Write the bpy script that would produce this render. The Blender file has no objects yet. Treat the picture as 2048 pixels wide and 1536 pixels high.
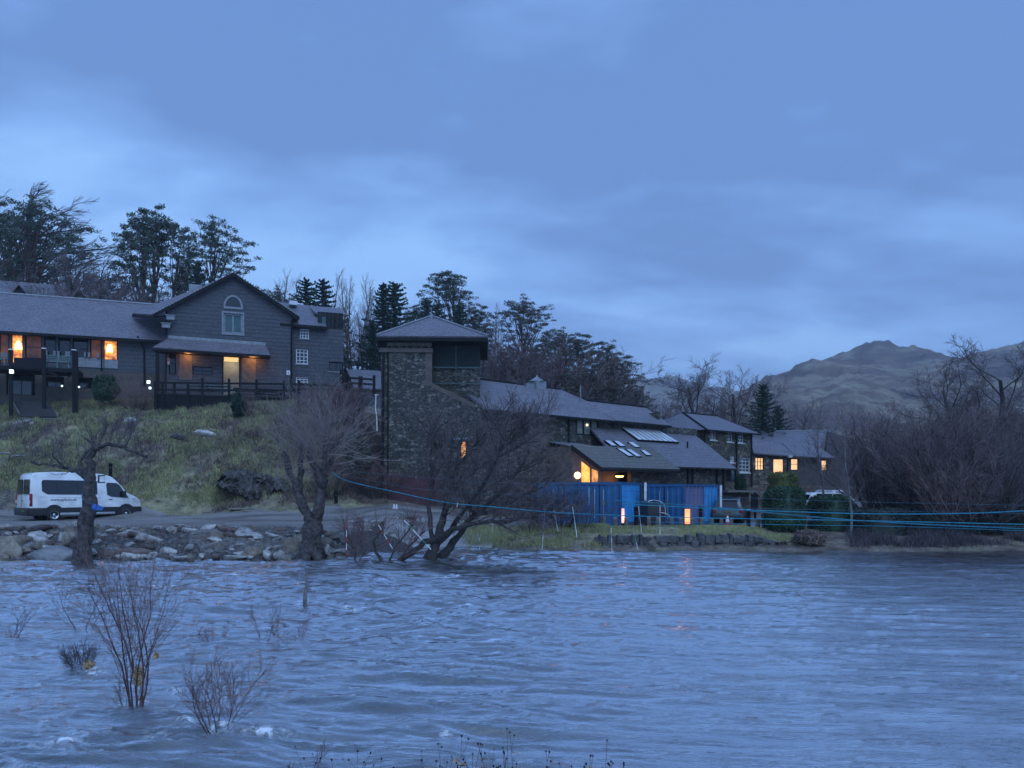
import bpy, math, random
import numpy as np
from mathutils import Vector, Matrix, noise as mnoise
from math import sin, cos, pi, radians, atan2, sqrt, exp
C = bpy.context.scene.collection
SC = bpy.context.scene
F = 1537.0; HZ = 980.0; CX = 1024.0; EYE = 2.6
# ---------------- camera, world, sun, exposure ----------------
cd = bpy.data.cameras.new('camera'); cam = bpy.data.objects.new('camera', cd); C.objects.link(cam)
cam.location = (0, 0, EYE); cam.rotation_euler = (radians(90), 0, 0)
cd.sensor_width = 36; cd.lens = 36 * F / 2048; cd.shift_y = (HZ - 768) / 2048
cd.clip_end = 12000; cd.clip_start = 0.1
SC.camera = cam
SC.view_settings.view_transform = 'Standard'; SC.view_settings.look = 'None'
SC.cycles.sample_clamp_indirect = 1.5; SC.cycles.sample_clamp_direct = 4.0
SC.view_settings.exposure = 0.32; SC.view_settings.gamma = 1
SUN_EL, SUN_AZ = radians(48), radians(200)
w = bpy.data.worlds.new('World'); SC.world = w; w.use_nodes = True
def build_world():
    nt = w.node_tree; N = nt.nodes; L = nt.links
    for n in list(N): N.remove(n)
    def nd(t, **k):
        n = N.new(t)
        for a, b in k.items(): setattr(n, a, b)
        return n
    def mth(op, a, b=None, clamp=False):
        n = nd('ShaderNodeMath', operation=op, use_clamp=clamp)
        for i, v in enumerate((a, b)):
            if v is None: continue
            if isinstance(v, (int, float)): n.inputs[i].default_value = v
            else: L.new(v, n.inputs[i])
        return n.outputs[0]
    tc = nd('ShaderNodeTexCoord'); sp = nd('ShaderNodeSeparateXYZ'); L.new(tc.outputs['Generated'], sp.inputs[0])
    x, y, z = sp.outputs
    zz = mth('MAXIMUM', z, 0.0)
    inv = mth('DIVIDE', 1.0, mth('ADD', zz, 0.22))
    cb = nd('ShaderNodeCombineXYZ')
    L.new(mth('MULTIPLY', x, inv), cb.inputs[0]); L.new(mth('MULTIPLY', y, inv), cb.inputs[1]); L.new(mth('MULTIPLY', z, 1.1), cb.inputs[2])
    mp = nd('ShaderNodeMapping'); L.new(cb.outputs[0], mp.inputs[0]); mp.inputs['Rotation'].default_value = (0, 0, radians(-14)); mp.inputs['Scale'].default_value = (0.75, 1.25, 1.0); mp.inputs['Location'].default_value = (1.48, 0.2, 0)
    n1 = nd('ShaderNodeTexNoise'); n1.inputs['Scale'].default_value = 1.15; n1.inputs['Detail'].default_value = 7; n1.inputs['Roughness'].default_value = 0.47; n1.inputs['Distortion'].default_value = 0.35
    L.new(mp.outputs[0], n1.inputs['Vector'])
    n2 = nd('ShaderNodeTexNoise'); n2.inputs['Scale'].default_value = 3.6; n2.inputs['Detail'].default_value = 8; n2.inputs['Roughness'].default_value = 0.6
    L.new(mp.outputs[0], n2.inputs['Vector'])
    s = mth('ADD', mth('MULTIPLY', n1.outputs[0], 0.74), mth('MULTIPLY', n2.outputs[0], 0.26))
    # brighter low sky, darker deck of cloud higher up
    g = mth('MULTIPLY', mth('SUBTRACT', 0.30, zz), 0.28)
    s = mth('ADD', s, g)
    cr = nd('ShaderNodeValToRGB'); L.new(s, cr.inputs[0])
    E = cr.color_ramp.elements
    E[0].position = 0.41; E[0].color = (0.118, 0.228, 0.505, 1)
    E[1].position = 0.60; E[1].color = (0.268, 0.492, 0.890, 1)
    e = E.new(0.46); e.color = (0.144, 0.280, 0.605, 1)
    e = E.new(0.53); e.color = (0.196, 0.378, 0.760, 1)
    # physically based sky adds its own gradient under the cloud
    sky = nd('ShaderNodeTexSky', sky_type='NISHITA', sun_disc=False, sun_elevation=SUN_EL, sun_rotation=SUN_AZ)
    mx = nd('ShaderNodeMix', data_type='RGBA', blend_type='ADD'); mx.inputs[0].default_value = 0.006
    L.new(cr.outputs[0], mx.inputs[6]); L.new(sky.outputs[0], mx.inputs[7])
    # zenith brightened beyond the visible sky, added to light the ground
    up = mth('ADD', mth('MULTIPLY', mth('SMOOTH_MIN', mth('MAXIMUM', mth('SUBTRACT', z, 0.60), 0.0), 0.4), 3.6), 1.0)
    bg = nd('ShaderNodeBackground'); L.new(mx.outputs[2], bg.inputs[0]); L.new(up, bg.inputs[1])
    out = nd('ShaderNodeOutputWorld'); L.new(bg.outputs[0], out.inputs[0])
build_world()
sl = bpy.data.lights.new('sun', 'SUN'); sun = bpy.data.objects.new('sun', sl); C.objects.link(sun)
sl.energy = 1.15; sl.angle = radians(50); sl.color = (0.52, 0.72, 1.0)
sun.rotation_euler = (radians(42), 0, radians(20))

# ---------------- helpers ----------------
def W(px, py, d): return Vector(((px - CX) / F * d, d, EYE + (HZ - py) / F * d))
def tag(o, label=None, cat=None, group=None, kind=None):
    if label: o['label'] = label
    if cat: o['category'] = cat
    if group: o['group'] = group
    if kind: o['kind'] = kind
    return o
def thing(name, label, cat, loc=(0, 0, 0), rotz=0, group=None):
    o = bpy.data.objects.new(name, None); C.objects.link(o); o.empty_display_size = .2
    o.location = loc; o.rotation_euler = (0, 0, rotz)
    return tag(o, label, cat, group)
class MB:
    def __init__(s): s.v = []; s.f = []; s.off = Vector((0, 0, 0))
    def poly(s, pts):
        n = len(s.v); s.v += [tuple(p) for p in pts]; s.f.append(tuple(range(n, n + len(pts))))
    def box(s, a, b):
        x0, y0, z0 = a; x1, y1, z1 = b
        x0, x1 = min(x0, x1), max(x0, x1); y0, y1 = min(y0, y1), max(y0, y1); z0, z1 = min(z0, z1), max(z0, z1)
        n = len(s.v)
        s.v += [(x0,y0,z0),(x1,y0,z0),(x1,y1,z0),(x0,y1,z0),(x0,y0,z1),(x1,y0,z1),(x1,y1,z1),(x0,y1,z1)]
        s.f += [(n,n+3,n+2,n+1),(n+4,n+5,n+6,n+7),(n,n+1,n+5,n+4),(n+1,n+2,n+6,n+5),(n+2,n+3,n+7,n+6),(n+3,n,n+4,n+7)]
    def slab(s, pts, t):
        """polygon pts (counter-clockwise seen from its outer side) thickened inward by t"""
        pts = [Vector(p) for p in pts]
        nrm = (pts[1] - pts[0]).cross(pts[2] - pts[0]).normalized()
        k = len(pts); n = len(s.v)
        s.v += [tuple(p) for p in pts] + [tuple(p - nrm * t) for p in pts]
        s.f.append(tuple(range(n, n + k))); s.f.append(tuple(range(n + 2 * k - 1, n + k - 1, -1)))
        for i in range(k):
            j = (i + 1) % k; s.f.append((n + i, n + k + i, n + k + j, n + j))
    def tube(s, pts, rad, sides=6, cap=False):
        pts = [Vector(p) for p in pts]; n0 = len(s.v); m = len(pts)
        for i, p in enumerate(pts):
            d = (pts[min(i + 1, m - 1)] - pts[max(i - 1, 0)])
            if d.length < 1e-9: d = Vector((0, 0, 1))
            d.normalize()
            a = d.cross(Vector((0.3, 0.9, 0.15)) if abs(d.y) < 0.85 else Vector((1, 0, 0))).normalized(); b = d.cross(a)
            r = rad[i] if hasattr(rad, '__len__') else rad
            for k in range(sides):
                t = 2 * pi * k / sides; q = p + (a * cos(t) + b * sin(t)) * r; s.v.append((q.x, q.y, q.z))
        for i in range(m - 1):
            for k in range(sides):
                k2 = (k + 1) % sides; A = n0 + i * sides
                s.f.append((A + k, A + k2, A + sides + k2, A + sides + k))
        if cap:
            s.f.append(tuple(n0 + k for k in range(sides))[::-1]); s.f.append(tuple(n0 + (m - 1) * sides + k for k in range(sides)))
    def lathe(s, prof, sides=12, c=(0, 0, 0), axis='z'):
        n0 = len(s.v)
        for r, h in prof:
            for k in range(sides):
                t = 2 * pi * k / sides
                q = (r * cos(t), r * sin(t), h) if axis == 'z' else ((r * cos(t), h, r * sin(t)) if axis == 'y' else (h, r * cos(t), r * sin(t)))
                s.v.append((q[0] + c[0], q[1] + c[1], q[2] + c[2]))
        for i in range(len(prof) - 1):
            for k in range(sides):
                k2 = (k + 1) % sides; A = n0 + i * sides
                s.f.append((A + k, A + k2, A + sides + k2, A + sides + k))
    def build(s, name, mat, parent=None, smooth=False, uv=False, loc=None):
        me = bpy.data.meshes.new(name); me.from_pydata(s.v, [], s.f); me.update()
        if smooth:
            me.polygons.foreach_set('use_smooth', [True] * len(me.polygons))
        if uv: autouv(me)
        if isinstance(mat, (list, tuple)):
            for m in mat: me.materials.append(m)
        elif mat: me.materials.append(mat)
        o = bpy.data.objects.new(name, me); C.objects.link(o)
        if parent: o.parent = parent
        if loc is not None: o.location = loc
        return o
def autouv(me):
    uvl = me.uv_layers.new(name='UVMap').data; V = me.vertices; Z = Vector((0, 0, 1))
    for p in me.polygons:
        n = p.normal
        if abs(n.z) > 0.995: u = Vector((1, 0, 0)); v = Vector((0, 1, 0))
        else: u = Z.cross(n).normalized(); v = n.cross(u)
        for li in p.loop_indices:
            c = V[me.loops[li].vertex_index].co; uvl[li].uv = (u.dot(c), v.dot(c))
def dup(root, loc, rotz=None, label=None, scale=None, group=None):
    r = root.copy(); C.objects.link(r); r.location = loc
    if rotz is not None: r.rotation_euler = (0, 0, rotz)
    if scale is not None: r.scale = (scale,) * 3 if not hasattr(scale, '__len__') else scale
    if label: r['label'] = label
    if group: r['group'] = group
    for ch in list(root.children):
        c = ch.copy(); C.objects.link(c); c.parent = r
        for g in ch.children:
            d = g.copy(); C.objects.link(d); d.parent = c
    return r

# ---------------- materials ----------------
def newmat(name):
    m = bpy.data.materials.new(name); m.use_nodes = True
    b = m.node_tree.nodes['Principled BSDF']; return m, m.node_tree, b
def nn(nt, t, **k):
    n = nt.nodes.new(t)
    for a, b in k.items(): setattr(n, a, b)
    return n
def noise_tex(nt, co, scale, detail=4, rough=0.5, dist=0):
    n = nn(nt, 'ShaderNodeTexNoise'); n.inputs['Scale'].default_value = scale; n.inputs['Detail'].default_value = detail
    n.inputs['Roughness'].default_value = rough; n.inputs['Distortion'].default_value = dist
    nt.links.new(co, n.inputs['Vector']); return n.outputs[0]
def ramp(nt, fac, stops):
    r = nn(nt, 'ShaderNodeValToRGB'); nt.links.new(fac, r.inputs[0]); E = r.color_ramp.elements
    E[0].position, E[0].color = stops[0][0], (*stops[0][1], 1); E[1].position, E[1].color = stops[-1][0], (*stops[-1][1], 1)
    for p, c in stops[1:-1]: e = E.new(p); e.color = (*c, 1)
    return r.outputs[0]
def mixc(nt, fac, a, b, blend='MIX'):
    m = nn(nt, 'ShaderNodeMix', data_type='RGBA', blend_type=blend)
    for i, v in ((0, fac), (6, a), (7, b)):
        if isinstance(v, (int, float)): m.inputs[i].default_value = v
        elif isinstance(v, tuple): m.inputs[i].default_value = (*v, 1)
        else: nt.links.new(v, m.inputs[i])
    return m.outputs[2]
def math_(nt, op, a, b=None):
    n = nn(nt, 'ShaderNodeMath', operation=op)
    for i, v in enumerate((a, b)):
        if v is None: continue
        if isinstance(v, (int, float)): n.inputs[i].default_value = v
        else: nt.links.new(v, n.inputs[i])
    return n.outputs[0]
def bump(nt, b, h, strength=0.5, dist=0.05):
    n = nn(nt, 'ShaderNodeBump'); n.inputs['Strength'].default_value = strength; n.inputs['Distance'].default_value = dist
    nt.links.new(h, n.inputs['Height']); nt.links.new(n.outputs[0], b.inputs['Normal'])
def objco(nt): return nn(nt, 'ShaderNodeTexCoord').outputs['Object']
def uvco(nt): return nn(nt, 'ShaderNodeTexCoord').outputs['UV']
def pm(name, c1, c2=None, scale=6, rough=0.7, metal=0, bmp=0.0, bs=None, coat=0, spec=None):
    m, nt, b = newmat(name); c2 = c2 or tuple(x * 0.7 for x in c1); co = objco(nt)
    n = noise_tex(nt, co, scale, 5, 0.6)
    nt.links.new(ramp(nt, n, [(0.35, c2), (0.65, c1)]), b.inputs['Base Color'])
    b.inputs['Roughness'].default_value = rough; b.inputs['Metallic'].default_value = metal
    if coat: b.inputs['Coat Weight'].default_value = coat
    if spec is not None: b.inputs['Specular IOR Level'].default_value = spec
    if bmp: bump(nt, b, noise_tex(nt, co, bs or scale * 3, 5, 0.6), bmp, 0.03)
    return m
def slate(name, c1, c2, bw=0.3, rh=0.2, rough=0.5, moss=None, mossamt=0.5, bs=0.6, mortar=(0.02, 0.02, 0.024)):
    m, nt, b = newmat(name); uv = uvco(nt)
    br = nn(nt, 'ShaderNodeTexBrick'); nt.links.new(uv, br.inputs['Vector'])
    br.inputs['Color1'].default_value = (*c1, 1); br.inputs['Color2'].default_value = (*c2, 1); br.inputs['Mortar'].default_value = (*mortar, 1)
    br.inputs['Scale'].default_value = 1; br.inputs['Brick Width'].default_value = bw; br.inputs['Row Height'].default_value = rh
    br.inputs['Mortar Size'].default_value = 0.012; br.inputs['Mortar Smooth'].default_value = 0.3; br.inputs['Bias'].default_value = 0.1
    n = noise_tex(nt, uv, .7, 7, 0.7); n3 = noise_tex(nt, uv, 5, 5, 0.75)
    col = mixc(nt, 0.55, br.outputs[0], ramp(nt, n, [(0.3, tuple(x * .6 for x in c1)), (0.7, tuple(min(1, x * 1.3) for x in c2))]))
    col = mixc(nt, 0.35, col, ramp(nt, n3, [(0.38, tuple(x * .3 for x in c1)), (0.64, tuple(x * 1.7 for x in c2))]))
    if moss:
        n2 = noise_tex(nt, uv, 2.2, 8, 0.7)
        fac = ramp(nt, n2, [(0.62 - mossamt * .3, (0, 0, 0)), (0.75 - mossamt * .25, (1, 1, 1))])
        col = mixc(nt, fac, col, moss)
    nt.links.new(col, b.inputs['Base Color'])
    nt.links.new(math_(nt, 'ADD', math_(nt, 'MULTIPLY', n, 0.25), rough - 0.12), b.inputs['Roughness'])
    # each course steps out over the one below
    sp = nn(nt, 'ShaderNodeSeparateXYZ'); nt.links.new(uv, sp.inputs[0])
    saw = math_(nt, 'FRACT', math_(nt, 'DIVIDE', sp.outputs[1], rh)); inv = math_(nt, 'SUBTRACT', 1.0, saw)
    h = math_(nt, 'ADD', math_(nt, 'MULTIPLY', inv, 0.6), math_(nt, 'MULTIPLY', n3, 0.7))
    h = math_(nt, 'SUBTRACT', h, math_(nt, 'MULTIPLY', br.outputs[1], 0.6))
    bump(nt, b, h, bs, 0.03); return m
def rubble(name, sc=3.2, tint=(1, 1, 1), dark=1.0, mort=(0.10, 0.095, 0.085)):
    m, nt, b = newmat(name); uv = uvco(nt)
    mp = nn(nt, 'ShaderNodeMapping'); nt.links.new(uv, mp.inputs[0]); mp.inputs['Scale'].default_value = (1, 1.55, 1)
    nd = noise_tex(nt, mp.outputs[0], 2.5, 3, 0.5)
    wob = mixc(nt, 0.12, mp.outputs[0], nn_color(nt, mp.outputs[0], 2.5))
    v = nn(nt, 'ShaderNodeTexVoronoi'); v.inputs['Scale'].default_value = sc; v.inputs['Randomness'].default_value = 0.9; nt.links.new(wob, v.inputs['Vector'])
    e = nn(nt, 'ShaderNodeTexVoronoi', feature='DISTANCE_TO_EDGE'); e.inputs['Scale'].default_value = sc; e.inputs['Randomness'].default_value = 0.9; nt.links.new(wob, e.inputs['Vector'])
    sp = nn(nt, 'ShaderNodeSeparateColor'); nt.links.new(v.outputs['Color'], sp.inputs[0])
    k = dark
    cs = [(0.0, (.08*k, .08*k, .08*k)), (0.35, (.12*k, .115*k, .11*k)), (0.7, (.20*k, .185*k, .165*k)), (0.93, (.27*k, .26*k, .24*k)), (1.0, (.33*k, .33*k, .32*k))]
    cs = [(p, tuple(a * t for a, t in zip(c, tint))) for p, c in cs]
    col = ramp(nt, sp.outputs[0], cs)
    fn = noise_tex(nt, uv, 14, 6, 0.7)
    col = mixc(nt, 0.6, col, ramp(nt, fn, [(0.3, (.35, .35, .35)), (0.7, (1.3, 1.3, 1.3))]), 'MULTIPLY')
    big = noise_tex(nt, uv, 0.5, 5, 0.6)
    col = mixc(nt, 0.5, col, ramp(nt, big, [(0.35, (.5, .52, .5)), (0.65, (1.2, 1.15, 1.1))]), 'MULTIPLY')
    ed = ramp(nt, e.outputs[0], [(0.02, (0, 0, 0)), (0.075, (1, 1, 1))])
    col = mixc(nt, ed, tuple(x * .35 * k for x in mort), col)
    nt.links.new(col, b.inputs['Base Color']); b.inputs['Roughness'].default_value = 0.85
    h = math_(nt, 'ADD', ed, math_(nt, 'MULTIPLY', fn, 0.7)); bump(nt, b, h, 0.9, 0.06); return m
def nn_color(nt, co, sc):
    n = nn(nt, 'ShaderNodeTexNoise'); n.inputs['Scale'].default_value = sc; nt.links.new(co, n.inputs['Vector']); return n.outputs['Color']
def emis(name, c, s, c2=None, scale=5, var=0.5):
    m, nt, b = newmat(name); co = objco(nt)
    n = noise_tex(nt, co, scale, 3, 0.5); col = ramp(nt, n, [(0.35, c2 or c), (0.65, c)])
    nt.links.new(col, b.inputs['Emission Color']); nt.links.new(col, b.inputs['Base Color'])
    b.inputs['Emission Strength'].default_value = s; b.inputs['Roughness'].default_value = 0.4
    return m
M = {}
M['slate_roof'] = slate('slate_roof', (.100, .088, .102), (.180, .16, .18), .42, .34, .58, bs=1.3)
M['slate_roof_b'] = slate('slate_roof_smooth', (.095, .088, .102), (.152, .14, .162), .42, .36, .5, bs=1.0)
M['slate_moss'] = slate('slate_roof_mossy', (.085, .08, .08), (.135, .125, .12), .45, .38, .7, moss=(.10, .10, .072), mossamt=.6, bs=1.0)
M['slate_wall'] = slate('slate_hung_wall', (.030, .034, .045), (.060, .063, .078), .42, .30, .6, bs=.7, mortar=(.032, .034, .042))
M['rubble'] = rubble('rubble_stone', 4.6, (.98, .95, .90), .66)
M['rubble_far'] = rubble('rubble_stone_house', 3.0, (1.1, 1.0, .84), .85)
M['dark'] = pm('dark_timber', (.009, .010, .013), (.005, .005, .007), 8, .75, spec=.25)
M['darkgreen'] = pm('dark_green_timber', (.010, .017, .018), (.006, .010, .011), 5, .6, spec=.3)
M['deckwood'] = pm('weathered_deck_timber', (.05, .045, .045), (.022, .02, .024), 7, .7, bmp=.3)
M['pale_wood'] = pm('pale_weathered_timber', (.20, .18, .16), (.10, .09, .085), 9, .8, bmp=.4)
M['brownwood'] = pm('brown_wall_board', (.16, .13, .105), (.085, .07, .06), 3, .8, bmp=.2)
M['white'] = pm('white_paint', (.72, .72, .72), (.5, .5, .52), 4, .45)
M['grey_trim'] = pm('grey_green_trim', (.25, .26, .28), (.15, .16, .18), 6, .55)
M['lead'] = pm('lead_flashing', (.25, .26, .28), (.15, .16, .18), 3, .5, .2)
M['glass'] = pm('dark_window_glass', (.010, .012, .016), (.005, .006, .008), 2, .06, spec=.8)
M['green_glass'] = pm('green_blind_glass', (.06, .12, .12), (.035, .075, .08), 1.2, .15)
M['skyglass'] = pm('roof_light_glass', (.62, .64, .68), (.5, .52, .56), 1, .12, spec=1)
M['maroon'] = pm('maroon_boards', (.075, .022, .028), (.04, .014, .018), 4, .6)
M['tan'] = pm('tan_render', (.115, .092, .078), (.07, .056, .05), 2, .85, bmp=.2)
M['lamp_warm'] = emis('warm_lamp', (1, .50, .14), 7)
M['lamp_white'] = emis('white_lamp', (.75, .9, 1.0), 2.2)
M['win_warm'] = emis('lit_window_orange', (1, .44, .12), .85, (.20, .05, .01), 2.6)
M['win_cream'] = emis('lit_window_cream', (1, .60, .30), .85, (.85, .45, .20), 1.1)
M['win_dim'] = emis('dim_room_glow', (.22, .06, .02), .35, (.03, .012, .01), .9)
M['metal'] = pm('galvanised_metal', (.45, .46, .47), (.3, .31, .33), 8, .4, .8)
M['bark'] = pm('bark', (.055, .045, .042), (.022, .02, .02), 9, .9, bmp=.9, bs=14)
M['bark_pale'] = pm('willow_bark', (.10, .080, .074), (.016, .014, .016), 7, .9, bmp=1, bs=22)
M['bark_pine'] = pm('pine_bark', (.115, .055, .045), (.05, .032, .03), 3, .85, bmp=.6)
M['bark_birch'] = pm('birch_bark', (.19, .185, .18), (.05, .048, .05), 3, .8)
M['twig'] = pm('bare_twig', (.17, .125, .122), (.085, .064, .068), 2, .85)
M['scrub'] = pm('dark_scrub_leaves', (.045, .055, .042), (.018, .024, .022), 2.5, .8)
M['twig_dark'] = pm('dark_twig', (.10, .078, .086), (.055, .044, .050), 2, .85)
M['twig_pale'] = pm('pale_twig', (.30, .235, .215), (.16, .12, .115), 2, .8)
M['twig_red'] = pm('reddish_twig', (.22, .135, .125), (.115, .074, .075), 2, .85)
M['needle'] = pm('pine_needles', (.075, .10, .066), (.032, .050, .038), 1.2, .75)
M['needle_red'] = pm('pine_needles_brownish', (.12, .11, .085), (.055, .062, .052), 1.2, .8)
M['fir'] = pm('fir_needles', (.026, .062, .044), (.011, .029, .023), 1.4, .75)
M['hedge'] = pm('hedge_leaves', (.030, .078, .034), (.012, .034, .020), 2.5, .7)
M['bushyel'] = pm('golden_bush_leaves', (.15, .16, .035), (.08, .10, .03), 2.5, .75)
M['grassblade'] = pm('grass_blades', (.37, .355, .165), (.22, .225, .11), .35, .8)
M['bracken'] = pm('dead_bracken', (.22, .165, .13), (.11, .075, .068), .8, .9)
M['straw'] = pm('straw', (.52, .36, .22), (.30, .18, .10), 6, .85)
M['foam'] = pm('river_foam', (.75, .78, .8), (.6, .62, .65), 6, .6)
M['rubber'] = pm('black_rubber', (.018, .018, .02), (.010, .010, .011), 9, .75)
M['plastic_dark'] = pm('dark_plastic', (.020, .021, .024), (.012, .012, .014), 5, .5)
M['vanwhite'] = pm('white_van_paint', (.82, .82, .82), (.60, .595, .585), 1.6, .25, coat=.5)
M['rope'] = pm('blue_rope', (.035, .27, .36), (.02, .16, .24), 3, .8, spec=.2)
M['ropegrey'] = pm('grey_wire', (.08, .13, .17), (.05, .09, .12), 3, .8, spec=.2)
M['polewhite'] = pm('white_gate_pole', (.7, .7, .7), (.5, .5, .52), 5, .4)
M['red'] = pm('red_plastic', (.42, .035, .022), (.30, .02, .018), 4, .5)
M['lampred'] = pm('tail_lamp_red', (.30, .012, .02), (.2, .008, .012), 8, .2)
M['orangelamp'] = emis('glow_orange', (1, .36, .15), .8)
M['pinklamp'] = emis('glow_pink', (1, .55, .48), .55)
M['blue'] = pm('blue_plastic', (.012, .11, .36), (.008, .06, .24), 3, .5)
M['steel_b'] = pm('silver_trim', (.55, .56, .58), (.42, .43, .45), 4, .3, .7)
def contmat(name, c1, c2, rust=.15):
    m, nt, b = newmat(name); co = objco(nt); n = noise_tex(nt, co, 1.1, 8, .7)
    nt.links.new(ramp(nt, n, [(.3, c2), (.62, c1), (.78, tuple(min(1, x * 1.25 + .02) for x in c1))]), b.inputs['Base Color']); b.inputs['Roughness'].default_value = .45
    bump(nt, b, noise_tex(nt, co, 5, 4, .5), .15, .02); return m
M['cont_dark'] = contmat('container_dark_blue', (.016, .115, .27), (.010, .070, .175))
M['cont_bright'] = contmat('container_bright_blue', (.035, .31, .66), (.02, .19, .46))
M['cont_fade'] = contmat('container_faded_paint', (.17, .15, .26), (.05, .10, .26))

# ---------------- terrain ----------------
DR = [12, 20, 24, 27.5, 29, 31, 33.5, 35, 37, 40, 42, 44, 48, 52, 57, 60, 66, 80, 110, 160, 300, 700]
TB = {
 -600: [-2,-2,-1.5,-.1,.6,1.05,1.0,1.0,1.0,1.1,1.3,2.1,4.4,6.8,9.1,9.3,9.6,14,24,34,50,70],
 -100: [-2,-2,-1.5,-.1,.6,1.05,1.0,.98,.96,.95,.98,1.2,4.0,6.6,9.1,9.3,9.6,14,24,34,50,70],
 350: [-2,-2,-1.5,-.1,.6,1.05,1.0,.98,.96,.95,.98,1.2,4.0,6.6,9.1,9.5,9.6,13,21,30,45,60],
 560: [-2,-2,-1.5,-.2,.5,1.05,1.0,1.0,1.0,1.1,1.25,2.2,4.7,7.2,9.0,9.5,9.6,12.5,19,26,38,50],
 690: [-2,-2,-1.7,-.6,.1,.75,1.0,1.0,1.0,1.15,1.4,2.4,5.0,7.6,8.8,9.2,9.5,12.5,18,24,34,45],
 770: [-2,-2,-1.8,-1.3,-.9,-.3,.5,1.0,1.2,1.5,1.7,1.9,2.6,5.0,7.8,8.8,9.5,12.5,18,23,32,42],
 870: [-2,-2,-1.8,-1.4,-1.1,-.6,.02,.5,1.0,1.3,1.5,1.6,1.8,2.2,6.2,8,10,12.5,17,21,30,40],
 1000: [-2,-2,-1.8,-1.5,-1.3,-.7,.02,.5,.7,.8,.9,1.0,1.1,1.2,1.6,4,8,11,14,17,25,34],
 1150: [-2,-2,-1.8,-1.5,-1.3,-1,.0,.6,.8,.6,.55,.5,.5,.6,.9,1.2,4,8.5,10,12,18,26],
 1300: [-2,-2,-1.8,-1.5,-1.3,-1,-.05,.62,.85,.55,.5,.45,.45,.5,.7,1.3,2.6,5,6,8,12,18],
 1450: [-2,-2,-1.8,-1.5,-1.3,-1,-.05,.62,.85,.55,.5,.45,.45,.5,.8,1.9,2.8,3.2,4,6,10,14],
 1600: [-2,-2,-1.8,-1.5,-1.3,-1,.0,.35,.6,.7,.75,.8,.95,1.1,1.2,1.6,2.8,3.2,4,6,10,14],
 1800: [-2,-2,-1.8,-1.5,-1.3,-1,.0,.3,.5,.7,.8,.9,1,1.1,1.2,1.6,2.7,3.2,5,8,14,20],
 2700: [-2,-2,-1.8,-1.5,-1.3,-1,.0,.3,.5,.7,.9,1.2,1.5,1.7,2,2.4,3,5,10,18,28,36]}
_tk = sorted(TB); _ta = np.array([TB[k] for k in _tk], float); _dr = np.array(DR, float)
def sm(t): return t * t * (3 - 2 * t)
def hbase(x, y):
    """terrain height for arrays x, y (no small relief)"""
    x = np.asarray(x, float); y = np.asarray(y, float)
    px = CX + x / np.maximum(y, 1) * F
    i = np.clip(np.searchsorted(_tk, px) - 1, 0, len(_tk) - 2); k0 = np.array(_tk)[i]; k1 = np.array(_tk)[i + 1]
    a = np.clip((px - k0) / (k1 - k0), 0, 1); a = sm(a)
    j = np.clip(np.searchsorted(_dr, y) - 1, 0, len(_dr) - 2); b = np.clip((y - _dr[j]) / (_dr[j + 1] - _dr[j]), 0, 1)
    z0 = _ta[i, j] * (1 - b) + _ta[i, j + 1] * b; z1 = _ta[i + 1, j] * (1 - b) + _ta[i + 1, j + 1] * b
    return z0 * (1 - a) + z1 * a
# cheap tileless value noise in numpy
_rs = np.random.RandomState(7); _PT = _rs.rand(256, 256)
def vn(x, y):
    xi = np.floor(x).astype(int); yi = np.floor(y).astype(int); fx = sm(x - xi); fy = sm(y - yi)
    a = _PT[xi & 255, yi & 255]; b = _PT[(xi + 1) & 255, yi & 255]; c = _PT[xi & 255, (yi + 1) & 255]; d = _PT[(xi + 1) & 255, (yi + 1) & 255]
    return (a * (1 - fx) + b * fx) * (1 - fy) + (c * (1 - fx) + d * fx) * fy
def fbm(x, y, o=4, g=.5):
    s = 0; a = 1; t = 0
    for i in range(o): s = s + a * vn(x + 17.3 * i, y + 9.1 * i); t += a; a *= g; x = x * 2.03; y = y * 2.03
    return s / t
def relief(x, y):
    px = CX + x / np.maximum(y, 1) * F
    amp = np.interp(y, [24, 28, 30.5, 31.5, 41, 43.5, 47, 56, 60, 80, 200], [.1, .12, .14, .02, .02, .35, .7, .35, .3, 1.2, 4])
    amp = np.where((px > 760) & (px < 1560), np.minimum(amp, np.interp(y, [30, 34, 37, 60, 80], [.12, .12, .05, .1, 1.0])), amp)
    amp = np.where(px >= 1560, np.minimum(amp, .25 + np.maximum(0, y - 70) * .03), amp)
    return amp * ((fbm(x * .45, y * .45, 4, .55) - .5) * 1.5 + (fbm(x * 1.9 + 5, y * 1.9, 2) - .5) * .5)
def H(x, y): return float(hbase(x, y) + relief(x, y))
def G(px, d):
    x = (px - CX) / F * d; return Vector((x, d, H(x, d)))
def grid_mesh(name, X, Y, Z, mat, smooth=True):
    n, m = X.shape; me = bpy.data.meshes.new(name)
    co = np.stack([X, Y, Z], -1).reshape(-1, 3).astype(np.float32)
    me.vertices.add(n * m); me.vertices.foreach_set('co', co.ravel())
    idx = np.arange(n * m).reshape(n, m); q = np.stack([idx[:-1, :-1], idx[:-1, 1:], idx[1:, 1:], idx[1:, :-1]], -1).reshape(-1, 4)
    me.loops.add(q.size); me.loops.foreach_set('vertex_index', q.ravel().astype(np.int32)); me.polygons.add(len(q))
    me.polygons.foreach_set('loop_start', np.arange(0, q.size, 4, dtype=np.int32))
    me.polygons.foreach_set('use_smooth', np.ones(len(q), bool)); me.update(calc_edges=True); me.validate()
    me.materials.append(mat); o = bpy.data.objects.new(name, me); C.objects.link(o); return o
def setattr_col(me, name, arr):
    a = me.attributes.new(name, 'FLOAT', 'POINT'); a.data.foreach_set('value', arr.ravel().astype(np.float32))
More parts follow.
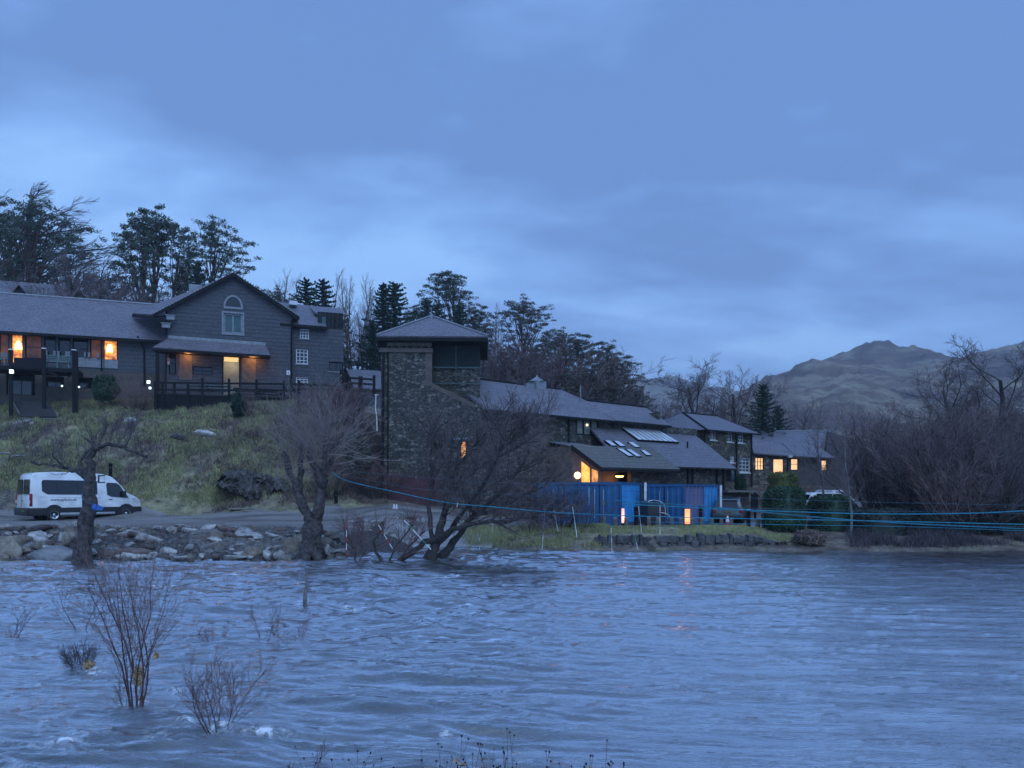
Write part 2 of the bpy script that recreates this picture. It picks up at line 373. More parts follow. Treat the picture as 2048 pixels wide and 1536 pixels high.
def terrain_mat():
    m, nt, b = newmat('hillside_ground'); co = objco(nt)
    def attr(n): a = nn(nt, 'ShaderNodeAttribute', attribute_name=n); return a.outputs['Fac']
    n1 = noise_tex(nt, co, .22, 6, .62, .4); n2 = noise_tex(nt, co, 1.6, 7, .68); n3 = noise_tex(nt, co, 7, 5, .7)
    grass = ramp(nt, n2, [(.3, (.10, .088, .062)), (.48, (.22, .20, .115)), (.62, (.34, .30, .18)), (.75, (.40, .34, .25))])
    earth = ramp(nt, n2, [(.3, (.055, .042, .040)), (.5, (.15, .115, .095)), (.72, (.26, .215, .18))])
    rock = ramp(nt, n3, [(.35, (.03, .03, .032)), (.6, (.11, .105, .10)), (.75, (.24, .23, .22))])
    f1 = ramp(nt, n1, [(.44, (0, 0, 0)), (.56, (1, 1, 1))])
    col = mixc(nt, math_(nt, 'MULTIPLY', f1, .75), grass, earth)
    n4 = noise_tex(nt, co, .55, 7, .7, .2)
    f2 = ramp(nt, n4, [(.58, (0, 0, 0)), (.66, (1, 1, 1))])
    col = mixc(nt, math_(nt, 'MULTIPLY', f2, .8), col, rock)
    col = mixc(nt, attr('brown'), col, earth)
    col = mixc(nt, attr('stony'), col, rock)
    col = mixc(nt, .5, col, ramp(nt, n3, [(.3, (.55, .55, .55)), (.7, (1.35, 1.35, 1.35))]), 'MULTIPLY')
    nt.links.new(col, b.inputs['Base Color']); b.inputs['Roughness'].default_value = .92; b.inputs['Specular IOR Level'].default_value = .2
    h = math_(nt, 'ADD', math_(nt, 'MULTIPLY', n2, 1.0), math_(nt, 'MULTIPLY', n3, .5)); bump(nt, b, h, 1.0, .18); return m
def build_terrain():
    pxs = np.concatenate([np.linspace(-600, -80, 20, endpoint=False), np.linspace(-80, 2130, 430), np.linspace(2160, 2900, 18)])
    ds = np.concatenate([np.linspace(24, 66, 190), np.geomspace(67, 700, 50)])
    D, P = np.meshgrid(ds, pxs, indexing='ij'); X = (P - CX) / F * D
    Z = hbase(X, D) + relief(X, D)
    o = grid_mesh('ground', X, D, Z, terrain_mat()); tag(o, kind='structure')
    br = np.clip((P - 470) / 130, 0, 1) * np.clip((D - 43) / 3, 0, 1) * np.clip((900 - P) / 60, 0, 1)
    br = np.maximum(br, np.clip((D - 62) / 6, 0, 1)); br = np.maximum(br, np.clip((P - 1540) / 60, 0, 1) * .8)
    br = np.maximum(br, (P > 1000) * np.clip((34.6 - D) / .5, 0, 1)); br = np.maximum(br, ((P > 1440) & (D > 55) & (D < 66)) * 1.0)
    br = br * (.5 + .8 * fbm(X * .6, D * .6, 3)); setattr_col(o.data, 'brown', np.clip(br, 0, 1))
    st = np.clip((31.5 - D) / 1.0, 0, 1) * (P < 760); st = np.maximum(st, np.clip((P - 640) / 40, 0, 1) * np.clip((1000 - P) / 30, 0, 1) * np.clip((38 - D) / 2, 0, 1))
    gp = np.clip((200 - P) / 80, 0, 1) * np.clip((D - 50) / 1, 0, 1) * np.clip((58 - D) / 1, 0, 1) * np.clip(fbm(X * .5, D * .7, 3) * 4 - 1.6, 0, 1)
    setattr_col(o.data, 'stony', np.clip(np.maximum(st, gp * .8), 0, 1))
    # near bank under the camera
    xs = np.linspace(-14, 14, 90); ys = np.linspace(-6, 6.2, 40); Y2, X2 = np.meshgrid(ys, xs, indexing='ij')
    Z2 = np.interp(Y2, [-6, 3, 4.6, 6.2], [1.0, .85, .25, -.6]) + (fbm(X2 * 1.3, Y2 * 1.3, 3) - .5) * .25
    o2 = grid_mesh('near_bank', X2, Y2, Z2, o.data.materials[0]); tag(o2, kind='structure'); setattr_col(o2.data, 'brown', np.full(X2.shape, .3)); setattr_col(o2.data, 'stony', np.zeros(X2.shape))
build_terrain()
def sheet(name, spans, mat, lift=.03, sub=26, wob=.5):
    """ground-hugging sheet between near/far distances along pixel columns"""
    pk = [s[0] for s in spans]; pxs = np.linspace(pk[0], pk[-1], int((pk[-1] - pk[0]) / 6) + 2)
    nr = np.interp(pxs, pk, [s[1] for s in spans]) + (vn(pxs * .035, pxs * 0 + 3.3) - .5) * wob; fr = np.interp(pxs, pk, [s[2] for s in spans]) + (vn(pxs * .03, pxs * 0 + 8.3) - .5) * wob
    T = np.linspace(0, 1, sub)[:, None]; D = nr[None] * (1 - T) + fr[None] * T; X = (pxs[None] - CX) / F * D
    Z = hbase(X, D) + relief(X, D) + lift
    e = np.minimum(T, 1 - T) * 2 * np.ones_like(D); Z = Z - np.clip(.06 - e * .5, 0, .06)
    return tag(grid_mesh(name, X, D, Z, mat), kind='structure')
def road_mat(name, a, b_, c):
    m, nt, b = newmat(name); co = objco(nt)
    mp = nn(nt, 'ShaderNodeMapping'); nt.links.new(co, mp.inputs[0]); mp.inputs['Scale'].default_value = (.35, 1.4, 1)
    n1 = noise_tex(nt, mp.outputs[0], .7, 6, .6); n2 = noise_tex(nt, co, 14, 4, .7)
    col = ramp(nt, n1, [(.35, a), (.52, b_), (.68, c)])
    col = mixc(nt, .45, col, ramp(nt, n2, [(.35, (.5, .5, .5)), (.65, (1.4, 1.4, 1.4))]), 'MULTIPLY')
    nt.links.new(col, b.inputs['Base Color']); nt.links.new(ramp(nt, n1, [(.4, (.35, .35, .35)), (.6, (.8, .8, .8))]), b.inputs['Roughness'])
    bump(nt, b, n2, .5, .03); return m
M['road'] = road_mat('wet_gravel_road', (.11, .095, .085), (.18, .165, .15), (.24, .22, .205))
M['tarmac'] = road_mat('wet_tarmac', (.07, .07, .075), (.12, .12, .125), (.18, .18, .185))
M['concrete'] = road_mat('slipway_concrete', (.20, .19, .18), (.28, .265, .25), (.34, .32, .30))
sheet('road', [(-600, 31.2, 42), (0, 31.2, 44.6), (280, 31.3, 44.6), (400, 31.3, 43.6), (560, 31.4, 42.3), (700, 32.2, 42.8), (780, 36.2, 43), (900, 38.2, 43.5), (1010, 38.6, 44.2)], M['road'], .045)
sheet('car_park', [(1010, 38.7, 44), (1100, 38.6, 49), (1200, 38.6, 50), (1400, 38.6, 56), (1520, 38.6, 57.5), (1580, 39, 57)], M['tarmac'], .045, 30)
sheet('slipway', [(768, 33.9, 36.6), (850, 32.9, 38.7), (930, 32.9, 38.9), (985, 33.6, 37)], M['concrete'], .055, 20, .3)
sheet('path', [(-300, 50.5, 52), (-60, 51.5, 52.6), (60, 53.3, 54.2), (118, 54.3, 55)], M['concrete'], .06, 6, .3)

# ---------------- water ----------------
def water_mat():
    m, nt, b = newmat('river_water'); co = objco(nt)
    b.inputs['Roughness'].default_value = .07; b.inputs['IOR'].default_value = 1.5; b.inputs['Specular IOR Level'].default_value = .5
    mp = nn(nt, 'ShaderNodeMapping'); nt.links.new(co, mp.inputs[0]); mp.inputs['Scale'].default_value = (.5, 1.5, 1)
    n1 = noise_tex(nt, mp.outputs[0], 1.1, 8, .66, .6); n2 = noise_tex(nt, mp.outputs[0], 5.5, 6, .65, .4); n3 = noise_tex(nt, co, 9, 6, .7, .5); n4 = noise_tex(nt, mp.outputs[0], 17, 4, .6, .3)
    a = nn(nt, 'ShaderNodeAttribute', attribute_name='foam')
    fo = math_(nt, 'MULTIPLY', a.outputs['Fac'], ramp(nt, n3, [(.44, (0, 0, 0)), (.60, (1, 1, 1))]))
    base = ramp(nt, n1, [(.35, (.035, .042, .045)), (.65, (.080, .085, .086))])
    nt.links.new(mixc(nt, fo, base, (.72, .75, .78)), b.inputs['Base Color'])
    nt.links.new(math_(nt, 'ADD', math_(nt, 'MULTIPLY', fo, .6), .07), b.inputs['Roughness'])
    h = math_(nt, 'ADD', math_(nt, 'MULTIPLY', n1, 1.0), math_(nt, 'ADD', math_(nt, 'MULTIPLY', n2, .36), math_(nt, 'MULTIPLY', n4, .14))); bump(nt, b, h, .85, .06)
    bn = b.inputs['Normal'].links[0].from_socket
    lw = nn(nt, 'ShaderNodeFresnel'); lw.inputs['IOR'].default_value = 1.36; nt.links.new(bn, lw.inputs['Normal'])
    fac = ramp(nt, lw.outputs[0], [(.02, (.05, .05, .05)), (.055, (.34, .34, .34)), (.12, (.90, .90, .90)), (.25, (1, 1, 1))])
    fac = math_(nt, 'MULTIPLY', fac, math_(nt, 'SUBTRACT', 1.0, math_(nt, 'MULTIPLY', fo, .8)))
    gl = nn(nt, 'ShaderNodeBsdfGlossy'); gl.inputs['Color'].default_value = (.97, .98, 1, 1); gl.inputs['Roughness'].default_value = .075; nt.links.new(bn, gl.inputs['Normal'])
    ms = nn(nt, 'ShaderNodeMixShader'); nt.links.new(fac, ms.inputs[0]); nt.links.new(b.outputs[0], ms.inputs[1]); nt.links.new(gl.outputs[0], ms.inputs[2])
    b.inputs['Specular IOR Level'].default_value = 0.0; nt.links.new(ms.outputs[0], [n for n in nt.nodes if n.type == 'OUTPUT_MATERIAL'][0].inputs[0]); return m
M['water'] = water_mat()
FOAM = [  # (px, py, half width px, half height px) places where the photo shows white water
 (185,1342,26,9),(348,1385,24,8),(285,1415,18,7),(440,1470,22,9),(90,1448,10,9),(322,1178,46,4),(110,1182,40,5),(470,1154,18,5),(205,1162,14,7),(60,1505,60,7),(130,1498,30,6),(530,1473,46,6),(315,1475,26,8),(370,1452,20,8),
 (890,1470,10,3),(900,1160,34,3),(1010,1168,20,2),(700,1215,14,2),(170,1250,16,3)]
def build_water():
    ds = np.concatenate([np.geomspace(4.2, 36, 640), np.array([38, 42, 48])])
    pxs = np.concatenate([np.linspace(-900, -60, 50, endpoint=False), np.linspace(-60, 2110, 760), np.linspace(2140, 3000, 40)])
    D, P = np.meshgrid(ds, pxs, indexing='ij'); X = (P - CX) / F * D
    # current: long low swells across the view, rougher on the left, smoother on the right
    rough = np.interp(P, [-200, 300, 900, 1300, 1700, 2300], [1.4, 1.45, 1.5, .62, .34, .34])
    ang = -.10; U = X * cos(ang) + D * sin(ang); V = -X * sin(ang) + D * cos(ang)
    wv = (1 - np.abs(2 * fbm(U * .42 + 3, V * 1.15 + 1, 3, .5) - 1)) ** 2 * .065
    wv += (fbm(U * .22 + 9, V * .6, 3) - .5) * .16
    gust = .55 + .9 * fbm(U * .16 + 31, V * .3 + 7, 3)
    wv += (1 - np.abs(2 * fbm(U * .50 + 13, V * 3.1 + 4, 3, .5) - 1)) ** 3 * .060 * gust
    wv += (1 - np.abs(2 * fbm(U * 1.25 + 3, V * 6.6 + 14, 2, .5) - 1)) ** 2 * .020 * gust
    wv += (fbm(U * 4.5, V * 13, 2) - .5) * .010 * gust
    boil = np.exp(-(((P - 1050) / 330.) ** 2) - (((D - 17.5) / 4.2) ** 2))
    Z = wv * (rough + .55 * boil); Z -= Z.mean()
    foam = np.zeros_like(Z)
    for fx, fy, a, b in FOAM:
        d0 = EYE * F / (fy - HZ); d1 = EYE * F / (fy + b - HZ)
        foam = np.maximum(foam, np.exp(-((P - fx) / a) ** 2 - ((D - d0) / max(.05, (d0 - d1))) ** 2) * 1.3)
    crest = np.clip((wv - np.quantile(wv, .985)) * 22, 0, 1) * np.interp(P, [-300, 500, 1100, 1500], [.7, .35, .1, .0]) * (vn(X * .8, D * 1.1) > .62)
    foam = np.clip(np.maximum(foam, crest * .7), 0, 1)
    Z += foam * .03
    o = grid_mesh('river_water', X, D, Z, M['water']); tag(o, kind='structure'); setattr_col(o.data, 'foam', foam)
build_water()

# ---------------- hills ----------------
def hill_mat():
    m, nt, b = newmat('moorland'); co = objco(nt)
    mp = nn(nt, 'ShaderNodeMapping'); nt.links.new(co, mp.inputs[0]); mp.inputs['Scale'].default_value = (.6, .6, 2.6); mp.inputs['Rotation'].default_value = (0, radians(-8), 0)
    n1 = noise_tex(nt, mp.outputs[0], .012, 8, .62, .5); n2 = noise_tex(nt, co, .035, 8, .75)
    col = ramp(nt, n1, [(.30, (.035, .028, .034)), (.44, (.11, .078, .072)), (.52, (.15, .112, .090)), (.57, (.24, .205, .145)), (.62, (.15, .10, .085)), (.75, (.055, .05, .048))])
    col = mixc(nt, .5, col, ramp(nt, n2, [(.35, (.5, .5, .5)), (.65, (1.4, 1.4, 1.4))]), 'MULTIPLY')
    nt.links.new(col, b.inputs['Base Color']); b.inputs['Roughness'].default_value = .95; b.inputs['Specular IOR Level'].default_value = .1
    bump(nt, b, n1, .8, 8); return m
M['hill'] = hill_mat()
def hill(name, prof, dr, d0, base, seed, nx=260, ny=70):
    pxs = np.linspace(prof[0][0], prof[-1][0], nx); ry = np.interp(pxs, [p[0] for p in prof], [p[1] for p in prof])
    T = np.linspace(0, 1.35, ny)[:, None]; D = d0 + (dr - d0) * T * np.ones((1, nx)); P = np.ones_like(T) * pxs[None]
    X = (P - CX) / F * D; zr = EYE + (HZ - ry) / F * dr
    t = np.clip(T, 0, 1); up = t ** .85 * (1 - np.clip(T - 1, 0, 1) * 1.6)
    Z = base + (zr[None] - base) * up
    sc = 7.0 / dr * 1.6
    rl = (fbm(X * sc + seed, D * sc + seed * 2, 5, .55) - .5) * (dr * .045) * np.minimum(1, T * 3) * (1 - np.exp(-((T - 1) / .08) ** 2) * .75)
    Z = Z + rl + (fbm(X * sc * 9, D * sc * 9, 3) - .5) * dr * .010
    return tag(grid_mesh(name, X, D, Z, M['hill']), kind='structure')
hill('far_hill', [(1080, 800), (1180, 778), (1240, 762), (1275, 757), (1305, 755), (1335, 760), (1360, 772), (1420, 782), (1500, 790), (1650, 800)], 1900, 800, 10, 3)
hill('hill', [(1440, 805), (1500, 778), (1535, 760), (1560, 755), (1580, 750), (1610, 738), (1640, 727), (1662, 716), (1690, 707), (1712, 700), (1735, 697), (1758, 698), (1780, 704), (1800, 714), (1815, 713), (1835, 708), (1862, 706), (1880, 708), (1900, 719), (1915, 722), (1945, 712), (1965, 703), (1985, 700), (2010, 694), (2048, 685), (2120, 672), (2300, 650), (2600, 640), (3000, 700)], 1050, 330, 8, 11, 420, 110)

# ================= BUILDINGS =================
class Fr:
    def __init__(s, px, d, deg, zb=0):
        s.o = Vector(((px - CX) / F * d, d, zb)); s.a = radians(deg); s.u = Vector((cos(s.a), sin(s.a), 0)); s.w = Vector((-sin(s.a), cos(s.a), 0))
    def hit(s, px, py, v=0.0):
        r = Vector(((px - CX) / F, 1, (HZ - py) / F)); O2 = s.o + s.w * v
        t = (O2.x * s.w.x + O2.y * s.w.y) / (r.x * s.w.x + r.y * s.w.y); q = r * t + Vector((0, 0, EYE)) - s.o
        return (q.x * s.u.x + q.y * s.u.y, q.z)
    def p(s, px, py, v=0.0):
        a, z = s.hit(px, py, v); return Vector((a, v, z))
    def s_at(s, px, v=0.0): return s.hit(px, 900, v)[0]
    def world(s, q): return s.o + s.u * q[0] + s.w * q[1] + Vector((0, 0, q[2]))
    def local(s, q):
        d = q - s.o; return Vector((d.dot(s.u), d.dot(s.w), d.z))
    def rect(s, x0, y0, x1, y1, v=0.0):
        """pixel box -> s0,s1,z0,z1 on the plane v"""
        a0, _ = s.hit(x0, y1, v); a1, _ = s.hit(x1, y1, v); xm = (x0 + x1) / 2
        return (a0, a1, s.hit(xm, y1, v)[1], s.hit(xm, y0, v)[1])
def wall(mb, s0, s1, z0, z1, v, holes=(), th=.3, rev=.2):
    xs = sorted({s0, s1, *[h[0] for h in holes], *[h[1] for h in holes]}); zs = sorted({z0, z1, *[h[2] for h in holes], *[h[3] for h in holes]})
    xs = [x for x in xs if s0 <= x <= s1]; zs = [z for z in zs if z0 <= z <= z1]
    for i in range(len(xs) - 1):
        for j in range(len(zs) - 1):
            cx = (xs[i] + xs[i + 1]) / 2; cz = (zs[j] + zs[j + 1]) / 2
            if any(h[0] < cx < h[1] and h[2] < cz < h[3] for h in holes): continue
            mb.poly([(xs[i], v, zs[j]), (xs[i + 1], v, zs[j]), (xs[i + 1], v, zs[j + 1]), (xs[i], v, zs[j + 1])])
    for a, b, c, d in holes:
        r = v + rev
        mb.poly([(a, v, c), (a, v, d), (a, r, d), (a, r, c)]); mb.poly([(b, v, c), (b, r, c), (b, r, d), (b, v, d)])
        mb.poly([(a, v, c), (a, r, c), (b, r, c), (b, v, c)]); mb.poly([(a, v, d), (b, v, d), (b, r, d), (a, r, d)])
    t = v + th
    mb.poly([(s0, v, z0), (s0, v, z1), (s0, t, z1), (s0, t, z0)]); mb.poly([(s1, v, z0), (s1, t, z0), (s1, t, z1), (s1, v, z1)])
    mb.poly([(s0, v, z1), (s1, v, z1), (s1, t, z1), (s0, t, z1)])
def window(root, r, v, frame, pane, nx=2, ny=2, fr=.06, bar=.028, dep=.15, sill=None, label=None, name='window'):
    a, b, c, d = r; f0, f1 = v + dep - .07, v + dep + .02; mb = MB()
    mb.box((a, f0, c), (a + fr, f1, d)); mb.box((b - fr, f0, c), (b, f1, d))
    mb.box((a + fr, f0, c), (b - fr, f1, c + fr)); mb.box((a + fr, f0, d - fr), (b - fr, f1, d))
    for i in range(1, nx):
        x = a + (b - a) * i / nx; mb.box((x - bar / 2, f0 + .02, c + fr), (x + bar / 2, f1 - .012, d - fr))
    for j in range(1, ny):
        z = c + (d - c) * j / ny; mb.box((a + fr, f0 + .026, z - bar / 2), (b - fr, f1 - .016, z + bar / 2))
    w_ = mb.build(name, frame, root)
    if label: w_['label'] = label
    g = MB(); g.poly([(a + fr * .5, v + dep, c + fr * .5), (b - fr * .5, v + dep, c + fr * .5), (b - fr * .5, v + dep, d - fr * .5), (a + fr * .5, v + dep, d - fr * .5)]); g.build('pane', pane, w_)
    if sill:
        s_ = MB(); s_.box((a - .08, v - .07, c - .09), (b + .08, v + .1, c - .003)); s_.build('sill', sill, w_)
    return w_
def bld(name, label, cat, fr): return thing(name, label, cat, tuple(fr.o), fr.a)
def part(root, name, mb, mat, uv=True, smooth=False, label=None):
    o = mb.build(name, mat, root, uv=uv, smooth=smooth)
    if label: o['label'] = label
    return o
def pipe(root, pts, r=.05, mat=None):
    mb = MB(); mb.tube(pts, r, 8); return part(root, 'drainpipe', mb, mat or M['dark'], uv=False, smooth=True)
def point(name, loc, e, color, r=.08, parent=None):
    l = bpy.data.lights.new(name, 'POINT'); l.energy = e; l.color = color; l.shadow_soft_size = r
    o = bpy.data.objects.new(name, l); C.objects.link(o); o.location = loc
    if parent: o.parent = parent
    return o
WARM = (1, .42, .12)

# ---- left wing (restaurant) ----
LW = Fr(0, 56, 20, 8.8)
t = bld('restaurant_wing', 'long low slate-roofed wing at the left with lamplit picture windows above a balcony', 'building', LW)
sR = LW.s_at(331, 0); hL = lambda x0, y0, x1, y1, v=0: LW.rect(x0, y0, x1, y1, v)
zE = LW.hit(0, 661, -.6)[1]; zR = LW.hit(60, 591, 5)[1]
mb = MB(); z_fl = LW.hit(150, 740, 0)[1]
wins = []; ys = [(-70, -6), (-2, 18), (22, 46), (50, 84), (88, 112), (116, 141), (145, 176), (180, 203), (207, 235)]
for x0, x1 in ys:
    sl_ = .062; yt = 665 + x0 * sl_ + 2; yb = 716 + x0 * sl_ * .35
    if x1 < 84: yb = 727
    wins.append(hL(x0, yt, x1, yb))
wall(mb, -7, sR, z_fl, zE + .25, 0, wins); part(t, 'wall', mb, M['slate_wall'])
mb = MB(); lows = [hL(12, 745, 70, 790, .004), hL(92, 753, 128, 774, .004), hL(156, 755, 187, 777, .004)]
wall(mb, -7, sR, -1.0, z_fl - .02, .004, lows, rev=.35); part(t, 'wall', mb, M['tan'], label='brown rendered lower wall')
mats = ['win_dim', 'win_dim', 'win_warm', 'win_dim', 'glass', 'glass', 'glass', 'win_dim', 'win_warm']
for i, (r, k) in enumerate(zip(wins, mats)):
    window(t, r, 0, M['dark'], M[k], 1, 2 if i in (3, 6) else 1, fr=.07, label='picture window glowing orange' if k == 'win_warm' else None)
for r in lows: window(t, r, .004, M['dark'], M['glass'], 2, 1, dep=.3)
# pale panels under the window band
mb = MB(); a, b, c, d = hL(155, 716, 207, 735); mb.box((a, -.06, c), (b, -.003, d)); a, b, c, d = hL(209, 720, 236, 737); mb.box((a, -.06, c), (b, -.003, d)); part(t, 'spandrel_panel', mb, M['grey_trim'])
mb = MB(); s0 = -7.5; s1 = LW.s_at(331, -.6)
mb.slab([(s0, -.6, zE), (s1, -.6, zE), (s1, 5, zR), (s0, 5, zR)], .14); part(t, 'roof', mb, M['slate_roof'])
mb = MB(); mb.slab([(s1, 10.6, zE), (s0, 10.6, zE), (s0, 5.002, zR), (s1, 5.002, zR)], .14); part(t, 'roof', mb, M['slate_roof'])
mb = MB(); mb.box((s0, -.72, zE - .22), (s1, -.6, zE - .03)); part(t, 'gutter', mb, M['dark'])
mb = MB(); mb.slab([(s0, -.60, zE - .16), (s0, .0, zE + .12), (s1, .0, zE + .12), (s1, -.60, zE - .16)], .03); part(t, 'soffit', mb, M['dark'])
mb = MB(); mb.tube([(s0, 5, zR + .03), (s1, 5, zR + .03)], .09, 8); part(t, 'ridge', mb, M['lead'])
mb = MB(); mb.box((sR - .2, .3, -1), (sR, 10, zE)); mb.box((-7, .3, -1), (-6.8, 10, zE)); mb.box((-7, 9.7, -1), (sR, 10, zE)); part(t, 'wall', mb, M['slate_wall'])
pipe(t, [LW.p(275, 672, -.5), LW.p(288, 697, -.12), LW.p(289, 775, -.12)], .06)
pipe(t, [LW.p(203, 668, -.15), LW.p(203, 742, -.15)], .05)
# table lamps behind the glass are things; two bright lamps
for i, (x, y) in enumerate(((37, 691), (219, 697))):
    q = LW.p(x, y, .06); lt = thing('table_lamp', ('lit lamp with glowing shade in the orange window at the far left' if i == 0 else 'lit pale-shaded table lamp in the orange window at the wing right end'), 'lamp', LW.world(q - Vector((0, 0, .3))), LW.a)
    mb = MB(); mb.lathe([(.10, .0), (.10, .03), (.02, .05), (.02, .2)], 10); part(lt, 'stand', mb, M['deckwood'], uv=False)
    mb = MB(); mb.lathe([(.10, .60), (.21, .30), (.23, .02), (.2, .0)], 14); part(lt, 'lamp_shade', mb, M['lamp_warm'], uv=False, smooth=True)
# carafes/jugs on the sill of the window band
for i, x in enumerate((93, 109, 117, 133, 138, 170, 178, 196)):
    q = LW.p(x, 712 + (x - 90) * .045, -.12); o = MB(); k = .75 if i in (0, 5) else 1
    o.lathe([(.001, 0), (.10 * k, 0), (.11 * k, .1), (.085 * k, .33), (.10 * k, .40), (.001, .40)], 10)
    o = o.build('flower_pot' if i % 2 else 'jug', M['grey_trim'], None, smooth=True, loc=LW.world(q))
    tag(o, 'pale jug or pot in the row along the window sill of the wing', 'jug', 'pale jugs along the window sill'); o.name = 'jug'

# ---- rear block with small gabled vents ----
RB = Fr(0, 70, 20, 9.5)
t = bld('rear_block', 'slate roof of a taller block showing behind the wing, with two small dark triangular gablets', 'building', RB)
zE2 = RB.hit(0, 620, -.3)[1]
mb = MB(); A = RB.p(-60, 612, 0); B = RB.p(178, 620, 0); Cc = RB.p(138, 572, 5); D_ = RB.p(-60, 556, 5); mb.slab([A, B, Cc, D_], .15); part(t, 'roof', mb, M['slate_roof_b'])
mb = MB(); mb.slab([Cc, B, B + Vector((0, 10, 0)), Cc + Vector((0, .01, 0))], .15); part(t, 'roof', mb, M['slate_roof_b'])
mb = MB(); a = RB.s_at(-60); b = RB.s_at(176); mb.box((a, .3, 0), (b, 9.5, A.z - .3)); part(t, 'wall', mb, M['slate_wall'])
for x in (41, 160):
    q0 = RB.p(x, 575 + (8 if x > 100 else 0), -.0); q1 = RB.p(x - 14, 593 + (8 if x > 100 else 0), 0); q2 = RB.p(x + 14, 594 + (8 if x > 100 else 0), 0)
    gb = MB(); back = Vector((0, 3.5, 0)); front = Vector((0, -.3, 0))
    gb.slab([q1 + front, q2 + front, q0 + front], .3); g_ = part(t, 'gablet', gb, M['darkgreen'])
    rb = MB(); rb.slab([q0 + front * 2 + Vector((0, 0, .1)), q1 + front * 2 + Vector((-.15, 0, 0)), q1 + back + Vector((-.15, 0, 0)), q0 + back + Vector((0, 0, .1))], .1); rb.slab([q2 + front * 2 + Vector((.15, 0, 0)), q0 + front * 2 + Vector((0, 0, .1)), q0 + back + Vector((0, 0, .1)), q2 + back + Vector((.15, 0, 0))], .1)
    part(g_, 'gablet_roof', rb, M['slate_roof_b'])
for x, y in ((60, 580), (85, 583), (93, 584), (129, 573)):
    q = RB.p(x, y, 1.5); mb = MB(); mb.lathe([(.14, -.3), (.14, .25), (.2, .27), (.2, .33), (.001, .38)], 10, c=q); part(t, 'roof_vent', mb, M['lead'], uv=False)
# flat lead-edged roof joining behind
FL = Fr(165, 68, 20, 9.5)
t = bld('flat_roof_link', 'low link roof with a pale metal edge between rear block and gabled house', 'building', FL)
mb = MB(); a, b, c, d = FL.rect(165, 603, 285, 612); q = FL.p(165, 599, 0); q2 = FL.p(286, 607, 0); mb.slab([(q.x, 0, q.z - .25), (q2.x, 0, q2.z - .25), (q2.x, 0, q2.z), (q.x, 0, q.z)], 4); part(t, 'roof_edge', mb, M['lead'])
mb = MB(); mb.box((q.x, .3, 0), (q2.x, 4, q2.z - .26)); part(t, 'wall', mb, M['slate_wall'])

# ---- gabled slate house ----
GH = Fr(333, 58.2, 20, 8.6)
t = bld('gabled_house', 'dark slate-hung gabled house with an arched window above a long canopy and open lit doorway', 'building', GH); gable = t
s1 = GH.s_at(585); pk = GH.p(466, 553); zL = GH.hit(333, 616)[1]; zRt = GH.hit(585, 634)[1]; ze = min(zL, zRt)
holes = [GH.rect(447, 627, 485, 667), GH.rect(447, 713, 478, 792), GH.rect(385, 733, 425, 750), GH.rect(313, 702, 340, 748)]
holes[3] = (.15, GH.s_at(352), holes[3][2], holes[3][3])
holes.append(GH.rect(356, 703, 378, 752))
mb = MB(); wall(mb, 0, s1, -1, ze, 0, holes)
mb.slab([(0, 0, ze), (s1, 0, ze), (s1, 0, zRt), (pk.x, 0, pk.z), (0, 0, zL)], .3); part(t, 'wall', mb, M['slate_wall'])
mb = MB(); mb.box((0, .3, -1), (.25, 9, zL)); mb.box((s1 - .25, .3, -1), (s1, 9, zRt)); mb.box((0, 8.8, -1), (s1, 9, ze)); part(t, 'wall', mb, M['slate_wall'])
window(t, holes[0], 0, M['grey_trim'], M['green_glass'], 2, 1, fr=.13, bar=.1, label='white-framed window with green blinds')
# pale surround
def surround(root, r, v, w_, mat, proud=.05):
    a, b, c, d = r; mb = MB(); mb.box((a - w_, v - proud, c - w_), (a, v - .003, d + w_)); mb.box((b, v - proud, c - w_), (b + w_, v - .003, d + w_)); mb.box((a, v - proud, c - w_), (b, v - .003, c)); mb.box((a, v - proud, d), (b, v - .003, d + w_)); return part(root, 'window_surround', mb, mat)
surround(t, holes[0], 0, .13, M['grey_trim'])
# arched light
a, b, c, d = GH.rect(451, 594, 482, 614); cxm = (a + b) / 2; R = (b - a) / 2
mb = MB(); n = 14; out = [(cxm + (R + .14) * cos(pi * i / n), c + (R + .02) * 0 + (d - c + .14) * sin(pi * i / n)) for i in range(n + 1)]; inn = [(cxm + R * cos(pi * i / n), c + (d - c) * sin(pi * i / n)) for i in range(n + 1)]
for i in range(n):
    A, B, Cq, Dq = out[i], out[i + 1], inn[i + 1], inn[i]
    mb.slab([(A[0], -.07, A[1]), (B[0], -.07, B[1]), (Cq[0], -.07, Cq[1]), (Dq[0], -.07, Dq[1])][::-1], -.068) if False else mb.slab([(Dq[0], -.07, Dq[1]), (A[0], -.07, A[1]), (B[0], -.07, B[1]), (Cq[0], -.07, Cq[1])], .066)
mb.box((a - .14, -.07, c - .17), (b + .14, -.004, c - .002)); aw = part(t, 'arched_window', mb, M['grey_trim'])
mb = MB(); mb.poly([(x, -.02, z) for x, z in inn]); part(aw, 'pane', mb, M['glass'])
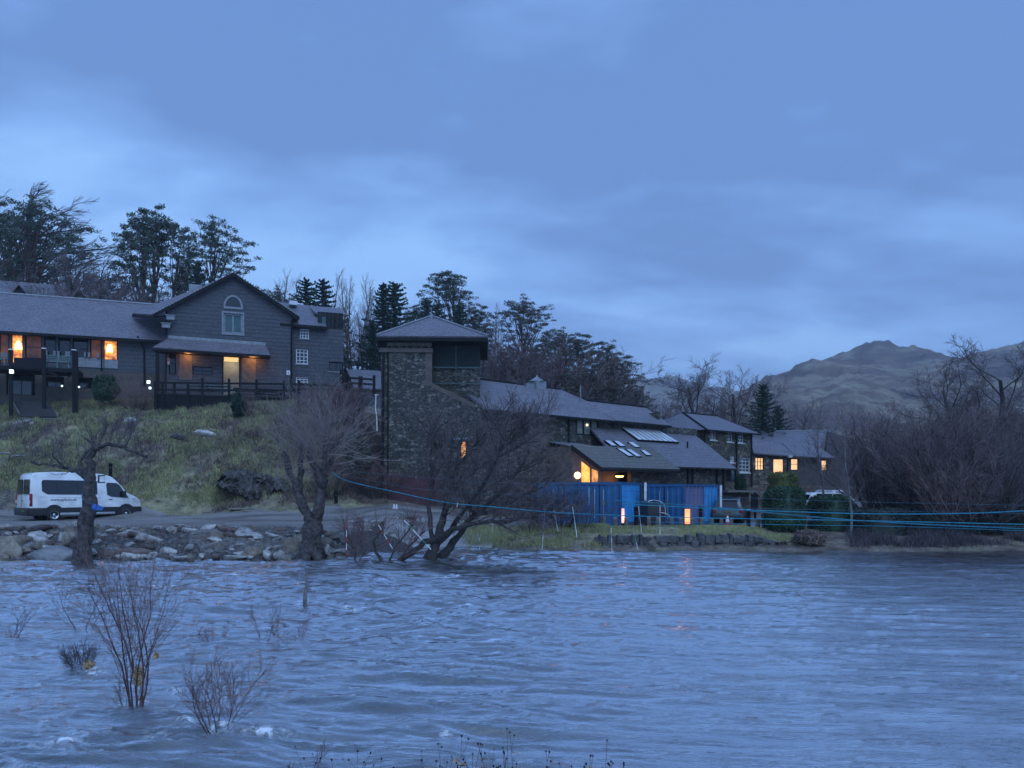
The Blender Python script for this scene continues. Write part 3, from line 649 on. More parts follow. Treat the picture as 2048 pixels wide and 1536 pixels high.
# roof: two slopes with barge boards
ov = -.45; peak = Vector((pk.x, ov, pk.z + .18)); le = GH.p(305, 629, ov); re = GH.p(599, 634, ov)
mb = MB(); mb.slab([re, re + Vector((0, 9.5, 0)), peak + Vector((0, 9.5, 0)), peak], .16); part(t, 'roof', mb, M['slate_roof'])
lb = GH.p(264, 626, 4.2); pb = GH.p(432, 562, 8.5)
mb = MB(); mb.slab([le, peak, pb, lb], .14); part(t, 'roof', mb, M['slate_roof'])
mb = MB(); mb.slab([lb + Vector((0, 0, -.2)), le + Vector((0, 0, -.2)), GH.p(333, 632, .3), GH.p(333, 632, 4)], .05)
mb.slab([lb + Vector((0, -.02, -.32)), le + Vector((0, -.02, -.32)), le + Vector((0, -.02, -.1)), lb + Vector((0, -.02, -.1))], .06); part(t, 'soffit', mb, M['dark'])
mb = MB(); dz = Vector((0, 0, .24)); fw = Vector((0, -.02, 0))
mb.slab([le + fw - dz, peak + fw - dz * 1.2, peak + fw + dz * .1, le + fw + dz * .1], .08); mb.slab([peak + fw - dz * 1.2, re + fw - dz, re + fw + dz * .1, peak + fw + dz * .1], .08); part(t, 'barge_board', mb, M['dark'])
mb = MB(); k = 26
for side, e0 in ((0, le), (1, re)):
    for i in range(k):
        p0 = e0.lerp(peak, i / k) + Vector((0, -.02, .04)); p1 = e0.lerp(peak, (i + .62) / k) + Vector((0, -.02, .04)); mb.box((min(p0.x, p1.x), -.52, min(p0.z, p1.z) + .02), (max(p0.x, p1.x), -.2, max(p0.z, p1.z) + .04))
part(t, 'verge_tiles', mb, M['lead'])
mb = MB(); q = GH.p(392, 583, 1.2); mb.box((q.x - .5, .8, q.z - .6), (q.x + .45, 1.6, q.z + .45)); part(t, 'roof_vent', mb, M['lead'])
# canopy
a0 = GH.p(337, 676, -.02); a1 = GH.p(531, 690, -.02); b0 = GH.p(305, 694, -1.5); b1 = GH.p(541, 711, -1.5)
mb = MB(); mb.slab([b0, b1, a1, a0], .1); mb.slab([b0 + Vector((0, 0, -.001)), a0, Vector((a0.x - .01, .0, b0.z))], .08); cn = part(t, 'canopy', mb, M['slate_roof'])
mb = MB(); mb.slab([a0 + Vector((0, -.03, -.02)), a1 + Vector((0, -.03, -.02)), a1 + Vector((0, -.02, .2)), a0 + Vector((0, -.02, .2))], .03); part(cn, 'flashing', mb, M['lead'])
mb = MB(); mb.box((b0.x, -1.52, b0.z - .26), (b1.x, -1.42, b0.z - .1)); mb.box((b0.x + .1, -1.4, b0.z - .2), (b1.x, -.01, b0.z - .15)); part(cn, 'soffit', mb, M['dark'])
mb = MB()
for x in (317, 313): q = GH.p(x, 700, -1.35); mb.box((q.x - .06, -1.42, -1), (q.x + .06, -1.3, b0.z - .2))
part(cn, 'post', mb, M['dark'])
window(t, holes[3], 0, M['dark'], M['glass'], 1, 2, fr=.08); window(t, holes[4], 0, M['grey_trim'], M['win_dim'], 1, 1, fr=.05)
window(t, holes[2], 0, M['dark'], M['glass'], 2, 2)
# orange boards catching the lamp
for r in (GH.rect(359, 701, 384, 760), GH.rect(483, 708, 512, 765)): mb = MB(); mb.box((r[0], -.05, r[2]), (r[1], -.004, r[3])); part(t, 'timber_panel', mb, M['brownwood'], label='timber panel lit by the canopy lamp')
# open doorway: lit lobby behind
a, b, c, d = holes[1]; mb = MB(); mb.poly([(a - .3, 1.6, c), (b + .3, 1.6, c), (b + .3, 1.6, d), (a - .3, 1.6, d)]); mb.poly([(a, .2, c), (a, .2, d), (a - .3, 1.6, d), (a - .3, 1.6, c)]); mb.poly([(b, .2, c), (b + .3, 1.6, c), (b + .3, 1.6, d), (b, .2, d)]); mb.poly([(a, .2, c), (a - .3, 1.6, c), (b + .3, 1.6, c), (b, .2, c)]); mb.poly([(a, .2, d), (b, .2, d), (b + .3, 1.6, d), (a - .3, 1.6, d)])
dr_ = part(t, 'doorway', mb, pm('lobby_wall', (.5, .5, .46), (.42, .42, .40), 2, .8)); mb = MB(); mb.box((a + .05, .22, d - .34), (b - .05, .34, d - .03)); part(dr_, 'transom_light', mb, emis('transom_glow', (1, .62, .25), .8))
point('lobby_light', (cxm if False else (a + b) / 2, .9, d - .35), 9, (1, .8, .5), .12, t)
mb = MB(); mb.box((a - .1, -.05, c), (a, -.003, d + .1)); mb.box((b, -.05, c), (b + .1, -.003, d + .1)); part(dr_, 'door_frame', mb, M['dark'])
a, b, c, d = GH.rect(573, 741, 580, 750); mb = MB(); mb.box((a, -.04, c), (b, -.003, d)); sg = part(t, 'wall_sign', mb, M['white']); mb = MB(); mb.box((a + (b - a) * .42, -.048, c + .08), (a + (b - a) * .58, -.042, d - .1)); part(sg, 'sign_figure', mb, M['dark'])
a, b, c, d = GH.rect(335, 717, 339, 729, -.05); nt_ = MB(); nt_.box((a, -.09, c), (b, -.055, d)); nb = part(t, 'notice', nt_, M['white']); nt_ = MB(); nt_.box((a + .02, -.094, (c + d) / 2), (b - .02, -.0905, d - .03)); part(nb, 'notice_heading', nt_, M['red'])
pipe(t, [GH.p(584, 640, -.3), GH.p(583, 648, -.08), GH.p(583, 790, -.08)], .06)
pipe(t, [GH.p(333, 620, -.08), GH.p(333, 670, -.08)], .05)
# floodlights at left corner
for i, (x, y) in enumerate(((341, 637), (332, 653))):
    q = GH.world(GH.p(x, y, -.5)); f_ = thing('floodlight', ('upper' if i == 0 else 'lower') + ' pale floodlight on a bracket at the left corner of the gabled house', 'floodlight', q, GH.a)
    mb = MB(); mb.box((-.28, -.1, -.1), (.28, .1, .22)); mb.box((-.35, -.16, .2), (.35, .14, .26)); part(f_, 'housing', mb, M['grey_trim']); mb = MB(); mb.tube([(0, .1, 0), (-.1, .5, -.15)], .035, 6); part(f_, 'bracket', mb, M['dark'])
# canopy lamps
for i, (x, y) in enumerate(((376, 701), (506, 709))):
    q = GH.world(GH.p(x, y, -.75)); f_ = thing('canopy_lamp', ('left' if i == 0 else 'right') + ' glowing orange lamp under the canopy of the gabled house', 'lamp', q, GH.a)
    mb = MB(); mb.lathe([(.2, .1), (.22, .04), (.16, 0)], 12); part(f_, 'lamp_cap', mb, M['dark'], uv=False); mb = MB(); mb.lathe([(.16, .01), (.13, -.05), (.001, -.08)], 12); part(f_, 'bulb', mb, M['lamp_warm'], uv=False)
    point('lamp_light', (0, .15, -.25), 60, WARM, .3, f_)

# ---- annexe with sash windows ----
AX = Fr(585, 61.8, 20, 8.6)
t = bld('annexe', 'slate-hung annexe with white sash windows and a dark roof dormer, right of the gabled house', 'building', AX)
sA = AX.s_at(687); ht = [AX.rect(600, 658, 618, 677), AX.rect(592, 698, 616, 728), AX.rect(592, 754, 616, 768), AX.rect(658, 724, 686.5, 743)]
zt = AX.hit(620, 655)[1]
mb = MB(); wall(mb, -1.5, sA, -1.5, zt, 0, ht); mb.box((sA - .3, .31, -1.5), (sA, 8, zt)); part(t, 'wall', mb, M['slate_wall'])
window(t, ht[0], 0, M['white'], M['glass'], 3, 3, fr=.07, bar=.05, sill=M['grey_trim']); window(t, ht[1], 0, M['white'], M['glass'], 3, 4, fr=.08, bar=.05, sill=M['grey_trim'])
window(t, ht[2], 0, M['white'], M['glass'], 3, 3, fr=.07, bar=.05); window(t, ht[3], 0, M['dark'], M['glass'], 2, 1, fr=.06, sill=M['lead'])
ea = AX.p(560, 646, -.4); eb = AX.p(657, 656, -.4); rb_ = AX.p(690, 617, 3.6); ra = AX.p(545, 602, 3.6); hp = AX.p(633, 628, 1.9)
mb = MB(); mb.slab([ea, eb, hp, Vector((hp.x, 3.6, rb_.z)), ra], .14); part(t, 'roof', mb, M['slate_roof_b'])
q0 = AX.p(630, 625, 1.2); q1 = AX.p(692, 629, 1.2); q2 = Vector((q1.x, 3.6, rb_.z)); q3 = Vector((q0.x - .3, 3.6, rb_.z))
mb = MB(); mb.slab([q0, q1, q2, q3], .14); part(t, 'roof', mb, M['slate_roof_b'])
mb = MB(); mb.box((ea.x, -.48, ea.z - .25), (eb.x, -.36, ea.z - .02)); part(t, 'gutter', mb, M['dark'])
dz0, dz1 = AX.hit(660, 661, .3)[1], q0.z - .1; a = AX.s_at(636, .3)
mb = MB(); mb.box((a, .32, dz0), (sA, .5, dz1)); mb.box((sA - .12, .32, dz0), (sA, 5, dz1)); dm = part(t, 'dormer', mb, M['darkgreen']); mb = MB(); r = AX.rect(644, 634, 652, 658, .3); mb.box((r[0], .27, r[2]), (r[1], .315, r[3])); part(dm, 'pane', mb, M['green_glass']); mb = MB()
for x in (653, 661, 669, 678): q = AX.s_at(x, .3); mb.box((q, .26, dz0), (q + .06, .318, dz1))
part(dm, 'batten', mb, M['dark'])
mb = MB(); r = AX.p(578, 607, 2.9); r2 = AX.p(594, 610, 2.6); mb.box((r.x, 2.3, r.z - .2), (r2.x, 3.0, r.z + .12)); part(t, 'roof_light', mb, M['skyglass'])
# small shed roof right of annexe
SH = Fr(690, 64, 8, 8.4)
t = bld('store_shed', 'low slate-roofed store between the annexe and the stone tower', 'building', SH)
A = SH.p(704, 776, -.3); B = SH.p(768, 778, -.3); c_ = SH.p(768, 742, 2.5); d_ = SH.p(688, 738, 2.5)
mb = MB(); mb.slab([A, B, c_, d_], .12); part(t, 'roof', mb, M['slate_roof_b']); mb = MB(); mb.box((A.x, .0, -2), (B.x, 5, A.z - .1)); part(t, 'wall', mb, M['slate_wall'])
mb = MB(); mb.slab([A + Vector((-.1, -.05, -.2)), A + Vector((.1, -.05, .1)), d_ + Vector((.1, 0, .15)), d_ + Vector((-.15, 0, -.2))], .1); part(t, 'barge_board', mb, M['dark'])

# ---- stone tower ----
TW = Fr(762, 45, 2, .8)
t = bld('stone_tower', 'tall rubble-stone tower with a slate pyramid roof and dark timber upper corner', 'tower', TW)
s1 = TW.s_at(961); sM = TW.s_at(864); zt = TW.hit(812, 696)[1]; zb_ = TW.hit(812, 705)[1]; zroof = TW.hit(862, 675, -.3)[1]
hw = [TW.rect(921, 882, 932, 916)]
zc = TW.hit(864, 772)[1]; zd = TW.hit(945, 808)[1]
mb = MB(); wall(mb, 0, s1, -1, zd, 0, hw, th=.5); mb.slab([(0, 0, zd), (TW.s_at(945), 0, zd), (sM, 0, zc), (sM, 0, zb_), (0, 0, zb_)], .5)
mb.box((0, .5, -1), (.5, 5.6, zb_)); mb.box((0, 5.1, -1), (s1, 5.6, zd)); mb.box((s1 - .4, .5, -1), (s1, 5.6, zd)); part(t, 'wall', mb, M['rubble'])
mb = MB(); mb.box((sM - .38, -.02, zc), (sM + .003, .5, zb_)); mb.slab([(TW.s_at(864), -.03, zc - .1), (TW.s_at(946), -.03, zd - .22), (TW.s_at(948), -.03, zd + .05), (sM, -.03, zc + .18)], .56); part(t, 'coping', mb, M['tan'])
mb = MB(); mb.box((-.12, -.12, zb_), (sM + .05, .6, zb_ + .16)); mb.box((-.06, -.06, zb_ + .16), (sM + .03, .6, zt)); part(t, 'band_course', mb, M['tan'])
mb = MB(); zz0 = zt; n = 12; x0 = .35; x1 = sM - .03
mb.box((x0, .05, zz0 + .12), (x1, .3, zroof)); part(t, 'timber_band', mb, M['brownwood'])
mb = MB()
for i in range(n): x = x0 + (x1 - x0) * i / n; mb.box((x, -.01, zz0 + .02 * (i % 3)), (x + .05, .045, zroof)) if i % 2 == 0 else mb.box((x, .01, zz0), (x + .12, .045, zz0 + .16))
part(t, 'batten', mb, M['tan'])
mb = MB(); mb.box((-.1, .0, zb_ - .1), (.3, .3, zroof)); part(t, 'corner_post', mb, M['dark'])
# glazed and boarded upper corner set back from the stone
zg0 = TW.hit(912, 735, .9)[1]
mb = MB(); mb.box((sM + .0, .9, zg0), (s1 - .05, 1.1, zroof)); mb.box((s1 - .2, 1.1, zd), (s1 - .05, 5.4, zroof)); mb.box((0, 1.2, zb_), (.15, 5.4, zroof)); mb.box((.0, 5.2, zd), (s1 - .05, 5.4, zroof)); part(t, 'boarded_wall', mb, M['darkgreen'])
mb = MB(); mb.box((sM, 1.0, zd - .5), (s1 - .05, 1.2, zg0)); part(t, 'wall', mb, M['rubble'])
mb = MB(); x = TW.s_at(911, .86); mb.box((x, .84, TW.hit(911, 760, .86)[1]), (x + .05, .897, zroof)); mb.box((sM, .84, zg0 - .05), (s1 - .05, .895, zg0 + .03)); z_ = TW.hit(911, 768, .86)[1]; mb.box((sM, .84, z_), (s1, .895, z_ + .05)); part(t, 'glazing_bar', mb, pm('pale_green_bar', (.05, .09, .09), None, 3, .5))
e = [TW.p(752, 671, -.55), TW.p(977, 679, -.55)]; e[1].z = e[0].z; W_ = e[1].x - e[0].x
ap = Vector((TW.s_at(862.5, 2.7), 2.7, TW.hit(862, 633, 2.7)[1])); bk = 6.1
mb = MB(); c4 = [e[0], e[1], Vector((e[1].x, bk, e[0].z)), Vector((e[0].x, bk, e[0].z))]
for i in range(4): mb.slab([c4[i], c4[(i + 1) % 4], ap], .1)
part(t, 'roof', mb, M['slate_roof'])
mb = MB(); mb.box((e[0].x + .03, -.5, e[0].z - .28), (e[1].x - .03, bk - .05, e[0].z - .1)); part(t, 'soffit', mb, M['dark'])
mb = MB()
for i in range(2): mb.tube([c4[i] + Vector((0, 0, .04)), ap + Vector((0, 0, .05))], .06, 6)
part(t, 'hip_tiles', mb, M['lead'], uv=False)
mb = MB(); mb.lathe([(.2, -.12), (.1, .1), (.03, .25), (.02, .55), (.001, .6)], 8, c=ap); part(t, 'finial', mb, M['lead'], uv=False)
window(t, hw[0], 0, M['dark'], M['win_warm'], 1, 1, fr=.03, label='narrow orange-lit window')
mb = MB(); a, b, c, d = TW.rect(905, 876, 940, 880); mb.box((a, -.1, c), (b, -.003, d)); part(t, 'lintel', mb, M['lead'])
pipe(t, [TW.p(767, 705, -.12), TW.p(764, 1010, -.12)], .07); pipe(t, [(.42, -.1, zb_), (.40, -.1, -.6)], .045)
mb = MB(); a, b, c, d = TW.rect(765, 950, 880, 1012, -.08); mb.box((a, -.14, -.3), (b, -.06, d)); md = part(t, 'boarded_door', mb, M['maroon'], label='maroon boarded doors at the foot')
mb = MB()
for i in range(1, 9): x = a + (b - a) * i / 9; mb.box((x - .02, -.155, -.3), (x + .02, -.143, d))
part(md, 'door_batten', mb, M['maroon'])

# ---- long stone range behind and right of tower ----
RG = Fr(961, 45.2, 42, .4)
t = bld('stone_range', 'long rubble-stone range under a slate roof with a big catslide roof and roof lights', 'building', RG)
L_ = 17.6; zw = RG.hit(1000, 822, 0)[1] ; bayr = RG.rect(1153, 839, 1197, 871)
zE = 6.95
mb = MB(); wall(mb, 0, L_ + 4.3, -.6, zE - .02, 0, [bayr]); mb.box((L_ - .3, .3, -.6), (L_, 5, zE + 1)); part(t, 'wall', mb, M['rubble'])
mb = MB(); tr1 = 10.3; ov = -.45; z1 = 9.35; z2 = 8.55
mb.slab([(.0, ov, zE), (11.9, ov, zE), (11.9, .9, zE + 1.0), (tr1, 3.5, z1), (.0, 3.5, z1)], .14); mb.slab([(11.0, 7.5, zE), (0, 7.5, zE), (0, 3.505, z1), (tr1, 3.505, z1)], .14)
part(t, 'roof', mb, M['slate_roof'], label='taller left part of the roof')
mb = MB(); mb.slab([(11.7, ov, zE + .04), (17.9, ov, zE + .04), (18.3, 2.2, z2), (11.3, 2.2, z2)], .16); mb.slab([(17.9, 5, zE + .04), (11.7, 5, zE + .04), (11.3, 2.205, z2), (18.3, 2.205, z2)], .16); part(t, 'roof', mb, M['slate_roof'], label='lower right part of the roof')
mb = MB(); mb.box((0, ov - .1, zE - .16), (17.9, ov - .005, zE - .02)); part(t, 'gutter', mb, M['dark'])
mb = MB(); mb.tube([(0, 3.5, z1 + .03), (tr1, 3.5, z1 + .03)], .08, 6); mb.tube([(11.3, 2.2, z2 + .03), (18.3, 2.2, z2 + .03)], .08, 6); part(t, 'ridge', mb, M['dark'], uv=False)
window(t, bayr, 0, M['dark'], pm('curtained_glass', (.30, .30, .24), (.10, .11, .10), 1.5, .3), 3, 1, fr=.09, bar=.12, label='three-light window with pale curtains', dep=.08)
q = RG.p(1174, 850, .06); l_ = tag(thing('ceiling_bulb', 'small bright yellowish bulb seen through the three-light window', 'lamp', RG.world(q)), None); mb = MB(); mb.lathe([(.001, -.09), (.08, -.04), (.09, .02), (.001, .1)], 10); part(l_, 'bulb', mb, emis('bulb_yellow', (1, .85, .45), 1.6), uv=False); mb = MB(); mb.tube([(0, 0, .08), (0, 0, .4)], .012, 5); part(l_, 'flex', mb, M['dark'], uv=False)
pipe(t, [(RG.s_at(1135), -.12, zE - .1), (RG.s_at(1135), -.12, -.3)], .07)
# lead strip and lean-to flashing under the window
mb = MB(); fa = RG.s_at(1143, -2); mb.slab([(fa, -2.05, 4.93), (fa + 2.6, -2.05, 4.93), (fa + 2.6, -.003, 5.3), (fa, -.003, 5.3)], .06); part(t, 'lead_flashing', mb, M['lead'])
mb = MB(); mb.box((fa + .1, -2.0, -.3), (fa + .3, -.003, 4.95)); part(t, 'wall', mb, M['brownwood'])
# catslide
sl = lambda k, dz=0: (6.4 - .743 * k + dz)
kB = 3.5; tR = 21.9
mb = MB(); t0 = 9.6
mb.slab([(t0 - 1.0, -kB, sl(kB)), (tR, -kB, sl(kB)), (tR - .1, -.003, sl(0)), (t0, -.003, sl(0))], .12); part(t, 'roof', mb, M['slate_roof_b'], label='smooth slate catslide roof')
mb = MB(); kA = 3.9; tl = RG.s_at(1203, -kA); tr = RG.s_at(1361, -kA); tr2 = RG.s_at(1290, -1.35)
mb.slab([(tl, -kA, sl(kA, .1)), (tr, -kA, sl(kA, .1)), (tr2, -1.35, sl(1.35, .1)), (RG.s_at(1208, -2.0), -2.0, sl(2, .1)), (fa, -2.0, sl(2, .1))], .13); part(t, 'roof', mb, M['slate_moss'], label='mossy rough slate roof over the porch')
mb = MB(); mb.slab([(tl + .02, -kA - .02, sl(kA, -.22)), (tl + .02, -kA - .02, sl(kA, .08)), (fa, -2.02, sl(2, .08)), (fa, -2.02, sl(2, -.22))][::-1], .08); mb.box((tl, -kA - .07, sl(kA, -.15)), (tr, -kA - .003, sl(kA, -.02))); part(t, 'barge_board', mb, M['dark'])
# walls under the catslides
zl = sl(3.3) - .12
mb = MB(); xa = RG.s_at(1262, -3.2); mb.box((xa, -3.2, -.4), (tr - .35, -2.9, zl)); part(t, 'wall', mb, M['rubble'])
pw = [RG.rect(1451, 938, 1459, 963, -2.9), RG.rect(1463, 938, 1474, 963, -2.9)]
mb = MB(); wall(mb, tr - .34, tR - .3, -.4, sl(2.9) - .1, -2.9, pw); mb.box((tR - .6, -2.6, -.4), (tR - .3, 0, sl(2.9))); part(t, 'wall', mb, M['rubble'])
for r in pw: window(t, r, -2.9, M['dark'], M['green_glass'], 1, 1)
mb = MB()
for x in (1374, 1383, 1432, 1445): q = RG.s_at(x, -2.95); mb.box((q, -3.05, -.3), (q + .12, -2.93, sl(3.0) - .1))
part(t, 'post', mb, M['dark'])
# porch recess: timber back wall, lit glazing on the gable side
xb = fa + .35; rg = RG.rect(1167, 927, 1183, 960, -2.0); rg2 = RG.rect(1187, 930, 1198, 960, -2.0)
mb = MB(); mb.box((tl + .4, -2.15, -.4), (xa, -2.0, sl(2.15) - .12)); part(t, 'wall', mb, M['brownwood'])
mb = MB(); k = .25
mb.slab([(fa + .12, -1.9, -.4), (tl + .2, -kA + .3, -.4), (tl + .2, -kA + .3, sl(kA - .3) - .15), (fa + .12, -1.9, sl(1.9) - .15)], .12); pe = part(t, 'end_wall', mb, M['brownwood'])
A0 = Vector((fa + .12, -1.9, 0)); A1 = Vector((tl + .2, -kA + .3, 0)); dn = (A1 - A0); nrm = Vector((dn.y, -dn.x, 0)).normalized() * .03
def endq(f0, f1, za, zb, zc_, zd_): return [A0 + dn * f0 + nrm + Vector((0, 0, za)), A0 + dn * f1 + nrm + Vector((0, 0, zb)), A0 + dn * f1 + nrm + Vector((0, 0, zc_)), A0 + dn * f0 + nrm + Vector((0, 0, zd_))]
mb = MB(); mb.slab(endq(.36, .64, 1.9, 1.9, 3.55, 3.95), .025); part(pe, 'pane', mb, emis('porch_glow', (1, .40, .10), 1.5, (.8, .24, .03), 3), label='bright orange side window'); mb = MB(); mb.slab(endq(.72, .93, 1.9, 1.9, 3.35, 3.5), .025); part(pe, 'pane', mb, M['win_warm'])
# skylights: six small, one long glazed strip
def sky_on(px0, py0, px1, py1, px2, py2, px3, py3, off=.16):
    out = []
    for x, y in ((px0, py0), (px1, py1), (px2, py2), (px3, py3)):
        r = Vector(((x - CX) / F, 1, (HZ - y) / F)); lo, hi = 20., 90.
        for _ in range(50):
            m_ = (lo + hi) / 2; q = RG.local(Vector((0, 0, EYE)) + r * m_); k = -q.y
            if q.z - sl(k, off) > 0 and k > 0 and False: pass
            if k > (6.4 + off - q.z) / .743: lo = m_
            else: hi = m_
        out.append(RG.local(Vector((0, 0, EYE)) + r * lo))
    return out
for a in ((1208, 880, 1219, 881, 1235, 892, 1224, 892), (1226, 881, 1236, 882, 1252, 893, 1241, 893), (1255, 884, 1264, 884, 1281, 895, 1271, 895), (1232, 896, 1243, 897, 1268, 913, 1258, 913), (1250, 897, 1260, 898, 1284, 914, 1274, 914), (1280, 900, 1288, 900, 1304, 911, 1293, 911)):
    P_ = sky_on(*a); c_ = sum(P_, Vector()) / 4; mb = MB(); mb.slab([P_[3], P_[2], P_[1], P_[0]], .08); rl = part(t, 'roof_light', mb, M['dark']); mb = MB(); I = [c_ + (p - c_) * .84 + Vector((0, -.02, .02)) for p in P_]; mb.slab([I[3], I[2], I[1], I[0]], .02); part(rl, 'pane', mb, M['skyglass'])
P_ = sky_on(1240, 853, 1313, 858, 1359, 885, 1277, 880); mb = MB(); mb.slab([P_[3], P_[2], P_[1], P_[0]], .1); rl = part(t, 'glazed_strip', mb, M['dark'], label='long strip of sloping roof glazing')
for i in range(8):
    f0, f1 = (i + .13) / 8, (i + .88) / 8; q = [P_[3].lerp(P_[2], f0), P_[3].lerp(P_[2], f1), P_[0].lerp(P_[1], f1), P_[0].lerp(P_[1], f0)]; q = [q[0].lerp(q[3], .04), q[1].lerp(q[2], .04), q[1].lerp(q[2], .97), q[0].lerp(q[3], .97)]; mb = MB(); mb.slab([x + Vector((0, -.02, .02)) for x in q], .02); part(rl, 'pane', mb, M['skyglass'])
for x, y in ((1225, 856), (1375, 896)):
    q = sky_on(x, y, x, y, x, y, x, y)[0]; mb = MB(); mb.tube([q, q + Vector((0, 0, .45))], .06, 8, cap=True); part(t, 'roof_vent', mb, M['dark'], uv=False)
# ridge cupola, aerial
q = RG.world(RG.p(1074, 772, 3.5)); t2 = thing('cupola', 'small white-capped ventilation cupola on the ridge of the stone range', 'cupola', q, RG.a)
mb = MB(); mb.box((-.45, -.45, -.3), (.45, .45, .3)); part(t2, 'louvre_box', mb, M['grey_trim']); mb = MB(); mb.lathe([(.68, .3), (.3, .5), (.1, .62), (.001, .8)], 4); part(t2, 'cap', mb, M['lead']); mb = MB(); mb.box((-1.3, -.3, -.35), (-.5, .3, .05)); part(t2, 'vent_hood', mb, M['lead'])
q = RG.world(RG.p(1161, 800, 2)); t2 = thing('flue_pipe', 'thin pale upright flue pipe rising over the ridge of the stone range', 'pipe', q); mb = MB(); mb.tube([(0, 0, -1.2), (0, 0, 1.0)], .05, 8, cap=True); part(t2, 'flue', mb, M['lead'], uv=False)
q = RG.world(RG.p(1155, 951, -3.3)); t2 = thing('globe_lamp', 'round glowing globe lamp just above the containers by the porch', 'lamp', q); mb = MB(); mb.lathe([(.001, -.22), (.13, -.18), (.21, -.06), (.21, .06), (.13, .18), (.001, .22)], 14); part(t2, 'globe', mb, emis('globe_glow', (1, .68, .4), 1.6), uv=False, smooth=True); mb = MB(); mb.tube([(0, 0, -.22), (0, 0, -1.6)], .04, 6); part(t2, 'post', mb, M['dark'], uv=False); point('lamp_light', (0, -.1, .45), 18, WARM, .2, t2)
q = RG.world(RG.p(1239, 951, -3.0)); t2 = thing('porch_lamp', 'wide glowing yellow-orange lamp under the eave of the mossy porch roof', 'lamp', q, RG.a); mb = MB(); mb.lathe([(.001, .14), (.24, .12), (.34, 0), (.30, -.03)], 14); part(t2, 'lamp_cap', mb, M['dark'], uv=False); mb = MB(); mb.lathe([(.29, -.02), (.2, -.1), (.001, -.13)], 14); part(t2, 'bulb', mb, M['lamp_warm'], uv=False); point('lamp_light', (0, -.2, -.3), 24, WARM, .2, t2)

# ---- two-storey stone house ----
HH = Fr(1410, 62, 40, 1.8)
t = bld('stone_house', 'two-storey stone house with a hipped slate roof and small white windows', 'house', HH)
s1 = HH.s_at(1504); ze = HH.hit(1410, 860)[1]; hs = [HH.rect(1420, 862, 1433, 880), HH.rect(1454, 865, 1466, 884), HH.rect(1476, 866, 1488, 886), HH.rect(1460, 911, 1469, 925), HH.rect(1479, 915, 1501, 945)]
mb = MB(); wall(mb, 0, s1, -.6, ze, 0, hs); mb.box((0, .3, -.6), (.3, 8, ze)); mb.box((s1 - .3, .3, -.6), (s1, 8, ze)); mb.box((0, 7.7, -.6), (s1, 8, ze)); part(t, 'wall', mb, M['rubble_far'])
for i, r in enumerate(hs): window(t, r, 0, M['white'], M['glass'], 2 if i < 4 else 3, 3 if i < 4 else 4, fr=.09, bar=.05, sill=M['white'])
o_ = .5; c4 = [Vector((-o_, -o_, ze)), Vector((s1 + o_, -o_, ze)), Vector((s1 + o_, 8.5, ze)), Vector((-o_, 8.5, ze))]
rz = HH.hit(1390, 828, 4)[1]; r0 = Vector((max(.4, HH.s_at(1387, 4)), 4, rz)); r1 = Vector((HH.s_at(1432, 4), 4, rz))
r0.x = 2.4; r1.x = max(r1.x, s1 - 4.6)
mb = MB(); mb.slab([c4[0], c4[1], r1, r0], .12); mb.slab([c4[1], c4[2], r1], .12); mb.slab([c4[2], c4[3], r0, r1], .12); mb.slab([c4[3], c4[0], r0], .12); part(t, 'roof', mb, M['slate_roof_b'])
mb = MB(); mb.box((-o_ - .08, -o_ - .1, ze - .12), (s1 + o_ + .05, -o_ - .003, ze - .0)); mb.box((-o_ - .1, -o_, ze - .12), (-o_ - .003, 8.4, ze)); part(t, 'gutter', mb, M['dark'])
mb = MB(); mb.tube([c4[0], r0], .09, 6); mb.tube([r0, r1], .09, 6); part(t, 'ridge', mb, M['dark'], uv=False)
for x in (1409.5, 1473, 1503): pipe(t, [(HH.s_at(x, -.1), -.12, ze), (HH.s_at(x, -.1), -.12, -.3)], .06)
# ---- cottage row with lit windows ----
CT = Fr(1506, 68, 12, 2.2)
t = bld('cottage', 'low stone cottage with four cream-lit windows under overlapping slate roofs', 'house', CT)
s1 = CT.s_at(1668); sm_ = CT.s_at(1575); hs = [CT.rect(1511, 915, 1528, 940), CT.rect(1547, 918, 1568, 947), CT.rect(1588, 917, 1603, 940), CT.rect(1649, 920, 1661, 941)]
ze = CT.hit(1540, 910)[1]
mb = MB(); wall(mb, -1, sm_, -.8, ze, 0, hs[:2]); part(t, 'wall', mb, M['rubble_far']); mb = MB(); wall(mb, sm_ + .003, s1 + 6, -.8, ze - .12, .5, [tuple(h) for h in hs[2:]] + [CT.rect(1728, 928, 1742, 946, .5)]); part(t, 'wall', mb, pm('dark_cottage_wall', (.09, .08, .075), (.05, .045, .045), 2, .85, bmp=.4))
window(t, hs[0], 0, M['dark'], M['win_cream'], 3, 3, fr=.05, bar=.03); window(t, hs[1], 0, M['dark'], M['win_cream'], 1, 1, fr=.04); window(t, hs[2], .5, M['dark'], M['win_cream'], 1, 2, fr=.05, dep=.1); window(t, hs[3], .5, M['dark'], M['win_cream'], 1, 2, fr=.05, dep=.1); window(t, CT.rect(1728, 928, 1742, 946, .5), .5, M['white'], M['glass'], 2, 2, fr=.06, dep=.1)
A = CT.p(1508, 906, -.4); B = CT.p(1577, 911, -.4); c_ = CT.p(1556, 884, 2.8); d_ = CT.p(1500, 878, 2.8)
mb = MB(); mb.slab([A, B, c_, d_], .12); part(t, 'roof', mb, M['slate_roof']); A = CT.p(1575, 911, -.1); B = CT.p(1672, 916, -.1); c_ = CT.p(1626, 886, 3); d_ = CT.p(1553, 884, 3)
mb = MB(); mb.slab([A, B, c_, d_], .12); part(t, 'roof', mb, M['slate_roof_b'], label='paler blue-grey right-hand roof')
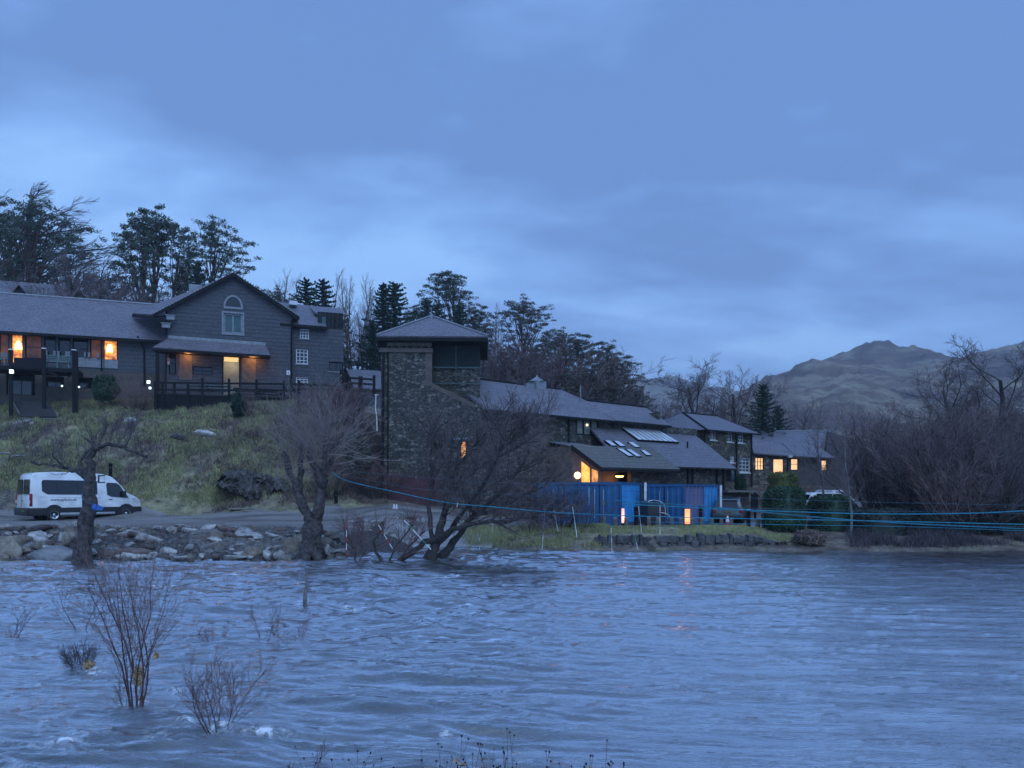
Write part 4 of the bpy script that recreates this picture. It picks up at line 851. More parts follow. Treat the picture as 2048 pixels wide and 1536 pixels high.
A = CT.p(1500, 889, 3.2); B = CT.p(1640, 895, 3.2); c_ = CT.p(1667, 861, 7); d_ = CT.p(1500, 863, 7)
mb = MB(); mb.slab([A, B, c_, d_], .14); part(t, 'roof', mb, M['slate_roof_b'], label='higher roof behind'); mb = MB(); mb.box((A.x, 3.6, 0), (B.x, 7, A.z - .1)); mb.slab([(B.x + .02, 3.2, 0), (B.x + 9, 3.2, 0), (B.x + 9, 3.2, A.z - .6), (B.x + .9, 3.2, A.z + 1.3)], .3); part(t, 'wall', mb, M['slate_wall'])
mb = MB(); mb.tube([c_, d_], .08, 6); part(t, 'ridge', mb, M['lead'], uv=False)
q = CT.p(1549, 866, 6.6); mb = MB(); mb.box((q.x - .12, 6.5, q.z - .6), (q.x + .12, 6.75, q.z + .5)); part(t, 'chimney', mb, M['lead'])
pipe(t, [(sm_ - .05, -.1, ze), (sm_ - .05, -.1, -.3)], .06)
mb = MB(); a, b, c, d = CT.rect(1576, 911, 1584, 915, -.2); mb.box((a, -.3, c), (b, -.15, d)); part(t, 'gutter_box', mb, M['white'])

# ---- terrace deck and its fence in front of the gabled house ----
DK = Fr(310, 55.2, 18, 8.4)
t = thing('terrace_deck', 'dark timber terrace deck raised on a boarded skirt below the gabled house', 'deck', tuple(DK.o), DK.a)
sE = DK.s_at(598); zf = DK.hit(450, 789)[1]
mb = MB(); mb.box((0, 0, zf - .12), (sE, 3.6, zf)); part(t, 'floor', mb, M['deckwood']); mb = MB(); mb.box((0, .05, zf - 1.9), (sE, .15, zf - .125)); part(t, 'skirt', mb, M['dark'])
mb = MB(); mb.box((DK.s_at(455), -.03, zf - .04), (sE + .05, .0, zf + .05)); part(t, 'deck_edge', mb, M['deckwood'])
t = thing('terrace_fence', 'dark post and rail fence along the terrace edge below the gabled house', 'fence', tuple(DK.o), DK.a)
for x in (311, 325, 349, 376, 405, 458, 513, 568, 582, 598):
    q = DK.p(x, 762 + (0 if x in (311,) else 3) if x < 400 else 756 + (x - 400) * .03, 0); mb = MB(); mb.box((q.x - .09, -.13, zf - 1.9), (q.x + .09, -.02, q.z)); part(t, 'post', mb, M['dark'])
for y0, y1 in ((765, 768), (779, 781)):
    for xa_, xb_ in ((311, 598),):
        A = DK.p(xa_, y0, -.16); B = DK.p(xb_, y1, -.16); mb = MB(); mb.slab([A - Vector((0, 0, .08)), B - Vector((0, 0, .08)), B + Vector((0, 0, .06)), A + Vector((0, 0, .06))], .04); part(t, 'rail', mb, M['dark'])
mb = MB()
for i in range(46):
    x = 466 + i * 2.5; q = DK.p(x, 773, -.05); mb.box((q.x - .015, -.1, q.z - .42), (q.x + .015, -.07, q.z + .02))
part(t, 'balusters', mb, M['deckwood'])
# lower fence to the right with stile and gate posts
FN = Fr(596, 55, 10, 8.0)
t = thing('paddock_fence', 'dark rail fence with stout posts running from the terrace to the stone tower', 'fence', tuple(FN.o), FN.a)
for x, y0, y1, w_ in ((598, 764, 805, .1), (622, 767, 800, .09), (683, 740, 800, .13), (690, 745, 800, .12), (721, 753, 778, .16), (748, 751, 778, .1), (700, 758, 782, .08)):
    A = FN.p(x, y0, 0); B = FN.p(x, y1, 0); mb = MB(); mb.box((A.x - w_, -.1, B.z - .5), (A.x + w_, .1, A.z)); part(t, 'post', mb, M['dark'])
for a in ((598, 768, 683, 772), (598, 778, 683, 780), (690, 749, 702, 756), (702, 756, 748, 759), (702, 766, 748, 769)):
    A = FN.p(a[0], a[1], -.12); B = FN.p(a[2], a[3], -.12); mb = MB(); mb.slab([A - Vector((0, 0, .07)), B - Vector((0, 0, .07)), B + Vector((0, 0, .07)), A + Vector((0, 0, .07))], .05); part(t, 'rail', mb, M['dark'])
t = thing('timber_steps', 'pale sloping timber stair rails beside the stout posts near the tower', 'steps', tuple(FN.o), FN.a)
for k in range(5):
    A = FN.p(664, 770 + k * 6, -.5); B = FN.p(684, 749 + k * 6, -.5); mb = MB(); mb.tube([A, B], .035, 6); part(t, 'rail', mb, M['deckwood'] if k % 2 else M['pale_wood'])
# picnic benches on the terrace
def picnic(root, loc_mat, lab, q, rz, mat):
    t = thing('picnic_bench', lab, 'picnic bench', q, rz)
    mb = MB()
    for i in range(5): mb.box((-.9, -.36 + i * .15, .72), (.9, -.23 + i * .15, .76))
    part(t, 'tabletop', mb, mat)
    for s in (-1, 1):
        mb = MB(); mb.box((-.9, s * .75 - .13, .43), (.9, s * .75 + .13, .47)); part(t, 'seat', mb, mat)
        mb = MB(); mb.slab([(s * .7, -.75, 0), (s * .7 + .05, -.75, 0), (s * .7 + .05, -.25, .72), (s * .7, -.25, .72)], .08); mb.slab([(s * .7, .75, 0), (s * .7, .25, .72), (s * .7 + .05, .25, .72), (s * .7 + .05, .75, 0)], .08); mb.box((s * .7, -.8, .38), (s * .7 + .05, .8, .43)); part(t, 'leg', mb, mat)
    return t
M['algae'] = pm('algae_timber', (.16, .22, .21), (.07, .10, .10), 7, .8)
for i, (x, y, v) in enumerate(((398, 784, 1.4), (438, 786, 1.2), (492, 782, 2.2), (540, 783, 2.0))):
    q = DK.world(Vector((DK.s_at(x, v), v, zf))); picnic(None, None, ['pale green weathered picnic bench at the left end of the terrace', 'longer pale green weathered picnic bench behind the terrace fence', 'dark picnic bench in front of the lit doorway', 'dark picnic bench on the right half of the terrace'][i], q, DK.a + .1 * i, M['algae'] if i < 2 else M['deckwood'])

# ---- balcony of the wing ----
BL = Fr(-20, 53.4, 20, 8.8)
t = thing('balcony', 'dark timber balcony on tall posts in front of the restaurant wing', 'balcony', tuple(BL.o), BL.a)
zf2 = BL.hit(100, 735)[1]; sE = BL.s_at(155)
mb = MB(); mb.box((-3, 0, zf2 - .28), (sE, 2.3, zf2)); part(t, 'floor', mb, M['dark'])
for x, y in ((22, 700), (88, 698), (148, 701), (153, 704)):
    q = BL.p(x, y, -.1); mb = MB(); mb.box((q.x - .11, -.18, -1), (q.x + .11, -.02, q.z)); ps = part(t, 'post', mb, M['dark'])
    if x != 153: mb = MB(); mb.box((q.x - .14, -.2, q.z + .002), (q.x + .14, 0, q.z + .07)); part(ps, 'post_cap', mb, M['white'])
mb = MB()
for y in (722,): A = BL.p(28, y, -.05); B = BL.p(86, y + 2, -.05); mb.box((A.x, -.1, A.z - .5), (B.x, -.04, A.z + .25))
part(t, 'panel', mb, M['dark'])
mb = MB(); A = BL.p(90, 741, 0); B = BL.p(150, 756, 0); mb.slab([BL.p(92, 744, -.12), BL.p(100, 744, -.12), BL.p(122, 752, -.12), BL.p(118, 754, -.12)], .1); mb.slab([BL.p(128, 760, -.12), BL.p(147, 746, -.12), BL.p(149, 744, -.12), BL.p(149, 749, -.12)], .1); part(t, 'brace', mb, M['dark'])
for i, (x0, x1, y) in enumerate(((-32, 16, 706), (92, 143, 713))):
    A = BL.p(x0, y, .6); B = BL.p(x1, y, .6); L2 = B.x - A.x; q = BL.world(Vector((A.x, .6, zf2)))
    b_ = thing('garden_bench', ['pale slatted bench cut by the left edge, on the balcony', 'pale slatted bench seen through the balcony rails under the dark windows'][i], 'bench', q, BL.a)
    mb = MB()
    for k in range(4): mb.box((0, .0, .52 + k * .13), (L2, .03, .60 + k * .13))
    part(b_, 'backrest', mb, M['algae']); mb = MB(); mb.box((.05, -.5, .42), (L2 - .05, -.02, .47)); part(b_, 'seat', mb, M['algae'])
    for x in (.1, L2 / 2, L2 - .1):
        for yy in (-.48, -.03): mb = MB(); mb.box((x - .035, yy - .03, 0), (x + .035, yy + .03, .42 if yy < -.1 else 1.0)); part(b_, 'leg', mb, M['algae'])
for i, (x, y, s_) in enumerate(((23, 743, .12), (37, 740, .07), (124, 772, .05), (158, 774, .05), (297, 764, .10), (300, 776, .07))):
    d_ = 53.2 if i != 1 else 54.5
    q = W(x, y, d_); lab = ['bright white square bulkhead lamp under the balcony', 'small greenish-white lamp under the balcony', 'tiny white light low on the wall under the balcony', 'tiny white light in the low window of the wing', 'small white lamp on the terrace corner post', 'lower small white lamp by the terrace corner post'][i]
    o = thing('bulkhead_lamp', lab, 'lamp', q, LW.a); mb = MB(); mb.box((-s_ * 1.15, .0, -s_ * 1.15), (s_ * 1.15, .08, s_ * 1.15)); part(o, 'housing', mb, M['metal']); mb = MB(); mb.box((-s_, -.03, -s_), (s_, -.002, s_)); part(o, 'diffuser', mb, M['lamp_white'])
    if i == 0: point('lamp_light', (0, -.25, 0), 5, (.75, .9, 1), .1, o)
# steps down from the wing
ST = thing('wooden_stair', 'wide flight of brown timber steps on the slope below the wing', 'stairs', (0, 0, 0))
A = W(24, 802, 55.5); B = W(96, 806, 55.8); c_ = W(114, 834, 53.4); d_ = W(41, 833, 53.4); mb = MB(); k = 8
for i in range(k):
    f0, f1 = i / k, (i + .82) / k; p0, p1 = A.lerp(d_, f0), B.lerp(c_, f0); p2, p3 = B.lerp(c_, f1), A.lerp(d_, f1); z_ = p3.z; up = Vector((0, 0, .12))
    mb.slab([Vector((p3.x, p3.y, z_)) + up, Vector((p2.x, p2.y, z_)) + up, Vector((p1.x, p1.y, z_)) + up, Vector((p0.x, p0.y, z_)) + up], .14)
part(ST, 'treads', mb, M['deckwood']); mb = MB(); mb.slab([d_ + Vector((0, 0, -.15)), c_ + Vector((0, 0, -.15)), B + Vector((0, 0, -.15)), A + Vector((0, 0, -.15))], .3); mb.tube([A + Vector((-.05, 0, .15)), d_ + Vector((-.05, 0, .15))], .05, 5); part(ST, 'stringer', mb, M['pale_wood'])

# ================= VEGETATION =================
def rvec(R): return Vector((R.gauss(0, 1), R.gauss(0, 1), R.gauss(0, 1)))
def grow(mbs, p, d, L, r, lvl, P, R, tips):
    c = P[lvl]; n = c['n']; pts = [p.copy()]; tr = Vector(c.get('trop', (0, 0, .05)))
    for i in range(n):
        d = (d + rvec(R) * c['wob'] + tr).normalized(); p = p + d * (L / n); pts.append(p)
    rad = [r * (1 - (1 - c['tap']) * i / n) for i in range(n + 1)]
    mbs[c['mb']].tube(pts, rad, c['s'])
    if lvl + 1 < len(P):
        k = c['cnt']; q = P[lvl + 1]
        for j in range(k):
            f = min(.999, c['st'] + (1 - c['st']) * (j + R.random()) / k); x = f * n; i = int(x); a = x - i
            pp = pts[i].lerp(pts[i + 1], a); bd = (pts[i + 1] - pts[i]).normalized()
            u = bd.cross(Vector((.2, .3, 1)) if abs(bd.z) < .9 else Vector((1, 0, 0))).normalized(); v = bd.cross(u)
            ph = j * 2.4 + R.random() * 1.2; an = radians(q['ang'] + R.gauss(0, 9))
            nd = bd * cos(an) + (u * cos(ph) + v * sin(ph)) * sin(an)
            nl = L * q['len'] * (1 - c.get('fall', .45) * f) * R.uniform(.7, 1.2)
            rr = max(q.get('rmin', .004), (rad[i] * (1 - a) + rad[i + 1] * a) * q.get('rr', .55))
            grow(mbs, pp, nd, nl, rr, lvl + 1, P, R, tips)
    tips.append((pts[-1], d, lvl, pts))
def leafquads(mb, c, rx, rz, n, s, R, up=.35):
    for _ in range(n):
        q = rvec(R); q.normalize(); q *= R.random() ** .45
        p = Vector((c.x + q.x * rx, c.y + q.y * rx, c.z + q.z * rz))
        a = rvec(R); a.z *= up; a.normalize(); b = a.cross(rvec(R)).normalized(); k = s * R.uniform(.5, 1.25); w_ = k * .38
        mb.poly([p - a * k, p + b * w_, p + a * k, p - b * w_])
def bare_proto(seed, kind='broad'):
    R = random.Random(seed); T, K = MB(), MB(); tips = []
    if kind == 'broad':
        P = [dict(n=7, wob=.07, tap=.3, s=8, mb=0, cnt=13, st=.24, trop=(.01, 0, .05)), dict(n=7, wob=.15, tap=.25, s=5, mb=0, cnt=11, st=.15, ang=48, len=.66, rr=.42, trop=(.02, 0, .08)),
             dict(n=5, wob=.18, tap=.35, s=3, mb=1, cnt=9, st=.1, ang=42, len=.5, rr=.42, rmin=.014, trop=(.03, 0, .06)), dict(n=3, wob=.2, tap=.4, s=3, mb=1, cnt=5, st=.1, ang=36, len=.5, rr=.5, rmin=.009, trop=(.04, 0, .04)), dict(n=2, wob=.2, tap=.4, s=3, mb=1, ang=34, len=.55, rmin=.006, trop=(.04, 0, .02))]
        grow([T, K], Vector((0, 0, -.4)), Vector((0, 0, 1)), 7.4, .22, 0, P, R, tips)
    elif kind == 'wind':
        P = [dict(n=7, wob=.07, tap=.35, s=8, mb=0, cnt=9, st=.3, trop=(.06, 0, .03)), dict(n=6, wob=.12, tap=.3, s=5, mb=0, cnt=9, st=.2, ang=46, len=.62, rr=.5, trop=(.16, 0, .08)),
             dict(n=5, wob=.12, tap=.35, s=3, mb=1, cnt=8, st=.15, ang=36, len=.5, rr=.5, rmin=.016, trop=(.22, 0, .06)), dict(n=3, wob=.12, tap=.4, s=3, mb=1, cnt=4, st=.1, ang=28, len=.55, rr=.5, rmin=.009, trop=(.25, 0, .02)), dict(n=2, wob=.1, tap=.4, s=3, mb=1, ang=24, len=.5, rmin=.006, trop=(.25, 0, 0))]
        grow([T, K], Vector((0, 0, -.4)), Vector((0, 0, 1)), 7.4, .24, 0, P, R, tips)
    elif kind == 'tall':
        P = [dict(n=9, wob=.035, tap=.12, s=7, mb=0, cnt=26, st=.25, trop=(.0, 0, .05), fall=.75), dict(n=5, wob=.10, tap=.25, s=4, mb=1, cnt=8, st=.15, ang=38, len=.34, rr=.4, rmin=.015, trop=(.01, 0, .13)),
             dict(n=3, wob=.13, tap=.35, s=3, mb=1, cnt=4, st=.1, ang=32, len=.42, rr=.5, rmin=.009, trop=(.02, 0, .08)), dict(n=2, wob=.1, tap=.4, s=3, mb=1, ang=28, len=.5, rmin=.006, trop=(0, 0, .05))]
        grow([T, K], Vector((0, 0, -.4)), Vector((0, 0, 1)), 10.4, .15, 0, P, R, tips)
    elif kind == 'birch':
        P = [dict(n=12, wob=.11, tap=.15, s=8, mb=0, cnt=26, st=.22, trop=(-.01, 0, .05), fall=.6), dict(n=5, wob=.1, tap=.25, s=4, mb=1, cnt=9, st=.15, ang=40, len=.36, rr=.38, rmin=.014, trop=(0, 0, .08)),
             dict(n=4, wob=.15, tap=.35, s=3, mb=1, cnt=5, st=.1, ang=35, len=.45, rr=.5, rmin=.008, trop=(0, 0, -.02)), dict(n=2, wob=.1, tap=.4, s=3, mb=1, ang=30, len=.5, rmin=.005, trop=(0, 0, -.08))]
        grow([T, K], Vector((0, 0, -.4)), Vector((0, 0, 1)), 9.4, .13, 0, P, R, tips)
    elif kind == 'shrub':
        for k in range(13):
            a = k * 2.4; ti = R.uniform(.1, .75); P = [dict(n=6, wob=.09, tap=.3, s=5, mb=0, cnt=9, st=.2, trop=(0, 0, .08)), dict(n=4, wob=.13, tap=.3, s=3, mb=1, cnt=7, st=.1, ang=34, len=.5, rr=.5, rmin=.012, trop=(0, 0, .10)), dict(n=3, wob=.13, tap=.4, s=3, mb=1, cnt=4, st=.1, ang=30, len=.55, rmin=.008, trop=(0, 0, .06)), dict(n=2, wob=.12, tap=.4, s=3, mb=1, ang=28, len=.55, rmin=.005, trop=(0, 0, .03))]
            grow([T, K], Vector((cos(a) * .35, sin(a) * .35, -.2)), Vector((cos(a) * ti, sin(a) * ti, 1)).normalized(), R.uniform(3.6, 5.2), R.uniform(.03, .06), 0, P, R, tips)
    zs = [v[2] for v in K.v]; h = sorted(zs)[int(len(zs) * .995)]
    return T, K, h
def proto_obj(T, K, h, n1='trunk', n2='crown', m1=None, m2=None, sm2=False):
    return dict(T=T.build(n1, m1, None, smooth=True), K=K.build(n2, m2, None, smooth=sm2), h=h)
PROTO = {}
def mkproto(key, T, K, h, m1, m2):
    me1 = bpy.data.meshes.new('trunk'); me1.from_pydata(T.v, [], T.f); me1.polygons.foreach_set('use_smooth', [True] * len(me1.polygons)); me1.materials.append(m1)
    me2 = bpy.data.meshes.new('crown'); me2.from_pydata(K.v, [], K.f); me2.materials.append(m2); PROTO[key] = (me1, me2, h)
def tree(key, name, label, cat, loc, height, rz=0, group=None, sx=1, n1='trunk', n2='crown'):
    me1, me2, h = PROTO[key]; t = thing(name, label, cat, loc, rz, group); s = height / h; t.scale = (s * sx, s * sx, s)
    for n, me in ((n1, me1), (n2, me2)): o = bpy.data.objects.new(n, me); C.objects.link(o); o.parent = t
    return t
def put(key, name, label, cat, px, top, d, rz=0, group=None, sx=1, base=None, **k):
    g = G(px, d); zt = EYE + (HZ - top) / F * d
    if base is not None: g.z = base
    return tree(key, name, label, cat, g, zt - g.z, rz, group, sx, **k)
for i in range(3): mkproto('broad%d' % i, *bare_proto(11 + i, 'broad'), M['bark'], M['twig'])
for i in range(2): mkproto('wind%d' % i, *bare_proto(21 + i, 'wind'), M['bark'], M['twig_dark'])
for i in range(3): mkproto('tall%d' % i, *bare_proto(31 + i, 'tall'), M['bark_pale'], M['twig_pale'])
for i in range(1): mkproto('birch%d' % i, *bare_proto(41 + i, 'birch'), M['bark_birch'], M['twig'])
for i in range(3):
    a = bare_proto(51 + i, 'shrub'); mkproto('shrub%d' % i, *a, M['bark'], M['twig'])
    me1, me2, h = PROTO['shrub%d' % i]
    for nm, m_ in (('r', 'twig_red'), ('d', 'twig_dark')):
        c2 = me2.copy(); c2.materials.clear(); c2.materials.append(M[m_]); PROTO['shrub%d%s' % (i, nm)] = (me1, c2, h)
# pines ---------------------------------------------------------------
def pine_proto(seed, style='umbrella', lean=.0, Rx=3.2, zc=.66, nb=30, tiers=.25, dens=1.0):
    """Scots pine, 10 m: bare stems, boughs that arch out to a domed crown of flat needle pads"""
    R = random.Random(seed); T, K = MB(), MB(); H_ = 10.0; Rz = H_ * (1 - zc) - .25
    stems = {'multi': [(-.9, -.06), (.1, .03), (.9, .20)]}.get(style, [(0, 0)]); S = []
    for sx, sl_ in stems:
        pts = []; p = Vector((sx, R.uniform(-.3, .3), -.5)); d = Vector((sl_ + lean * .12, 0, 1)).normalized(); n = 12; top = H_ * (.86 if len(stems) > 1 else .92)
        for i in range(n + 1): pts.append(p.copy()); d = (d + rvec(R) * .055 + Vector((lean * .02, 0, .03))).normalized(); p = p + d * (top / n)
        T.tube(pts, [.25 * (1 - .8 * i / n) for i in range(n + 1)], 8); S.append(pts)
    cx = lean * .9
    for j in range(nb):
        ph = j * 2.4 + R.uniform(-.3, .3); th = radians(-22 + 104 * ((j + R.random()) / nb) ** .8); k = R.uniform(.82, 1.08)
        low = lean * max(0, cos(ph)) * 1.8 * (1 - (j / nb)); e = Vector((cx + Rx * cos(ph) * cos(th) * k * (1 + .25 * lean * (cos(ph) > 0)), Rx * .85 * sin(ph) * cos(th) * k, H_ * zc + Rz * sin(th) * k - low))
        st = min(S, key=lambda q: abs(q[8].x - e.x * .6)); f = max(tiers, min(.96, (e.z / H_) * R.uniform(.62, .82))); x = f * 12; i = int(x); s0 = st[i].lerp(st[min(i + 1, 12)], x - i)
        c = s0.lerp(e, .5) + Vector((0, 0, (e - s0).length * R.uniform(-.05, .16))) + rvec(R) * .22; bp = []
        for q in range(8): u = q / 7; bp.append(s0 * (1 - u) ** 2 + c * 2 * u * (1 - u) + e * u * u + (rvec(R) * .07 if 0 < q < 7 else Vector()))
        r0 = .085 * (1.15 - f * .6); T.tube(bp, [max(.014, r0 * (1 - .85 * q / 7)) for q in range(8)], 5)
        for q in (4, 5, 6, 7, 7):
            for _ in range(2 if q > 4 else 1):
                if R.random() > dens: continue
                o = Vector((R.gauss(0, .42), R.gauss(0, .42), abs(R.gauss(0, .16)) + .02)); t2 = bp[q] + o
                T.tube([bp[q], bp[q].lerp(t2, .5) + rvec(R) * .05, t2], [.018, .013, .009], 3)
                leafquads(K, t2 + Vector((0, 0, .06)), R.uniform(.30, .52), R.uniform(.08, .16), int(58 * R.uniform(.6, 1.1)), .095, R, .6)
    z = max(v[2] for v in K.v); return T, K, z
def fir_proto(seed, fat=1.0, pointed=1.0):
    R = random.Random(seed); T, K = MB(), MB(); T.tube([(0, 0, -.4), (0.03, 0, 5), (0, .05, 9.7)], [.22, .13, .02], 7)
    for j in range(150):
        f = (j / 150) ** .9; z = .3 + f * 9.5; L = fat * 2.6 * ((1 - f) ** (1.0 * pointed) + .045) * R.uniform(.5, 1.25); ph = j * 2.4 + R.random() * .5
        q = Vector((0, 0, z)); d = Vector((cos(ph), sin(ph), .10 + .25 * f)); bp = [q.copy()]
        for k in range(4): d = (d + Vector((0, 0, -.12 + .07 * k))).normalized(); q = q + d * L / 4; bp.append(q.copy())
        T.tube(bp, [.022, .018, .014, .01, .006], 3)
        for k in range(1, 5):
            for u in (.0, .5):
                c = bp[k - 1].lerp(bp[k], u + R.random() * .4) - Vector((0, 0, .05)); leafquads(K, c, .07 + .24 * (1 - f), .05 + .10 * (1 - f), int(8 + 6 * (1 - f)), .12, R, .5)
        leafquads(K, bp[-1] + d * .10, .05 + .12 * (1 - f), .08, 7, .12, R, .8)
    return T, K, 9.9
mkproto('pine0', *pine_proto(3, 'umbrella', .1, 2.9, .70, 30, .5, .85), M['bark_pine'], M['needle'])
mkproto('pine1', *pine_proto(5, 'umbrella', .9, 3.1, .62, 34, .35, .8), M['bark_pine'], M['needle'])
mkproto('pine2', *pine_proto(8, 'multi', .55, 3.5, .60, 60, .4, 1.0), M['bark_pine'], M['needle'])
mkproto('pine3', *pine_proto(13, 'umbrella', .15, 3.3, .58, 38, .25, .8), M['bark_pine'], M['needle_red'])
mkproto('pine4', *pine_proto(17, 'umbrella', .25, 2.9, .45, 44, .12, .85), M['bark'], M['needle_red'])
mkproto('fir0', *fir_proto(2, 1.8, .95), M['bark'], M['fir']); mkproto('fir1', *fir_proto(6, 1.35, .8), M['bark'], M['fir'])

SK = 'trees on the skyline behind the buildings'
put('pine1', 'pine_tree', 'large dark pine with a flat wind-combed crown and thick trunk, farthest left on the skyline', 'tree', 52, 392, 84, .1, SK, .85)
put('pine2', 'pine_tree', 'dense dark pine crown cut by the left edge of the photo', 'tree', -34, 392, 88, 1.2, SK, .75)
put('pine2', 'pine_tree', 'broad triple-stemmed pine with a dense domed crown left of the gable', 'tree', 296, 410, 86, .15, SK, .66)
put('pine1', 'pine_tree', 'wind-swept pine leaning right with layered boughs just above the gable', 'tree', 418, 432, 88, -.1, SK, .68)
put('pine0', 'pine_tree', 'tall flat-topped pine with bare stems right behind the tower roof', 'tree', 893, 542, 86, .8, SK, .78)
put('pine3', 'pine_tree', 'round-headed open pine standing clear on the skyline right of the tower', 'tree', 1047, 590, 88, .3, SK, .85)
for i, (px, top, d, k, rz, sx, lab) in enumerate([
  (1118, 655, 84, 'pine3', 1.0, .9, 'small open pine next right of the round-headed pine'), (1160, 663, 82, 'pine4', 2.0, .85, 'dark pine with a level top above the range roof'),
  (1200, 680, 84, 'pine4', .4, .8, 'ragged thin pine in the row stepping down to the right'), (1245, 704, 80, 'pine4', 3.0, .9, 'last sloping pine at the right end of the skyline row, before the far hills'),
  (1262, 770, 76, 'pine1', .2, .8, 'low pine with a drooping bough touching the range roof end'), (1085, 690, 80, 'pine4', 4.0, 1.1, 'bushy greyish pine low behind the range roof'),
  (1020, 700, 78, 'pine4', 5.2, 1.25, 'wide low pine just behind the ridge cupola'), (1180, 735, 76, 'pine4', 1.7, 1.2, 'low spreading pine behind the flue pipe'), (960, 605, 86, 'pine4', 2.6, .7, 'shaggy mid-height conifer right of the tower roof corner'),
  (832, 612, 92, 'pine3', 2.2, .8, 'faint small pine between the twin firs and the tower top'), (552, 572, 90, 'pine3', .9, .8, 'small brownish pine over the annexe roof'), (1130, 745, 72, 'pine4', .6, 1.3, 'low grey-green pine above the middle of the range roof'), (1228, 760, 74, 'pine4', 2.4, 1.1, 'dark low pine beside the drooping bough')]):
    put(k, 'pine_tree', lab, 'tree', px, top, d, rz, SK, sx)
for px, top, d, k, lab, sx in ((612, 556, 78, 'fir0', 'left of the two dark firs behind the annexe roof', 1.0), (646, 556, 78, 'fir0', 'right of the two dark firs behind the annexe roof', 1.0), (766, 565, 72, 'fir1', 'left twin of the tall dark firs beside the tower', .95), (789, 563, 73, 'fir0', 'right twin of the tall dark firs beside the tower', 1.15), (745, 640, 70, 'fir1', 'shorter dark fir at the foot of the tall twin firs', .9),
  (854, 598, 82, 'fir0', 'small dark fir tip just left of the tower finial', .8), (873, 608, 80, 'fir0', 'small dark fir tip just right of the tower finial', .9), (918, 610, 78, 'fir0', 'dark pointed fir over the right slope of the tower roof', 1.0), (948, 655, 76, 'fir1', 'dark fir filling the corner right of the tower roof', .8), (1526, 766, 76, 'fir1', 'broad dark evergreen behind the stone house', 1.1), (1556, 810, 78, 'fir1', 'lower dark evergreen shoulder right of the broad one', 1.0), (395, 520, 82, 'fir1', 'dark evergreen mass filling the gap left of the gable peak', .7)):
    put(k, 'fir_tree', lab, 'tree', px, top, d, px * .1, SK, sx)
BW = 'bare wood left behind the wing'
R = random.Random(4)
for px, top, d, k in [(95, 470, 80, 'wind0'), (130, 480, 84, 'wind1'), (160, 492, 82, 'wind0'), (190, 520, 80, 'wind1'), (118, 500, 74, 'broad0'), (225, 535, 82, 'broad1'), (182, 530, 76, 'broad2'), (-18, 338, 92, 'wind0'), (22, 356, 94, 'wind1'), (350, 545, 88, 'broad0'), (20, 490, 80, 'broad1'), (220, 580, 72, 'shrub0d'), (170, 580, 71, 'shrub1r'), (250, 582, 72, 'shrub2'), (110, 575, 71, 'shrub0r'), (330, 580, 73, 'shrub1'), (370, 575, 76, 'shrub0')]:
    put(k, 'bare_tree', 'leafless dark tree in the tangled bare wood behind the left wing', 'tree', px, top, d, R.random() * .7 if 'wind' in k else R.random() * 6, BW, R.uniform(.9, 1.2))
BT = 'thin bare trees between annexe and tower'
for px, top, d, k in [(560, 530, 92, 'tall0'), (592, 540, 94, 'tall1'), (655, 542, 90, 'tall2'), (690, 555, 82, 'tall0'), (700, 545, 84, 'tall1'), (712, 575, 80, 'tall2'), (722, 560, 84, 'tall0'), (734, 580, 82, 'tall1'), (748, 556, 86, 'tall2'), (678, 560, 86, 'tall1'), (760, 590, 84, 'tall0'), (530, 560, 90, 'tall2'), (575, 560, 90, 'tall0'), (815, 605, 86, 'tall1'), (990, 640, 84, 'tall2'), (706, 600, 78, 'tall0'), (727, 610, 77, 'tall2'), (740, 620, 79, 'tall1'), (694, 600, 78, 'tall1'), (985, 610, 90, 'tall0')]:
    put(k, 'bare_tree', 'slender pale leafless tree among the many behind the slate houses', 'tree', px, top, d, px, BT, 1.0)
for i, (px, top, d, k) in enumerate([(970, 690, 72, 'shrub0'), (1000, 680, 76, 'shrub1r'), (1040, 685, 78, 'shrub2'), (1075, 690, 78, 'shrub0r'), (1105, 700, 76, 'shrub1'), (1150, 712, 76, 'shrub2r'), (985, 735, 68, 'shrub1'), (1020, 740, 70, 'shrub2'), (1060, 740, 71, 'shrub0'), (1100, 752, 71, 'shrub1'), (1190, 765, 71, 'shrub2'), (1220, 790, 71, 'shrub0'), (1265, 800, 72, 'shrub1'), (1300, 815, 74, 'shrub2d')]):
    put(k, 'bare_shrub', 'leafless scrub on the rise behind the long range roof', 'shrub', px, top, d, px, 'scrub behind the long range roof', 1.5, n1='stems', n2='twigs')
put('broad1', 'bare_tree', 'large spreading leafless tree behind the stone house roof', 'tree', 1418, 708, 82, .5, None, 1.25)
put('broad0', 'bare_tree', 'second leafless tree close right of the large spreading one', 'tree', 1462, 738, 84, 2.5, None, 1.15)
put('broad2', 'bare_tree', 'leafless tree between the spreading tree and the broad evergreen', 'tree', 1497, 752, 88, 4.5, None, 1.0)
put('broad2', 'bare_tree', 'small leafless tree rising beyond the cottage ridge', 'tree', 1622, 800, 90, 1.5, None, 1.0)
put('shrub0', 'bare_shrub', 'low bare scrub left of the stone house roof', 'shrub', 1350, 800, 80, 1.5, None, 1.3, n1='stems', n2='twigs')
